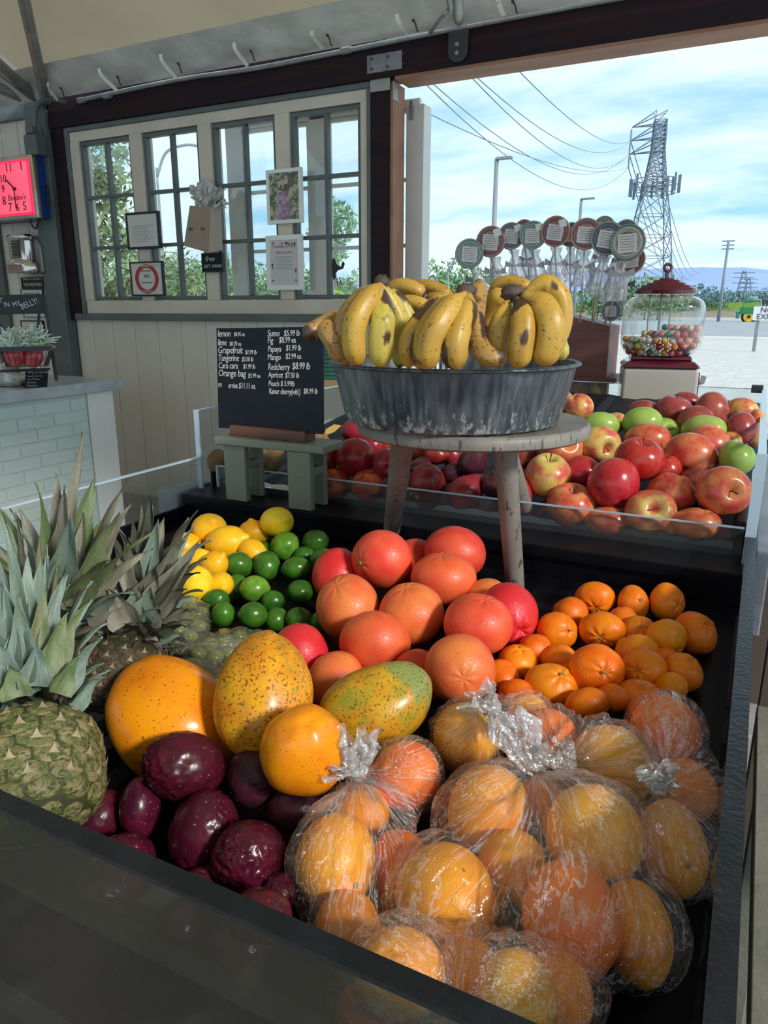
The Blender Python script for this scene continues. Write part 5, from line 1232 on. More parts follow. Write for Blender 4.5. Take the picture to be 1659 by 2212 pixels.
def pineapple(label, cbot, axis, L_, R_, mats, nleaf, lseed, eyek=0, spread=1.0, extra=(), leaf_len=.17, rows=9, per=13, lw=.034):
    t = thing('pineapple', label, 'pineapple', cbot, 'pineapples at the left of the front bin'); ax = axis.normalized(); e1 = ax.orthogonal().normalized(); e2 = ax.cross(e1)
    F = Matrix((e1, e2, ax)).transposed()
    prof = lambda u: R_*(max(.02, 1-abs(2*u-1)**3.2))**.5
    g = MB(); pr = [(max(.0, prof(u)*.955), L_*u) for u in np.linspace(0, 1, 16)]; g.lathe(pr, (0, 0, 0), 32); g.v = [tuple(Vector(cbot)+F @ Vector(v)) for v in g.v]; g.build('flesh', M['pcore'], t, smooth=True)
    for i in range(rows):
        u = (i+.6)/rows; r = prof(u); du = .02; sl = (prof(min(1, u+du))-prof(max(0, u-du)))/(2*du*L_)
        for j in range(per):
            a = 2*pi*(j+.5*(i % 2))/per + i*.06; nrm = (Vector((cos(a), sin(a), -sl))).normalized(); upv = Vector((0, 0, 1)); upv = (upv-nrm*upv.dot(nrm)).normalized(); sd = upv.cross(nrm)
            pos = Vector((cos(a)*r*.95, sin(a)*r*.95, L_*u)); wpos = F @ pos + Vector(cbot)
            if (wpos-EYEP).normalized().dot(F @ nrm) > .6: continue          # the side nobody can see
            ww = pi*r/per*1.02; hh = L_/rows*.78
            o = bpy.data.objects.new('eye', EM[eyek]); C.objects.link(o); o.parent = t
            Rm = F @ Matrix((sd, upv, nrm)).transposed(); o.matrix_local = Matrix.Translation(F @ pos) @ Rm.to_4x4() @ Matrix.Diagonal((ww, hh, min(ww, hh)*.62, 1))
    rn = random.Random(lseed); top = Vector(cbot)+ax*L_*.97
    for i in range(nleaf):
        u = i/nleaf; a = i*2.39996+lseed; h = .002+.085*u; ln = leaf_len*(.34+.80*u)*rn.uniform(.85, 1.12); bd = (1.35*(1-u)**.8+.10)*spread
        me = leaf_mesh('l', ln, lw*(1.0-.25*u)*rn.uniform(.9, 1.1), bd*.55, .35*rn.random() if u < .5 else .8*rn.random()*(spread > 1.05), i+lseed, mats[rn.choices(range(len(mats)), [m_[1] for m_ in mats])[0]][0])
        o = bpy.data.objects.new('leaf', me); C.objects.link(o); o.parent = t
        d = Vector((cos(a), sin(a), 0)); tilt = bd*.62; z = (Vector((0, 0, 1))*cos(tilt)+d*sin(tilt)).normalized(); x = (d-z*d.dot(z)).normalized(); y = z.cross(x)
        Rm = F @ Matrix((x, y, z)).transposed(); base = ax*(L_*.97+h)+F @ (d*(.036*(1-u)**.7+.003)); o.matrix_local = Matrix.Translation(base) @ Rm.to_4x4()
    for (p0, p1, wd, bend, mi, twist) in extra:      # single leaves that stand out in the photograph: base and tip points
        p0, p1 = Vector(p0), Vector(p1); z = (p1-p0); ln = z.length; z.normalize(); me = leaf_mesh('l', ln*1.05, wd, bend, .3, int(ln*9999), LF[mi])
        o = bpy.data.objects.new('leaf', me); C.objects.link(o); o.parent = t; bk = (-FW) if twist >= 0 else RT
        x = (bk-z*bk.dot(z)).normalized(); x = -x if twist == 0 else x; y = z.cross(x); o.matrix_local = Matrix.Translation(p0-Vector(cbot)) @ Matrix((x, y, z)).transposed().to_4x4()
    return t
b1 = at(70, 1815, .80); a1 = (at(62, 1545, .845)-b1)
pineapple('nearest pineapple with a blue green crown, body partly out of the frame', b1, a1, a1.length, .070, [(LF[0], 6), (LF[1], 1)], 64, 5, 0, .85,
          extra=[(at(72, 1500, .84), at(25, 1130, .90), .030, .1, 0, 1), (at(70, 1500, .85), at(112, 1200, .93), .026, .1, 0, 1), (at(50, 1460, .84), at(58, 1150, .93), .022, .15, 3, 1),
                 (at(90, 1480, .84), at(128, 1285, .89), .030, .1, 1, 1), (at(50, 1480, .83), at(45, 1320, .84), .045, .05, 0, 1), (at(30, 1480, .83), at(-5, 1180, .88), .04, .1, 0, 1)], leaf_len=.115, rows=8, per=12)
b2 = at(60, 1560, 1.12); a2 = at(120, 1350, 1.04)-at(75, 1520, 1.10)
pineapple('rear left pineapple with tall green and brown leaves', at(75, 1520, 1.10), a2, a2.length, .062, [(LF[2], 3), (LF[1], 3), (LF[0], 2)], 30, 2, 1, .95,
          extra=[(at(125, 1330, 1.03), at(133, 1058, 1.08), .042, .05, 1, 1), (at(120, 1320, 1.0), at(62, 1110, 1.03), .052, .25, 2, 1), (at(118, 1320, 1.02), at(2, 1082, 1.06), .042, .2, 1, 1),
                 (at(140, 1330, 1.0), at(192, 1118, 1.02), .040, .2, 2, 1), (at(145, 1310, .99), at(172, 1195, 1.0), .05, .1, 2, 1), (at(110, 1330, 1.0), at(-8, 1165, 1.02), .040, .2, 2, 1), (at(110, 1340, 1.0), at(-10, 1210, 1.0), .034, .2, 3, 1)], leaf_len=.14, lw=.052)
a3 = at(285, 1370, 1.078)-at(235, 1545, 1.089)
pineapple('pineapple with a dry grey crown in front of the lemons', at(235, 1545, 1.089), a3, a3.length, .066, [(LF[2], 5), (LF[3], 4), (LF[0], 2)], 48, 9, 1, 1.2,
          extra=[(at(300, 1330, 1.067), at(312, 1100, 1.133), .040, .05, 3, 1), (at(285, 1330, 1.056), at(150, 1160, 1.045), .024, .35, 3, 1), (at(315, 1330, 1.045), at(432, 1172, 1.023), .040, .15, 2, 1), (at(325, 1320, 1.034), at(415, 1205, 0.990), .016, .1, 3, 1),
                 (at(290, 1310, 1.045), at(262, 1195, 1.056), .040, .3, 2, 1), (at(292, 1330, 1.034), at(300, 1265, 1.012), .04, .3, 0, 1), (at(315, 1330, 1.023), at(335, 1262, 1.001), .04, .4, 0, 1), (at(280, 1345, 1.023), at(240, 1265, 1.012), .045, .3, 2, 1), (at(330, 1330, 1.045), at(372, 1220, 1.045), .032, .3, 3, 1)], leaf_len=.105, lw=.046)
# ================================================================ behind the display: crate of lollipops, gumball machine, shelves
M['redwood'] = mat('red stained wood', (.20, .065, .05), (.15, .045, .038), 3, .5, stretch=(.5, 1, 7), bump=.25, bs=12)
M['pinewood'] = mat('brown pine wood', (.27, .17, .10), (.20, .12, .07), 3, .55, stretch=(.6, 1, 6), bump=.2)
M['teal'] = mat('dark teal paint', (.03, .16, .17), (.04, .19, .20), 8, .5)
by = 2.95
tbk = thing('back_table', 'white edged table outside the back guard, carrying the crate and gumball machine', 'table', (-.6, 3.05, 0))
MB().box(-.66, .15, 2.72, 3.35, 1.005, 1.03).build('table_top', M['white'], tbk, bevel=.003)
MB().box(-.485, -.425, 2.73, 2.78, 0, 1.005).build('leg', M['white'], tbk, bevel=.003); MB().box(.08, .14, 3.2, 3.3, 0, 1.005).build('leg', M['white'], tbk, bevel=.003); MB().box(-.64, -.58, 3.2, 3.3, 0, 1.005).build('leg', M['white'], tbk, bevel=.003)
MB().box(-.425, .10, 2.735, 2.75, .90, 1.005).build('teal_skirt', M['teal'], tbk, bevel=.001)
# crate holding the lollipops
cr = thing('lollipop_stand', 'red stained wooden stand with a sloped top holding swirl lollipops', 'stand', (-.75, 2.8, 1.02))
cx0 = -1.12; cx1 = -.490
g = MB(); z1, z2 = 1.405, 1.366
g.add([(cx0, 2.75, 1.18), (cx1, 2.75, 1.18), (cx1, 2.75, z2), (-.66, 2.75, z1), (cx0, 2.75, z1), (cx0, 2.95, 1.18), (cx1, 2.95, 1.18), (cx1, 2.95, z2), (-.66, 2.95, z1), (cx0, 2.95, z1)],
      [(0, 1, 2, 3, 4), (9, 8, 7, 6, 5), (0, 5, 6, 1), (1, 6, 7, 2), (2, 7, 8, 3), (3, 8, 9, 4), (4, 9, 5, 0)])
g.build('crate_body', M['redwood'], cr, bevel=.002)
MB().box(cx0, -.455, 2.735, 2.965, 1.165, 1.185).build('shelf', M['redwood'], cr, bevel=.003)
g = MB(); g.box(cx0, -.55, 2.76, 2.79, 1.09, 1.165); g.build('apron', M['pinewood'], cr, bevel=.002)
for x in (-.545, -1.1): MB().box(x, x+.06, 2.755, 2.80, 1.03, 1.165).build('leg', M['pinewood'], cr, bevel=.002)
M['lstick'] = mat('lollipop stick', (.52, .42, .34), None, 5, .5)
M['wrap'] = sheet_mat('clear lollipop wrapper', (.93, .93, .95), gloss=.12, rough=.15, opac=.34, edge=.5, body=(.66, .63, .66), bump=.6, bs=35)
M['label'] = mat('printed paper sticker', (.60, .57, .56), None, 5, .6); M['labelink'] = mat('sticker print', (.26, .24, .26), None, 5, .7); M['tagw'] = mat('white price sticker', (.72, .72, .74), None, 5, .6)
def candy(nm, cs): return [mat(nm+' '+str(i), c, None, 5, .3, coat=.4) for i, c in enumerate(cs)]
CN = [candy('teal candy', ((.03, .20, .20), (.36, .30, .22), (.40, .37, .33))), candy('red candy', ((.30, .03, .05), (.36, .26, .14), (.10, .12, .16))), candy('violet candy', ((.12, .06, .14), (.34, .28, .22), (.05, .20, .20))), candy('cream candy', ((.36, .33, .28), (.10, .17, .15), (.42, .38, .33)))]
LB = 'swirl lollipops in the wooden stand'
LP_ = [(1014, 548, 58, 0, 2.70, 'small greenish lollipop lowest at the far left of the stand'), (1060, 522, 60, 1, 2.72, 'second lollipop from the left, with a white price sticker'), (1104, 510, 52, 2, 2.74, 'third lollipop from the left in the front arc'),
       (1151, 508, 54, 0, 2.72, 'fourth lollipop from the left, orange and blue rimmed'), (1200, 500, 58, 1, 2.70, 'tallest lollipop at the top of the arc'), (1233, 507, 46, 2, 2.82, 'lollipop behind the tallest one, to its right'),
       (1265, 506, 60, 1, 2.70, 'red rimmed lollipop right of the tallest one'), (1312, 515, 64, 2, 2.68, 'red and teal lollipop second from the right'), (1356, 524, 68, 3, 2.66, 'large cream swirled lollipop at the far right front'),
       (1362, 560, 56, 1, 2.80, 'dark lollipop lower behind the far right cream one'), (1352, 500, 44, 2, 2.88, 'lollipop peeping over the cream one'), (1305, 490, 40, 0, 2.90, 'lollipop behind, between the two red ones'), (1132, 497, 40, 1, 2.9, 'lollipop rim behind the third one'), (1320, 672, 40, 2, 2.72, 'short lollipop low beside the sticks at the right')]
bases = [int(1235+(q[0]-1235)*(.62 if q[0] > 1235 else .72)) for q in LP_]
for i, (x, y, w, ci, s_, lab) in enumerate(LP_):
    c_ = at(x, y, s_); k = s_/FPX; r = w*k/2; t = thing('lollipop', lab, 'lollipop', c_, LB); rn = random.Random(i)
    d = (EYEP-c_).normalized(); d = (d + RT*rn.uniform(-.25, .1) + UP*rn.uniform(-.1, .1)).normalized(); r_ = (RT-d*RT.dot(d)).normalized(); u_ = d.cross(r_)
    bs_ = onY(bases[i], 695+rn.uniform(-4, 8), c_.y+.04) if i < 13 else onY(1318, 705, c_.y)
    if bs_.z > c_.z-.03: bs_.z = c_.z-.10
    g = MB(); pr = [(0, -.006), (r*.9, -.006), (r, -.002), (r, .002), (r*.9, .006), (0, .006)]; g.lathe(pr, (0, 0, 0), 36); g.v = [tuple(c_+r_*a+u_*b+d*c) for a, b, c in g.v]; g.build('candy_disc', CN[ci][0], t, smooth='auto')
    for q, mi in ((.93, 1), (.74, 2), (.55, 1), (.36, 2)):
        g = MB(); g.tube([Vector((r*(q+.0*a)*cos(a), r*q*sin(a), .0055)) for a in np.linspace(0, 2*pi, 34)], r*.055, 6, cap=False); g.v = [tuple(c_+r_*a+u_*b+d*c) for a, b, c in g.v]; g.build('swirl', CN[ci][mi], t, smooth=True)
    a = rn.uniform(-.15, .15); lx = r_*cos(a)+u_*sin(a); ly = u_*cos(a)-r_*sin(a); lc = c_+d*.0085-ly*r*.05
    lb = MB().obox(lc, lx*r*.52, ly*r*.50, d*.0004).build('sticker', M['label'], t)
    g = MB()
    for kk in range(6): g.obox(lc+d*.0006+ly*r*(.36-kk*.14), lx*r*(.42-.06*(kk % 2)), ly*r*.022, d*.0003)
    g.build('print', M['labelink'], lb)
    if i in (1, 2, 3, 4): MB().obox(c_+d*.010+r_*r*.45+u_*r*.55, (r_*.9+u_*.3)*r*.26, (u_*.9-r_*.3)*r*.26, d*.0004).build('price_sticker', M['tagw'], t)
    st0 = c_-u_*r*.98; MB().tube([st0+u_*r*.2, st0.lerp(bs_, .5), bs_], .0032, 8).build('stick', M['lstick'], t, smooth=True)
    if i < 13:
        g = MB(); n = 30; vs = []; fs = []; dn = (bs_-c_).normalized()
        rows_ = [(0, 1.06, 1.14, 0), (.5, 1.12, 1.1, .0), (1.0, .42, .55, .4), (1.45, .22, .25, 1), (1.9, .42, .35, 1.2), (2.8, .62, .45, 1.4), (3.3, .70, .5, 1.5)]
        for q, (tt, rw, rd, wv) in enumerate(rows_):
            for j in range(n):
                an = 2*pi*j/n; f = 1+.22*wv*sin(an*6+i*2+q)+.2*wv*noise.noise(Vector((an*2, q, i)))
                sc = (1 if q > 1 else 1); base = c_ + dn*r*tt if q > 1 else c_ - u_*0
                if q == 0: vs.append(c_+u_*r*1.0*sin(an)*1.0+r_*r*1.08*cos(an)+d*.011)
                elif q == 1: vs.append(c_+u_*r*1.1*sin(an)+r_*r*1.12*cos(an)-d*.002)
                else: vs.append(base+r_*cos(an)*r*rw*f+d*sin(an)*r*rd*f*.6)
        for q in range(2, len(rows_)-1):
            for j in range(n): fs.append((q*n+j, q*n+(j+1) % n, (q+1)*n+(j+1) % n, (q+1)*n+j))
        g.add(vs, fs).build('wrapper', M['wrap'], t, smooth=True)
        bw = st0.lerp(bs_, .22)+d*.006
        g = MB(); 
        for sg in (-1, 1): g.prism([(0, 0), (sg*r*.7, r*.35), (sg*r*.75, -r*.1), (sg*r*.2, -r*.12)] if sg > 0 else [(0, 0), (-r*.2, -r*.12), (-r*.75, -r*.1), (-r*.7, r*.35)], r_, u_, d*.002, bw)
        g.build('ribbon', mat('grey ribbon '+str(i), (.12, .11, .12) if i in (0, 9) else (.34, .32, .34), None, 5, .5), t)

# ---- gumball machine
M['glassjar'] = sheet_mat('gumball globe glass', (.95, .98, .97), gloss=.05, rough=.015, opac=.0, edge=.95)
M['maroon'] = mat('glossy maroon enamel', (.085, .005, .018), (.10, .006, .02), 5, .18, coat=.7)
M['ivory'] = mat('ivory enamel', (.42, .385, .34), None, 5, .22, coat=.5)
gc = at(1430, 705, 2.72); k = 2.72/FPX; GR = 81*k; gz0 = at(1430, 768, 2.72).z; gz1 = at(1430, 640, 2.72).z; H_ = gz1-gz0
gm = thing('gumball_machine', 'ivory gumball machine with a glass globe and ribbed maroon lid', 'gumball machine', (gc.x, gc.y, 1.03))
prof = [(GR*.64, 0), (GR*.80, H_*.03), (GR*.92, H_*.09), (GR*.98, H_*.18), (GR, H_*.28), (GR, H_*.74), (GR*.98, H_*.84), (GR*.92, H_*.92), (GR*.80, H_*.98), (GR*.69, H_*1.0), (GR*.66, H_*1.04)]
def sq(v, n_=4.0):   # rounded square section
    x, y = v[0]-gc.x, v[1]-gc.y; r = sqrt(x*x+y*y)
    if r < 1e-6: return v
    a = atan2(y, x)-radians(12); q = (abs(cos(a))**3+abs(sin(a))**3)**(-1/3.); q = 1+(q-1)*.75; return (gc.x+x*q*.93, gc.y+y*q*.93, v[2])
g = MB(); g.lathe(prof, (gc.x, gc.y, gz0), 48); g.f = [f for f in g.f if len(f) == 4]; g.m = [0]*len(g.f); g.v = [sq(v) for v in g.v]; g.build('globe', M['glassjar'], gm, smooth=True)
zt = gz0+H_*1.03; g = MB(); R2 = GR*.69
g.lathe([(0, .040), (R2*.25, .039), (R2*.30, .034), (R2*.45, .033), (R2*.50, .027), (R2*.65, .025), (R2*.70, .019), (R2*.84, .017), (R2*.88, .010), (R2*1.0, .008), (R2*1.04, .0), (R2*1.02, -.01), (R2*.98, -.012), (0, -.012)], (gc.x, gc.y, zt+.012), 40); lid = g.build('lid', M['maroon'], gm, smooth='auto')
g = MB(); g.cyl((gc.x, gc.y, zt+.045), (gc.x, gc.y, zt+.075), .008, .006, 12); g.tube([Vector((gc.x, gc.y, zt+.085))+RT*.012*cos(a)+UP*.012*sin(a) for a in np.linspace(0, 2*pi, 20)], .005, 8, cap=False); g.build('lid_loop', M['maroon'], lid, smooth='auto')
g = MB(); g.cyl((gc.x-.01, gc.y, gz0+.02), (gc.x-.01, gc.y, zt), .004, n=10); g.cyl((gc.x+.025, gc.y-.03, gz0+.02), (gc.x+.025, gc.y-.03, zt), .0025, n=8); g.cyl((gc.x-.05, gc.y+.02, gz0+.02), (gc.x-.05, gc.y+.02, zt), .0025, n=8); g.build('rods', M['steel'], gm)
def ob(name, m_, hw, hd, z0, z1, taper=1.0, bev=.006, par=gm):
    a = radians(12); ex = Vector((cos(a), sin(a), 0)); ey = Vector((-sin(a), cos(a), 0)); c0 = Vector((gc.x, gc.y, 0)); vs = []
    for z, s in ((z0, 1), (z1, taper)):
        for i, j in ((-1, -1), (1, -1), (1, 1), (-1, 1)): vs.append(c0+ex*i*hw*s+ey*j*hd*s+Vector((0, 0, z)))
    return MB().add(vs, [(0, 3, 2, 1), (4, 5, 6, 7), (0, 1, 5, 4), (1, 2, 6, 5), (2, 3, 7, 6), (3, 0, 4, 7)]).build(name, m_, par, bevel=bev)
ob('base_collar', M['maroon'], GR*.70, GR*.66, gz0-.012, gz0+.004, .95); ob('base_top', M['maroon'], GR*.90, GR*.85, gz0-.036, gz0-.012, .82, .01); ob('base_body', M['ivory'], GR*.86, GR*.80, 1.03, gz0-.036, .99, .012)
a = radians(12); ex = Vector((cos(a), sin(a), 0)); pc = Vector((gc.x, gc.y, 0))+ex*GR*.87
MB().obox(pc+Vector((0, 0, gz0-.10)), ex*.006, Vector((-sin(a), cos(a), 0))*.07, Vector((0, 0, .05))).build('coin_plate', M['maroon'], gm, bevel=.002)
g = MB(); g.cyl(pc+Vector((0, 0, gz0-.085)), pc+ex*.022+Vector((0, 0, gz0-.085)), .009, n=12); g.prism([(-.005, -.018), (.01, -.012), (.016, .012), (-.002, .016)], ex, Vector((0, 0, 1)), Vector((-sin(a), cos(a), 0))*.006, pc+ex*.022+Vector((0, 0, gz0-.08))); g.build('coin_knob', M['steel'], gm, bevel=.001)
MB().cyl(pc+Vector((0, 0, gz0-.19)), pc+ex*.012+Vector((0, 0, gz0-.19)), .016, n=14).build('outlet', M['maroon'], gm)
GC = [('red', (.50, .02, .03)), ('yellow', (.72, .46, .04)), ('orange', (.75, .22, .05)), ('white', (.66, .62, .55)), ('green', (.03, .25, .08)), ('blue', (.02, .14, .26)), ('pink', (.62, .13, .14)), ('cream', (.66, .54, .36)), ('purple', (.09, .03, .09))]
gmesh = []
for nm, c in GC:
    g = MB(); g.sphere((0, 0, 0), .0115, 12, 8); me = bpy.data.meshes.new('gumball'); me.from_pydata(g.v, [], g.f); me.materials.append(mat(nm+' gumball', c, None, 5, .3, coat=.3)); me.polygons.foreach_set('use_smooth', [True]*len(g.f)); gmesh.append(me)
rn = random.Random(12); cnt = 0; pts = []
for lay in range(9):
    z = gz0+.014+lay*.0195
    for ix_ in range(-6, 7):
        for iy_ in range(-6, 7):
            x = ix_*.0232+(lay % 2)*.0116+rn.uniform(-.002, .002); y = iy_*.0232+(lay % 2)*.0116+rn.uniform(-.002, .002)
            hz = (z-gz0)/H_; rr = np.interp(hz, [q[1]/H_ for q in prof], [q[0] for q in prof])-.016
            if x*x+y*y > rr*rr: continue
            vx = x*cos(YAW)+y*sin(YAW)
            top = gz0+.082+ (vx/GR)*.034 + .01*noise.noise(Vector((x*20, y*20, 0)))
            if z > top: continue
            depth = (-x*sin(YAW)+y*cos(YAW))
            edge = rr*rr-(x*x+y*y) < (.026*2*rr) or z > top-.020
            if not edge or depth > GR*.45: continue
            pts.append((x, y, z))
rn.shuffle(pts)
for (x, y, z) in pts[:290]:
    q = rn.choices(range(9), [4, 2, 5, 4, 1.5, 2, 3, 3, 2])[0]; o = bpy.data.objects.new('gumball', gmesh[q]); C.objects.link(o); o.location = (gc.x+x, gc.y+y, z)
    tag(o, GC[q][0]+' gumball in the heap inside the glass globe', 'gumball', GC[q][0]+' gumballs in the glass globe')

# ---- shelf behind the tub at the left: green berry baskets on a white table
sh = thing('berry_table', 'white table with a pale wood edge behind the price board', 'table', (-1.75, 2.9, 0))
MB().box(-2.1, -1.25, 2.72, 3.2, 1.10, 1.125).build('table_top', M['white'], sh, bevel=.002)
MB().box(-2.1, -1.25, 2.71, 2.72, 1.095, 1.13).build('wood_edge', mat('pale wood edge', (.52, .33, .14), None, 5, .5), sh, bevel=.001)
for x in (-2.08, -1.31): MB().box(x, x+.05, 2.75, 2.8, 0, 1.1).build('leg', M['white'], sh, bevel=.002)
M['basket'] = mat('green moulded pulp', (.03, .17, .11), (.045, .22, .15), 20, .6)
for k_ in range(9):
    z = 1.127+k_*.0175; t = tag((lambda g: g.build('berry_basket', M['basket'], bevel=.001))(
        (lambda g: (g.box(-1.72, -1.58, 2.74, 2.88, z, z+.003), g.box(-1.725, -1.575, 2.735, 2.741, z+.003, z+.017), g.box(-1.725, -1.575, 2.879, 2.885, z+.003, z+.017), g.box(-1.725, -1.719, 2.741, 2.879, z+.003, z+.017), g.box(-1.581, -1.575, 2.741, 2.879, z+.003, z+.017), g)[-1])(MB())),
        'green berry basket, %s from the bottom of the stack behind the price board' % ORD[k_], 'basket', 'stacked green berry baskets')
lf = MB(); lf.prism([(0, 0), (.03, .012), (.05, .03), (.03, .034), (.005, .02)], RT, UP, FW*.002, at(700, 942, 2.1)); tag(lf.build('fallen_leaf', mat('yellow autumn leaf', (.55, .36, .10), None, 5, .6)), 'yellow leaf lying behind the bench against the guard', 'leaf')
# ================================================================ brick counter at the left
CXF, CY1, CZ = -3.49, 3.225, .952
ct = thing('counter', 'counter faced with pale mint painted bricks, white corner post and grey slab top', 'counter', (CXF-.4, 1.8, 0))
MB().box(CXF-1.1, CXF+.002, -1.0, CY1-.20, 0, CZ).build('core', M['mortar'], ct)
MB().box(CXF-.10, CXF+.014, CY1-.195, CY1-.005, 0, CZ).build('corner_post', M['white'], ct, bevel=.004)
MB().box(CXF-1.1, CXF-.10, CY1-.10, CY1-.01, 0, CZ).build('end_panel', M['white'], ct, bevel=.004)
MB().box(CXF-1.2, CXF+.05, -1.0, CY1+.05, CZ, CZ+.062).build('slab', M['slate'], ct, bevel=.004)
bl, bh_ = .232, .0715; bms = []
for v in range(4):
    rn = random.Random(v); q = lambda a: a+rn.uniform(-.0012, .0012)
    vs = [(-.013, y, z) for y, z in ((-.111, -.0325), (.111, -.0325), (.111, .0325), (-.111, .0325))] + [(-.003, q(y), q(z)) for y, z in ((-.111, -.0325), (.111, -.0325), (.111, .0325), (-.111, .0325))] + [(q(0), q(y), q(z)) for y, z in ((-.107, -.029), (.107, -.029), (.107, .029), (-.107, .029))]
    fs = [(a+k, a+(k+1) % 4, a+4+(k+1) % 4, a+4+k) for a in (0, 4) for k in range(4)] + [(8, 9, 10, 11)]
    me = bpy.data.meshes.new('brick'); me.from_pydata(vs, [], fs); me.materials.append(M['mint']); bms.append(me)
r = 0; z = .036
while z < CZ-.02:
    y = CY1-.20-.005 - (.0 if r % 2 else .116)
    first = True
    if r % 2 == 0:   # half brick at the post
        o = bpy.data.objects.new('brick', bms[r % 4]); C.objects.link(o); o.parent = ct; o.matrix_local = Matrix.Translation(Vector((CXF+.008, CY1-.205-.055, z))-Vector(ct.location)) @ Matrix.Diagonal((1, .47, 1, 1))
    while y-bl > 1.35:
        o = bpy.data.objects.new('brick', bms[(r*3+int(y*10)) % 4]); C.objects.link(o); o.parent = ct; yc = y-bl/2
        o.location = Vector((CXF+.008+random.uniform(-.0015, .0015), yc, z))-Vector(ct.location); y -= bl
    z += bh_; r += 1
CT = CZ+.062
def cpt(x, y): return onZ(x, y, CT)
# glass cloche with cookies
cc = cpt(48, 832); k = (cc-EYEP).length/FPX
cl = thing('glass_cloche', 'glass dome with a knob over cookies on the counter', 'cloche', cc); R_ = 41*k
g = MB(); g.lathe([(R_, 0), (R_, .05), (R_*.96, .085), (R_*.8, .115), (R_*.5, .135), (R_*.12, .142)], cc, 32); g.f = [f for f in g.f if len(f) == 4]; g.m = [0]*len(g.f); g.build('dome', M['glassjar'], cl, smooth=True)
g = MB(); g.sphere(cc+Vector((0, 0, .165)), .018, 12, 8); g.cyl(cc+Vector((0, 0, .14)), cc+Vector((0, 0, .155)), .009, n=10); g.build('knob', M['glassjar'], cl, smooth=True)
MB().lathe([(0, 0), (R_*1.05, 0), (R_*1.05, .006), (0, .006)], cc, 32).build('tray', M['blackpaint'], cl)
for i, (dx, dy, dz) in enumerate(((-.03, 0, .02), (.02, .02, .02), (-.01, -.02, .034), (.03, -.02, .03))):
    g = MB(); g.lathe([(0, -.006), (.028, -.006), (.033, 0), (.028, .006), (0, .008)], cc+Vector((dx, dy, dz)), 16); tag(g.build('cookie', mat('baked cookie', (.42, .24, .10), (.25, .12, .05), 60, .8), smooth=True), 'golden brown cookie under the glass dome', 'cookie', 'cookies under the dome')
# tiny price sign leaning in front
ps = thing('counter_sign', 'tiny black sign with white handwriting leaning on the glass dome', 'sign', cpt(76, 836)); a = cpt(53, 838); b = cpt(102, 836); 
sax = (b-a).normalized(); say = Vector((-.25*0, .22, .97)).normalized(); saz = sax.cross(say).normalized(); w_ = (b-a).length; h_ = .095
MB().obox((a+b)/2+say*h_/2, sax*w_/2, say*h_/2, saz*.003).build('panel', M['slateboard'], ps)
fr_ = saz if saz.dot(EYEP-a) > 0 else -saz
for i, (tx, sz) in enumerate((('White tie bites', .02), ('Macadamia Nut', .012), ('Cherry bites', .012), ('Oat bites', .012), ('Sweet bars', .012))): text(tx, sz, a+say*(h_-.02-i*.017)+sax*.01+fr_*.0035, sax, fr_.cross(sax), M['chalk'], ps, ext=.0003)
# wire display rack with chalk header and basket
rk = thing('wire_rack', 'black wire display rack with a chalk header board on the counter', 'rack', cpt(40, 800)); bz = CT
def rp(x, y, d=3.9): return at(x, y, d)
g = MB(); g.tube([rp(96, 640, 4.35), rp(122, 822, 4.2)], .009, 8); g.tube([rp(72, 820, 4.35), rp(88, 640, 4.45)], .007, 8); g.tube([rp(-8, 806, 4.3), rp(2, 700, 4.35)], .007, 8); g.tube([rp(0, 802, 4.2), rp(108, 797, 4.2)], .007, 8); g.build('rack_frame', M['darksteel'], rk)
hd = MB(); p = [rp(-60, 640, 4.35), rp(96, 635, 4.35), rp(98, 677, 4.33), rp(-60, 681, 4.33)]; n_ = (p[1]-p[0]).cross(p[3]-p[0]).normalized()
hd.add([q+n_*.004 for q in p]+[q-n_*.004 for q in p], [(0, 1, 2, 3), (7, 6, 5, 4), (0, 4, 5, 1), (1, 5, 6, 2), (2, 6, 7, 3), (3, 7, 4, 0)]); hb_ = hd.build('header_board', mat('dark teal chalkboard', (.012, .022, .028), None, 5, .5), rk)
nn = n_ if n_.dot(EYEP-p[0]) > 0 else -n_; hx = (p[1]-p[0]).normalized(); hy = nn.cross(hx)
for tx, px_, py_, sz, rot in (('GET', -18, 655, .038, -.1), ('IN', 10, 666, .036, .1), ('MY', 30, 666, .036, .25), ('BELLY!', 48, 671, .042, .35)):
    q = at(px_, py_, 4.35); q = q+nn*((p[0]-q).dot(nn)+.006); text(tx, sz, q, hx*cos(rot)+hy*sin(rot), hy*cos(rot)-hx*sin(rot), M['chalk'], hb_, ext=.0004, wide=.75)
g = MB(); P0 = [rp(0, 755, 4.05), rp(108, 752, 4.05), rp(116, 752, 4.3), rp(8, 754, 4.3)]; P1 = [rp(14, 792, 4.08), rp(96, 790, 4.08), rp(104, 790, 4.25), rp(22, 791, 4.25)]
for i in range(4): g.bar(P0[i], P0[(i+1) % 4], .004, .022); g.tube([P1[i], P1[(i+1) % 4]], .003, 6)
for i in range(4):
    for q in np.linspace(0, 1, 9): g.tube([P0[i].lerp(P0[(i+1) % 4], q), P1[i].lerp(P1[(i+1) % 4], q)], .0018, 5)
g.build('wire_basket', M['darksteel'], rk)
M['redbag'] = mat('red printed bag', (.50, .02, .04), (.62, .10, .12), 12, .3, c3=(.75, .7, .6), sc3=25, lo3=.68, hi3=.72, coat=.4)
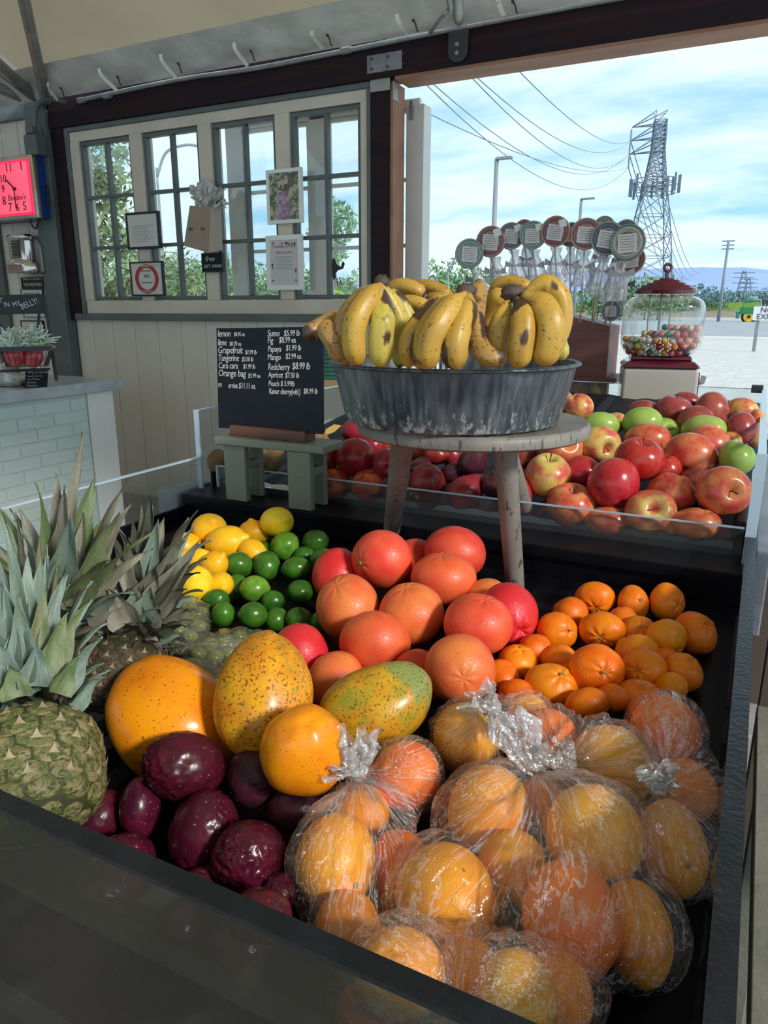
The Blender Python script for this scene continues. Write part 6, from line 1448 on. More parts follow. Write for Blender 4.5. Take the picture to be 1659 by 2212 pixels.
for i, (x, y) in enumerate(((32, 768), (70, 770))):
    g = MB(); c_ = rp(x, y, 4.15); g.sphere(c_, (.055, .05, .058), 16, 12); g.v = [tuple(Vector(v)+Vector((0, 0, .008))*noise.noise(Vector(v)*30)) for v in g.v]; tag(g.build('treat_bag', M['redbag'], smooth=True), ['red treat bag at the left in the wire basket', 'red treat bag at the right in the wire basket'][i], 'bag', 'red treat bags')
g = MB(); rn = random.Random(4)
for i in range(620):
    b_ = rp(rn.uniform(12, 92), rn.uniform(742, 758), 4.1+rn.uniform(0, .15)); a_ = rn.uniform(-1.3, 1.3); d_ = (RT*sin(a_)*1.1+UP*(.35+cos(a_)*.6)-FW*rn.uniform(-.3, .8)).normalized(); l_ = rn.uniform(.05, .12); mid = b_+d_*l_*.6; e_ = b_+d_*l_+Vector((0, 0, -.018)); sd_ = d_.cross(FW).normalized()*.0035
    g.add([b_-sd_, b_+sd_, mid+sd_, mid-sd_], [(0, 1, 2, 3)], (0, 1, 2, 1)[i % 4]); g.add([mid-sd_, mid+sd_, e_+sd_, e_-sd_], [(0, 1, 2, 3)], (0, 1, 1, 1)[i % 4])
sg_ = g.build('tinsel', [mat('pale green tinsel', (.30, .52, .30), None, 5, .3), mat('white tinsel', (.70, .76, .72), None, 5, .25), mat('light mint tinsel', (.45, .66, .48), None, 5, .3)]); tag(sg_, 'tuft of pale green and white shredded tinsel over the red bags', 'tinsel', kind='stuff')

# ================================================================ things on the left wall
# lit square wall clock
YC = 3.93
ck = thing('wall_clock', 'square pink lit advertising clock with a blue case at the left edge', 'clock', onY(30, 470, 4.0))
x0 = onY(0, 400, YC).x-.34; x1 = onY(74, 400, YC).x; zt_ = onY(60, 333, YC).z; zb_ = onY(68, 472, YC).z
M['clockface'] = mat('pink lit clock face', (.75, .10, .16), (.80, .28, .28), 3, .4, emit=(1.0, .055, .14), es=.75)
M['clockink'] = mat('dark clock print', (.10, .008, .02), None, 5, .5)
MB().box(x0, x1, YC+.03, YC+.20, zb_+.005, zt_-.005).build('case', mat('royal blue case', (.008, .045, .24), None, 5, .35), ck, bevel=.004)
MB().box(x0-.005, x1+.004, YC+.0, YC+.045, zb_, zt_).build('chrome_frame', mat('brass chrome frame', (.42, .33, .22), (.5, .5, .48), 4, .25, metal=.9), ck, bevel=.006)
fz0, fz1, fx0, fx1 = zb_+.028, zt_-.028, x0+.02, x1-.03
fc = MB().box(fx0, fx1, YC-.006, YC+.001, fz0, fz1).build('face', M['clockface'], ck)
MB().box(fx0, fx0+.0, YC-.007, YC-.006, fz0, fz1).box(fx1-.016, fx1, YC-.0085, YC-.006, fz0, fz1).box(fx0, fx1, YC-.0085, YC-.006, fz1-.014, fz1).box(fx0, fx1, YC-.0085, YC-.006, fz0, fz0+.014).build('lit_border', mat('hot pink lit border', (.8, .02, .10), None, 5, .4, emit=(1.0, .01, .09), es=1.0), fc)
fX = lambda x, y: onY(x, y, YC-.007)
for tx, x, y, sz in (('10', 0, 395, .075), ('9', 4, 416, .075), ('8', 6, 443, .085), ('7', 19, 457, .085), ('6', 35, 456, .075), ('5', 50, 454, .085), ('11', 11, 372, .085), ('1', 42, 368, .085)):
    text(tx, sz, fX(x, y)+Vector((0, 0, -.0)), (1, 0, 0), (0, 0, 1), M['clockink'], fc, ext=.001)
text("Borden's", .055, fX(17, 434), (1, 0, 0), (0, 0, 1), M['clockink'], fc, ext=.0006, shear=.2)
g = MB(); hc = fX(33, 408)
g.bar(hc+Vector((0, -.008, 0)), fX(14, 388)+Vector((0, -.008, 0)), .012, .002, up=(0, 1, 0)); g.bar(hc+Vector((0, -.012, 0)), fX(38, 452)+Vector((0, -.012, 0)), .010, .002, up=(0, 1, 0)); g.cyl(hc+Vector((0, -.016, 0)), hc, .012, n=14); g.build('hands', M['clockink'], fc)
g = MB(); g.tube(crv([onY(65, 475, 3.97), onY(70, 488, 3.98), onY(78, 494, 3.98), onY(82, 480, 3.98), onY(95, 462, 4.0), onY(103, 430, 4.02), onY(100, 400, 4.02)], 5), .006, 6); g.build('cord', M['blackpaint'], ck, smooth=True)
# chrome wall jukebox
M['chrome'] = mat('chrome', (.62, .60, .58), (.50, .48, .46), 3, .12, metal=1.0)
jk = thing('wall_jukebox', 'rounded chrome tabletop jukebox selector on the wall under the clock', 'jukebox', onY(50, 592, 4.05))
jc = onY(46, 545, 4.0); jc.y = 4.0; j0 = onY(17, 510, 4.0); j1 = onY(82, 585, 4.0); jw = (j1.x-j0.x); jz0 = onY(40, 590, 3.95).z; jz1 = onY(50, 503, 4.0).z; jh = jz1-jz0
g = MB(); pr = [(-jw*.45, 0), (jw*.5, 0), (jw*.5, jh*.55)] + [(jw*.5*cos(t), jh*.62+jh*.34*sin(t)) for t in np.linspace(.15, pi-.15, 14)] + [(-jw*.45, jh*.55)]
g.prism(pr, (1, 0, 0), (0, 0, 1), (0, .10, 0), (jc.x+jw*.16, 4.07, jz0)); g.build('housing', mat('grey jukebox housing', (.20, .20, .19), None, 5, .35, metal=.4), jk, bevel=.014, seg=3)
g = MB(); g.lathe([(jw*.40, jh*.30), (jw*.42, jh*.34), (jw*.42, jh*.80), (jw*.47, jh*.84), (jw*.48, jh*.90), (jw*.40, jh*.96), (0, jh*1.0)], (jc.x, 4.0, jz0), 32, sy=.42); g.build('drum', M['chrome'], jk, smooth='auto')
g = MB(); g.lathe([(0, .0), (jw*.52, .0), (jw*.55, jh*.04), (jw*.55, jh*.20), (jw*.50, jh*.28), (jw*.42, jh*.33), (0, jh*.33)], (jc.x, 4.0, jz0), 32, sy=.42); g.build('selector_base', M['chrome'], jk, smooth='auto')
yf = 4.0-jw*.42*.42
MB().box(jc.x-jw*.10, jc.x+jw*.16, yf-.006, yf+.01, jz0+jh*.38, jz0+jh*.80).build('title_cards', mat('dark song title cards', (.05, .045, .04), None, 5, .3), jk)
g = MB()
for q in range(5): g.box(jc.x-jw*.09, jc.x+jw*.15, yf-.009, yf-.006, jz0+jh*(.41+q*.085), jz0+jh*(.41+q*.085)+.003)
g.build('card_rails', M['chrome'], jk)
g = MB(); yb_ = 4.0-jw*.55*.42
for q in range(7):
    for w_ in range(2): x = jc.x-jw*.30+q*jw*.075; g.box(x, x+jw*.055, yb_-.006, yb_+.03, jz0+jh*(.07+w_*.08), jz0+jh*(.13+w_*.08))
g.build('buttons', mat('ivory jukebox buttons', (.34, .24, .18), None, 5, .4), jk)
# posters on the left wall
YS = YW-.012
def poster(label, c4, frame_m, fw, face_m, Yp, name='framed_sign', cat='sign', deep=.02):
    p = [onY(x, y, Yp) for x, y in c4]; x0 = (p[0].x+p[3].x)/2; x1 = (p[1].x+p[2].x)/2; z1 = (p[0].z+p[1].z)/2; z0 = (p[2].z+p[3].z)/2
    t = thing(name, label, cat, ((x0+x1)/2, Yp, z0))
    MB().box(x0+fw*.5, x1-fw*.5, Yp-deep*.5, Yp+deep*.5, z0+fw*.5, z1-fw*.5).build('sheet', face_m, t)
    g = MB(); y0, y1 = Yp-deep*.75, Yp+deep*.5; g.box(x0, x1, y0, y1, z0, z0+fw); g.box(x0, x1, y0, y1, z1-fw, z1); g.box(x0, x0+fw, y0, y1, z0+fw, z1-fw); g.box(x1-fw, x1, y0, y1, z0+fw, z1-fw)
    g.build('frame', frame_m, t, bevel=.0015); return t, x0, x1, z0, z1, Yp-deep*.5-.0006
M['paper'] = mat('white paper', (.62, .60, .58), None, 5, .6); M['ink'] = mat('black print', (.03, .03, .035), None, 5, .6); M['inkg'] = mat('grey print', (.28, .27, .27), None, 5, .6)
X_, Z_ = (1, 0, 0), (0, 0, 1)
t, a0, a1_, b0, b1_, yy = poster('small black notice on the left wall reading no cash on premises', [(49, 599), (97, 599), (97, 624), (49, 624)], M['blackpaint'], .006, M['blackpaint'], YS)
text('NO CASH', .05, ((a0+a1_)/2, yy, b0+.065), X_, Z_, M['paper'], t, align='CENTER'); text('ON PREMISES', .036, ((a0+a1_)/2, yy, b0+.02), X_, Z_, M['paper'], t, align='CENTER')
t, a0, a1_, b0, b1_, yy = poster('white notice under the black no cash sign', [(50, 625), (97, 625), (98, 685), (52, 685)], M['blackpaint'], .004, M['paper'], YS)
text('INVENTORY LABEL', .022, ((a0+a1_)/2, yy, b1_-.04), X_, Z_, M['ink'], t, align='CENTER')
t, a0, a1_, b0, b1_, yy = poster('black framed certificate lower on the left wall behind the rack', [(48, 692), (95, 692), (100, 745), (52, 745)], M['blackpaint'], .010, M['paper'], YS)
for q in range(5): MB().box(a0+.03, a1_-.03-.01*(q % 2), yy-.0004, yy, b1_-.05-q*.022, b1_-.046-q*.022).build('print_line', M['inkg'], t)
MB().box(onY(-30, 500, YS).x, onY(2, 500, YS).x, YS-.03, YS, .9, 2.3).build('window_casing', M['greytrim']); tag(bpy.data.objects['window_casing'], 'grey board edge at the far left of the wall', 'board')

# ================================================================ things hung on the window mullions
YM = YW-.05
t, a0, a1_, b0, b1_, yy = poster('black framed certificate with fine grey print on the first mullion', [(272, 459), (344, 457), (349, 536), (280, 540)], M['blackpaint'], .016, M['paper'], YM)
for q in range(9): MB().box(a0+.05, a1_-.05-.03*(q % 3), yy-.0004, yy, b1_-.09-q*.013, b1_-.0875-q*.013).build('print_line', M['inkg'], t)
t, a0, a1_, b0, b1_, yy = poster('black framed award with a red oval ring below the certificate', [(282, 565), (354, 565), (356, 638), (288, 641)], M['blackpaint'], .011, M['paper'], YM)
cx_, cz_ = (a0+a1_)/2, (b0+b1_)/2; rx, rz = (a1_-a0)*.36, (b1_-b0)*.43; g = MB(); vs = []; fs = []; n = 40
for i in range(n):
    a = 2*pi*i/n; vs += [(cx_+rx*cos(a), yy-.0006, cz_+rz*sin(a)), (cx_+rx*.70*cos(a), yy-.0006, cz_+rz*.74*sin(a))]
for i in range(n): fs.append((2*i, 2*i+1, (2*i+3) % (2*n), (2*i+2) % (2*n)))
g.add(vs, fs).build('red_ring', mat('red award ring', (.42, .03, .035), None, 5, .6), t)
text('COMMUNITY AWARDS', .022, (cx_-.07, yy-.0012, cz_+rz*.80), X_, Z_, M['paper'], t, spacing=.8); text('FAVORITE', .022, (cx_, yy-.0012, cz_-rz*.92), X_, Z_, M['paper'], t, align='CENTER')
text('Mercury News', .015, (cx_, yy-.0012, cz_+.05), X_, Z_, M['ink'], t, align='CENTER'); text('2022', .028, (cx_, yy-.0012, cz_+.01), X_, Z_, M['ink'], t, align='CENTER'); text('BEST FARM STAND', .012, (cx_, yy-.0012, cz_-.03), X_, Z_, M['ink'], t, align='CENTER')
t, a0, a1_, b0, b1_, yy = poster('white framed portrait of a child in a sun hat among pale flowers', [(574, 369), (653, 361), (655, 480), (583, 486)], M['white'], .022, mat('flowery photo print', (.10, .14, .07), (.48, .46, .33), 34, .4, lo=.45, hi=.58, c3=(.05, .08, .09), sc3=9, lo3=.56, hi3=.66), YM, 'framed_photo', 'picture')
cx_, cz_ = (a0+a1_)/2-.005, (b0+b1_)/2
def flat(poly, m_, nm, dy): MB().prism(poly, X_, Z_, (0, .0004, 0), (cx_, yy-dy, cz_)).build(nm, m_, t)
flat([(-.05, -.13), (.055, -.13), (.05, -.04), (.028, .035), (-.03, .035), (-.055, -.04)], mat('purple dress print', (.24, .14, .26), (.50, .36, .48), 40, .5), 'printed_dress', .0008)
flat([(.02*cos(a), .058+.026*sin(a)) for a in np.linspace(0, 2*pi, 16)[:-1]], mat('dark hair print', (.06, .03, .025), None, 5, .5), 'printed_hair', .0012)
flat([(.012*cos(a), .055+.017*sin(a)) for a in np.linspace(0, 2*pi, 14)[:-1]], mat('face print', (.42, .25, .18), None, 5, .5), 'printed_face', .0016)
flat([(.042*cos(a), .080+.014*sin(a)) for a in np.linspace(0, 2*pi, 18)[:-1]]+[], mat('sun hat print', (.52, .42, .36), None, 5, .5), 'printed_hat', .002)
t, a0, a1_, b0, b1_, yy = poster('white framed strawberry notice under the portrait', [(573, 511), (653, 505), (657, 628), (583, 625)], M['white'], .030, mat('notice paper', (.58, .57, .58), None, 5, .6), YM)
cx_ = (a0+a1_)/2; pk = mat('pink print', (.50, .13, .18), None, 5, .6)
text('Strawberry Field', .026, (cx_, yy-.0006, b1_-.075), X_, Z_, pk, t, align='CENTER', shear=.2); text('Kids Scholars', .022, (cx_, yy-.0006, b1_-.110), X_, Z_, pk, t, align='CENTER', shear=.2)
for q in range(7): MB().box(a0+.07+.006*(q % 3), a1_-.07-.007*(q % 2), yy-.0008, yy, b1_-.130-q*.012, b1_-.1275-q*.012).build('print_line', M['inkg'], t)
rn = random.Random(2)
for q in range(16):
    x = a0+.045+(a1_-a0-.09)*rn.random() if q < 9 else (a0+.045 if q % 2 else a1_-.05); z = b1_-.045-.012*rn.random() if q < 9 else b0+.05+.23*rn.random()
    g = MB(); g.prism([(0, -.009), (.006, 0), (.005, .006), (-.005, .006), (-.006, 0)], X_, Z_, (0, .0004, 0), (x, yy-.0012, z)); g.build('printed_strawberry', mat('dark red print', (.34, .05, .07), None, 5, .6) if q == 0 else bpy.data.materials['dark red print'], t)
t, a0, a1_, b0, b1_, yy = poster('small black chalk sign about gift wrap on the second mullion', [(437, 548), (483, 545), (484, 587), (440, 589)], M['blackpaint'], .008, M['slateboard'], YM)
text('free', .05, ((a0+a1_)/2-.02, yy, b0+.07), X_, Z_, M['chalk'], t, align='CENTER', shear=.25); text('GIFT WRAP', .03, ((a0+a1_)/2, yy, b0+.028), X_, Z_, M['chalk'], t, align='CENTER')
# gift bag
M['kraft'] = mat('kraft paper', (.34, .27, .21), (.30, .235, .18), 6, .7); M['kraft_lit'] = mat('lit kraft paper side', (.50, .42, .33), None, 5, .7); M['tissue'] = mat('white tissue paper', (.66, .65, .63), None, 5, .6)  # bag side is the same kraft paper, painted lighter for the light on it
gb = thing('gift_bag', 'brown paper gift bag stuffed with white tissue, hung on the second mullion', 'gift bag', onY(435, 545, YM-.1))
Yb = YM-.12; q = [onY(410, 444, Yb), onY(456, 446, Yb), onY(451, 546, Yb+.0), onY(397, 531, Yb+.0)]; q2 = [onY(412, 444, YM-.01), onY(478, 450, YM-.01), onY(481, 540, YM-.01), onY(405, 528, YM-.01)]
mid = (q[1]+q2[1])/2+Vector((-.015, 0, 0)); midb = (q[2]+q2[2])/2+Vector((-.0, 0, 0))
MB().add(q+q2, [(0, 1, 2, 3), (0, 3, 7, 4), (4, 7, 6, 5)], 0).add([q[1], mid, midb, q[2]], [(0, 1, 2, 3)], 1).add([mid, q2[1], q2[2], midb], [(0, 1, 2, 3)], 1).add([q[3], q[2], midb, q2[2], q2[3]], [(0, 1, 2, 3, 4)], 0).build('paper_bag', [M['kraft'], M['kraft_lit']], gb)
for px_ in (408, 434):
    p0 = onY(px_, 498, Yb-.001); MB().prism([(0, 0), (.03, .004), (.034, .018), (.018, .014), (.012, .024), (.002, .014)], (q[1]-q[0]).normalized(), Z_, (0, .001, 0), p0-Vector((0, .002, 0))).build('printed_motif', mat('dark print on kraft', (.12, .06, .05), None, 5, .6) if px_ == 408 else bpy.data.materials['dark print on kraft'], gb)
g = MB(); rn = random.Random(8); vs = []
for s_i, (x, y, tx, ty, w_) in enumerate([(440, 445, 440, 382, .07), (430, 445, 415, 398, .05), (455, 446, 474, 400, .07), (462, 446, 486, 430, .06), (445, 448, 455, 395, .06), (425, 446, 428, 412, .06), (470, 448, 478, 440, .05)]):
    b_ = onY(x, y, YM-.06-rn.uniform(-.03, .03)); tp = onY(tx, ty, YM-.09+rn.uniform(-.04, .04)); ax = tp-b_; sd_ = Vector((1, 0, 0)); n = 8
    o_ = len(g.v); vs = []; fs = []
    for i in range(n+1):
        for j in range(n+1):
            u, v = i/n, j/n*2-1; p = b_+ax*u + sd_*v*w_*.5*(.3+u) + Vector((0, sin(v*7+s_i)*.02*u, -abs(v)*.03*u)) + Vector((noise.noise(Vector((u*3, v*3, s_i))), noise.noise(Vector((u*3, v*3, s_i+4))), noise.noise(Vector((u*3, v*3, s_i+8)))))*.02; vs.append(p)
    for i in range(n):
        for j in range(n): a = i*(n+1)+j; fs.append((a, a+1, a+n+2, a+n+1))
    g.add(vs, fs)
g.build('tissue', M['tissue'], gb)
g = MB(); p = [(0, 0), (.02, .02), (.016, .05), (.04, .075), (.085, .085), (.10, .12), (.088, .14), (.075, .128), (.066, .10), (.03, .118), (.012, .16), (-.004, .165), (-.018, .12), (-.014, .06)]
c_ = onY(724, 606, YW-.045); g.prism([(a*.8-.01, b*.8) for a, b in p[::-1]], X_, Z_, (0, .006, 0), c_); g.bar(c_+Vector((.012, 0, .01)), c_+Vector((.02, 0, -.035)), .006, .006, up=(0, 1, 0)); g.bar(c_+Vector((.03, 0, .02)), c_+Vector((.045, 0, -.025)), .006, .006, up=(0, 1, 0))
tag(g.build('rooster_figure', M['blackpaint'], bevel=.002), 'black cut out rooster figure standing against the last window sash', 'ornament')
# ================================================================ outdoors
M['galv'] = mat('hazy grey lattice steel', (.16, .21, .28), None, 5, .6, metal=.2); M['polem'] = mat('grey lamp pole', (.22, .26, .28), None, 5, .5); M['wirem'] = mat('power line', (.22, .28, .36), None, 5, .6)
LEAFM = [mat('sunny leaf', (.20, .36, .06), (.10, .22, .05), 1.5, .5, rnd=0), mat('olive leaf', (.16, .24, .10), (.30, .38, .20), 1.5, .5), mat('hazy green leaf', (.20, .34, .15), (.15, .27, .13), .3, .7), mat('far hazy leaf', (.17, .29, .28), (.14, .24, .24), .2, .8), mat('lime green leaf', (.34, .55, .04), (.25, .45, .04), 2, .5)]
M['bark'] = mat('tree bark', (.14, .11, .08), (.09, .07, .05), 5, .8)
def tree(label, base, h, blobs, nl, ls, mi, group='trees outside', name='tree', trunk=True, seed=0):
    """blobs: (dx, dz fraction, radius); leaves are small quads scattered through the blobs"""
    t = thing(name, label, 'tree' if name == 'tree' else 'shrub', base, group); rn = np.random.RandomState(seed+5); base = Vector(base); g = []; tot = sum(b[2]**2 for b in blobs); V = []
    for dx, dz, r in blobs:
        n = int(nl*r*r/tot); u = rn.normal(size=(n, 3)); u /= np.linalg.norm(u, axis=1)[:, None]; rad = r*rn.uniform(.35, 1, n)**.5*(1+.25*np.sin(u[:, 0]*5+dx)*np.sin(u[:, 2]*6))
        c = np.array(base)+np.array((dx*cos(YAW), dx*sin(YAW), dz))+u*rad[:, None]; a = rn.normal(size=(n, 3)); a /= np.linalg.norm(a, axis=1)[:, None]; b = np.cross(a, rn.normal(size=(n, 3))); b /= np.linalg.norm(b, axis=1)[:, None]
        s = ls*rn.uniform(.6, 1.3, n)[:, None]; V.append(np.stack([c-a*s, c+b*s*.38, c+a*s, c-b*s*.38], 1).reshape(-1, 3))
    V = np.concatenate(V)-np.array(base); n = len(V)//4; F_ = np.arange(n*4).reshape(-1, 4)
    me = bpy.data.meshes.new('foliage'); me.from_pydata(V.tolist(), [], F_.tolist()); me.materials.append(LEAFM[mi]); o = bpy.data.objects.new('foliage', me); C.objects.link(o); o.parent = t; o['kind'] = 'stuff'
    if trunk:
        g = MB(); top = max(b[1] for b in blobs)*.8; g.tube([base, base+Vector((.02*h, 0, top*.5)), base+Vector((0, 0, top))], [h*.022, h*.016, h*.006], 8)
        for dx, dz, r in blobs[:6]: g.tube([base+Vector((0, 0, dz*.5)), base+Vector((dx*cos(YAW)*.6, dx*sin(YAW)*.6, dz*.85))], [h*.008, h*.004], 6)
        g.build('trunk', M['bark'], t, smooth=True)
    return t
def gb_(x, Y): p = onY(x, 680, Y); return Vector((p.x, Y, 0))
def zt(x, y, Y): return onY(x, y, Y).z
# big leafy tree seen through the leftmost sash
b_ = gb_(225, 7.4); b2_ = 3.6
tree('leafy olive tree filling the leftmost window sash', b_, 3.6, [(-.5, 3.2, .7), (.0, 3.3, .62), (-.1, 2.6, .62), (-.8, 2.2, .8), (.05, 2.0, .6), (-.4, 1.3, .8), (.1, 1.25, .55), (-.2, .6, .7), (.5, 1.25, .35), (.62, 1.75, .28)], 9000, .07, 1, seed=1)
b_ = gb_(425, 9.5); tree('loose pale green branches behind the certificate window', b_, 2.3, [(-.5, 2.05, .35), (-.2, 1.85, .35), (0, 1.6, .4), (-.5, 1.45, .5), (.3, 1.2, .4), (-.9, 2.3, .3)], 1600, .06, 1, seed=2)
# bright shrub at the last sash
b_ = gb_(745, 8.5); tree('bright yellow green shrub low in the last window sash', b_, 1.9, [(-.1, 1.35, .36), (.25, 1.25, .3), (0, .9, .5)], 1500, .06, 4, 'shrubs outside', 'shrub', seed=3)
b_ = gb_(722, 26); tree('slim hazy tree in the right window sash', b_, 5, [(.1, zt(722, 455, 26), .5), (.3, zt(722, 480, 26), .7), (-.3, zt(722, 510, 26), .7), (.1, zt(722, 540, 26), .5)], 900, .15, 2, seed=4)
# tree belt behind the windows and left of the opening
sd = 10
for x, yt, Y, w, mi, lab in [(365, 560, 30, 3.0, 2, 'round green tree behind the second sash'), (415, 548, 33, 3.2, 2, 'green tree behind the hanging gift sign'), (470, 558, 34, 2.8, 2, 'tree between the second and third sash'), (520, 565, 32, 3.0, 2, 'green tree behind the third sash'), (575, 575, 34, 2.6, 2, 'low tree behind the third sash, right side'),
                             (640, 572, 36, 2.6, 2, 'tree behind the strawberry notice'), (700, 585, 36, 2.2, 2, 'low hazy tree left of the rooster'), (780, 590, 38, 2.4, 2, 'low tree behind the brown post'), (935, 574, 40, 2.6, 2, 'green tree in the opening beside the white door edge'), (985, 572, 42, 3.0, 2, 'taller green tree left of the lollipops'), (1030, 585, 44, 2.6, 2, 'green tree behind the left lollipops'), (1080, 590, 46, 2.6, 2, 'tree behind the middle lollipops'), (300, 540, 28, 3.2, 2, 'tree between the first and second sash')]:
    b_ = gb_(x, Y); z_ = zt(x, yt, Y); sd += 1; tree(lab, b_, z_, [(0, z_-w*.32, w*.42), (-w*.35, z_-w*.55, w*.4), (w*.35, z_-w*.52, w*.4), (0, z_*.4, w*.55), (-w*.4, z_*.3, w*.4), (w*.4, z_*.3, w*.4)], 1700, .17, mi, 'tree belt behind the stand', seed=sd)
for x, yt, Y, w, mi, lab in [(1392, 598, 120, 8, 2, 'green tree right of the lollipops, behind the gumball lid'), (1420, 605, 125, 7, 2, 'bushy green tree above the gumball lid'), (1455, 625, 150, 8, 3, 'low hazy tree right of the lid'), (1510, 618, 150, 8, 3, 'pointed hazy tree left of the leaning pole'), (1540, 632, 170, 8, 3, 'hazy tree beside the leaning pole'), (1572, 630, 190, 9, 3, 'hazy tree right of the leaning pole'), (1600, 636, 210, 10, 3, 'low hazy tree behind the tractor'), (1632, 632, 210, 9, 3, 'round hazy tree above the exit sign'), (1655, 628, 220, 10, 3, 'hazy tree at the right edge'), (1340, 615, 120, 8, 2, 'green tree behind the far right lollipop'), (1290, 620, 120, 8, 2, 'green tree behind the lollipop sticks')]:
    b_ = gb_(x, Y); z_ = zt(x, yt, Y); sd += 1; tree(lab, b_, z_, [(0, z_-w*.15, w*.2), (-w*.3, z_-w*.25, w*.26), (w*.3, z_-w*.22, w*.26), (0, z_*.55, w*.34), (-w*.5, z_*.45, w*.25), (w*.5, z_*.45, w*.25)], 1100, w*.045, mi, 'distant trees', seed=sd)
# light poles
def lamp(label, x, y0, y1, Y, r, arm):
    b_ = onY(x, y1, Y); tp = onY(x, y0, Y); t = thing('street_lamp', label, 'lamp post', Vector((tp.x, Y, 0)), 'lamp posts outside')
    MB().tube([Vector((tp.x, Y, 0)), tp], [r*1.25, r*.8], 10).build('pole', M['polem'], t, smooth=True)
    if arm > 0: MB().obox(tp+Vector((arm*.5, 0, .0)), Vector((arm*.5, 0, 0)), Vector((0, .15, 0)), Vector((0, 0, .06))).build('lamp_head', M['polem'], t, bevel=.02)
    else: MB().tube(crv([tp+Vector((0, 0, -.3)), tp+Vector((.5, 0, .45)), tp+Vector((1.4, 0, .62)), tp+Vector((2.2, 0, .5))], 5), .05, 8).build('lamp_arm', M['polem'], t, smooth=True)
lamp('tall grey lamp post left of the lollipops', 1073, 343, 640, 38, .13, .8)
lamp('short lamp post above the lollipops', 1256, 430, 640, 60, .13, 1.0)
lamp('curved arm street lamp seen through the second sash', 338, 362, 640, 22, .05, -1)
lamp('slim pale street lamp in front of the green trees left of the lollipops', 969, 572, 650, 36, .05, -1)
# transmission tower
TY = 150.0; tb_ = gb_(1388, TY)
tw = thing('transmission_tower', 'lattice power pylon with three crossarms and antennas', 'pylon', tb_)
def tz(y): return onY(1388, y, TY).z
def hw(z):   # half width of the mast at height z
    return float(np.interp(z, [0, tz(500), tz(400), tz(330), tz(264)], [4.6, 3.0, 1.75, 1.05, .95]))
zs = list(np.linspace(0, tz(420), 7))+list(np.linspace(tz(420), tz(340), 7))[1:]+list(np.linspace(tz(340), tz(264), 9))[1:]
g = MB(); A_t = radians(18)
def cn(z, i): h_ = hw(z); x, y = ((-1, -1), (1, -1), (1, 1), (-1, 1))[i % 4]; return Vector((tb_.x+(x*cos(A_t)-y*sin(A_t))*h_, TY+(x*sin(A_t)+y*cos(A_t))*h_, z))
for z0, z1 in zip(zs, zs[1:]):
    for i in range(4):
        g.tube([cn(z0, i), cn(z1, i)], .13, 4, False); g.tube([cn(z0, i), cn(z1, i+1)], .075, 4, False); g.tube([cn(z0, i+1), cn(z1, i)], .075, 4, False); g.tube([cn(z1, i), cn(z1, i+1)], .075, 4, False)
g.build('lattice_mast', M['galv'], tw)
ins = []
for ya, xl, xr in ((273, 1365, 1413), (302, 1362, 1410), (331, 1360, 1407)):
    z = tz(ya); g = MB(); L_ = onY(xl, ya, TY); R2_ = onY(xr, ya, TY)
    for e in (L_, R2_):
        for i in range(4): g.tube([cn(z, i), Vector((e.x, e.y, z))], .07, 4, False); g.tube([cn(z+2.1 if i < 4 else z, i), Vector((e.x, e.y, z))], .06, 4, False)
    g.build('crossarm', M['galv'], tw)
    for e in (L_, R2_):
        q = MB(); q.tube([Vector((e.x, e.y, z-.3)), Vector((e.x, e.y, z-2.2))], .16, 6); q.build('insulator', M['polem'], tw); ins.append(Vector((e.x, e.y, z-2.2)))
g = MB(); za = tz(405); rn = random.Random(5)
for i in range(14):
    a = 2*pi*i/14; r_ = 4.1+.3*rn.random(); c_ = Vector((tb_.x+r_*cos(a), TY+r_*sin(a), za+rn.uniform(-.5, .5))); g.box(c_.x-.18, c_.x+.18, c_.y-.15, c_.y+.15, c_.z-1.5, c_.z+1.5); g.tube([Vector((tb_.x, TY, za)), c_], .06, 4, False)
for dz in (-1.2, 1.2): g.tube([Vector((tb_.x+3.6*cos(a), TY+3.6*sin(a), za+dz)) for a in np.linspace(0, 2*pi, 25)], .08, 4, False)
g.build('antenna_ring', M['galv'], tw)
def line(a, b, sag, label, grp, r=.055):
    pts = [a.lerp(b, t)+Vector((0, 0, -4*sag*t*(1-t))) for t in np.linspace(0, 1, 30)]; tag(MB().tube(pts, r, 4, False).build('power_line', M['wirem'], smooth=True), label, 'cable', grp)
for (x, y), i, sg, lb in (((1110, 142), 0, 3, 'uppermost'), ((1020, 158), 0, 5, 'second highest'), ((1010, 158), 2, 6, 'third highest'), ((930, 176), 2, 7, 'fourth'), ((918, 180), 4, 8, 'fifth'), ((915, 240), 4, 3, 'lowest')):
    line(onY(x, y, 45), ins[i], sg*.6, lb+' cable running from the pylon to the upper left of the opening', 'power cables left of the pylon', .035)
for i, (ix_, x, y) in enumerate(((1, 1528, 560), (3, 1520, 566), (5, 1512, 572), (0, 1505, 578), (2, 1498, 584), (4, 1490, 590))):
    line(ins[ix_], onY(x, y, 700), 16, ORD[i]+' cable from the right, falling from the pylon to the hills', 'power cables right of the pylon', .09)
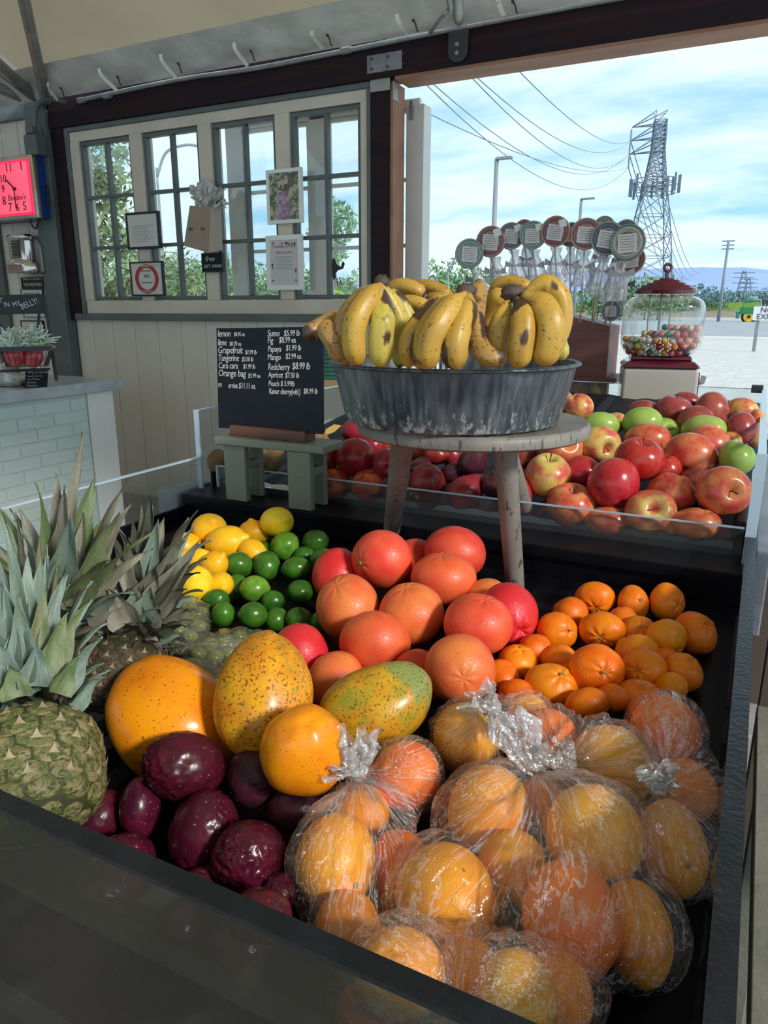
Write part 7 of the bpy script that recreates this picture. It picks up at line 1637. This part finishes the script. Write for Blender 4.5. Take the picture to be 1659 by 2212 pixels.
# leaning wooden pole and far pylons
pl = thing('utility_pole', 'slender utility pole with crossarms at the right', 'pole', gb_(1553, 110)); b_ = gb_(1553, 110); tp = onY(1570, 520, 110); tp = Vector((b_.x+.1, 110, tp.z))
MB().tube([b_, tp], [.22, .15], 8).build('pole', M['polem'], pl, smooth=True); g = MB()
for yy_ in (521, 530, 538): z = onY(1565, yy_, 110).z; g.box(tp.x-.75, tp.x+.75, 109.9, 110.1, z-.07, z+.07)
g.build('crossarms', M['polem'], pl)
for x, yt, Y, lab in ((1596, 585, 420, 'small far pylon right of the leaning pole'), (1608, 600, 500, 'smaller far pylon near the right edge')):
    b_ = gb_(x, Y); z = zt(x, yt, Y); g = MB()
    for sx in (-1, 1):
        for sy in (-1, 1): g.tube([b_+Vector((sx*4, sy*4, 0)), b_+Vector((sx*.6, sy*.6, z))], .28, 4)
    for q in np.linspace(.1, .9, 8):
        w_ = 4-3.4*q; g.tube([b_+Vector((-w_, 0, z*q)), b_+Vector((w_*.85, 0, z*(q+.1)))], .2, 4); g.tube([b_+Vector((w_, 0, z*q)), b_+Vector((-w_*.85, 0, z*(q+.1)))], .2, 4)
    for q in (.72, .84, .95): g.tube([b_+Vector((-5, 0, z*q)), b_+Vector((5, 0, z*q))], .22, 4)
    tag(g.build('far_pylon', M['galv']), lab, 'pylon')
# tractor
ty = 112.0; tp_ = onY(1616, 690, ty); tr = thing('tractor', 'green tractor with a yellow wheel by the field', 'tractor', (tp_.x, ty, 0)); kx = (onY(1640, 690, ty)-onY(1592, 690, ty)).x
GRN = mat('green tractor paint', (.03, .22, .07), None, 5, .4); YEL = mat('yellow wheel', (.75, .48, .03), None, 5, .4); TYR = mat('tyre', (.02, .02, .02), None, 5, .8)
wc = onY(1618, 684, ty); wr = onY(1618, 684, ty).z-onY(1618, 696, ty).z
for nm, r0, r1, m_ in (('tyre', wr*1.35, wr*.9, TYR), ('wheel_rim', wr*.95, 0.0, YEL)):
    g = MB(); g.tube([wc+Vector((0, -.25, 0)), wc+Vector((0, .25, 0))], r0 if nm == 'tyre' else r0, 24); 
    if nm == 'wheel_rim': g.v = [(a, b-.1, c) for a, b, c in g.v]
    g.build(nm, m_, tr)
MB().cyl(wc+Vector((0, -.42, 0)), wc+Vector((0, -.3, 0)), wr*.3, n=12).build('hub', TYR, tr)
MB().box(wc.x-kx*.45, wc.x+kx*.5, ty-.4, ty+.4, wc.z+.3, wc.z+1.2).build('body', GRN, tr, bevel=.1); MB().box(wc.x-kx*.35, wc.x+kx*.45, ty-.6, ty+.6, wc.z+1.9, wc.z+2.15).build('canopy', GRN, tr, bevel=.05)
MB().box(wc.x-kx*.6, wc.x-kx*.45, ty-.5, ty+.5, .4, 1.3).build('front_box', mat('dark teal tractor part', (.02, .20, .16), None, 5, .5), tr, bevel=.05)
g = MB()
for x in (-.3, .4): g.box(wc.x+kx*x-.05, wc.x+kx*x+.05, ty-.5, ty-.4, wc.z+1.1, wc.z+1.95)
g.build('canopy_posts', GRN, tr)
# exit sign on a post
sg = thing('exit_sign', 'white no exit sign on a grey post at the right edge', 'sign', gb_(1636, 30)); a = onY(1629, 662, 30); b_ = onY(1672, 692, 30)
MB().box(a.x, b_.x, 29.93, 29.97, b_.z, a.z).build('panel', mat('pale sign panel', (.72, .74, .80), None, 5, .5), sg); MB().box(onY(1637, 660, 30).x, onY(1645, 660, 30).x, 29.98, 30.1, 0, onY(1640, 655, 30).z).build('post', M['polem'], sg)
text('NO', .26, (a.x+.22, 29.92, (a.z+b_.z)/2+.03), (1, 0, 0), (0, 0, 1), M['ink'], sg, ext=.002); text('EXIT', .26, (a.x+.12, 29.92, b_.z+.04), (1, 0, 0), (0, 0, 1), M['ink'], sg, ext=.002)
# far parked cars and a cone as tiny marks by the trees
for i, (x, c) in enumerate(((1470, (.5, .5, .55)), (1490, (.25, .3, .4)), (1512, (.6, .6, .62)), (1530, (.3, .32, .36)), (1586, (.55, .57, .6)), (1604, (.2, .22, .3)), (1622, (.45, .47, .5)))):
    p = onY(x, 660, 200); z0 = 3.6; g = MB(); g.box(p.x-2.2, p.x+2.2, 199, 201, z0-.8, z0+.4); g.box(p.x-1.2, p.x+1.3, 199.2, 200.8, z0+.4, z0+1.0)
    tag(g.build('parked_car', mat('car paint '+str(i), c, None, 5, .3), bevel=.2), ORD[i]+' small parked car from the left, far behind the field', 'car', 'far parked cars')
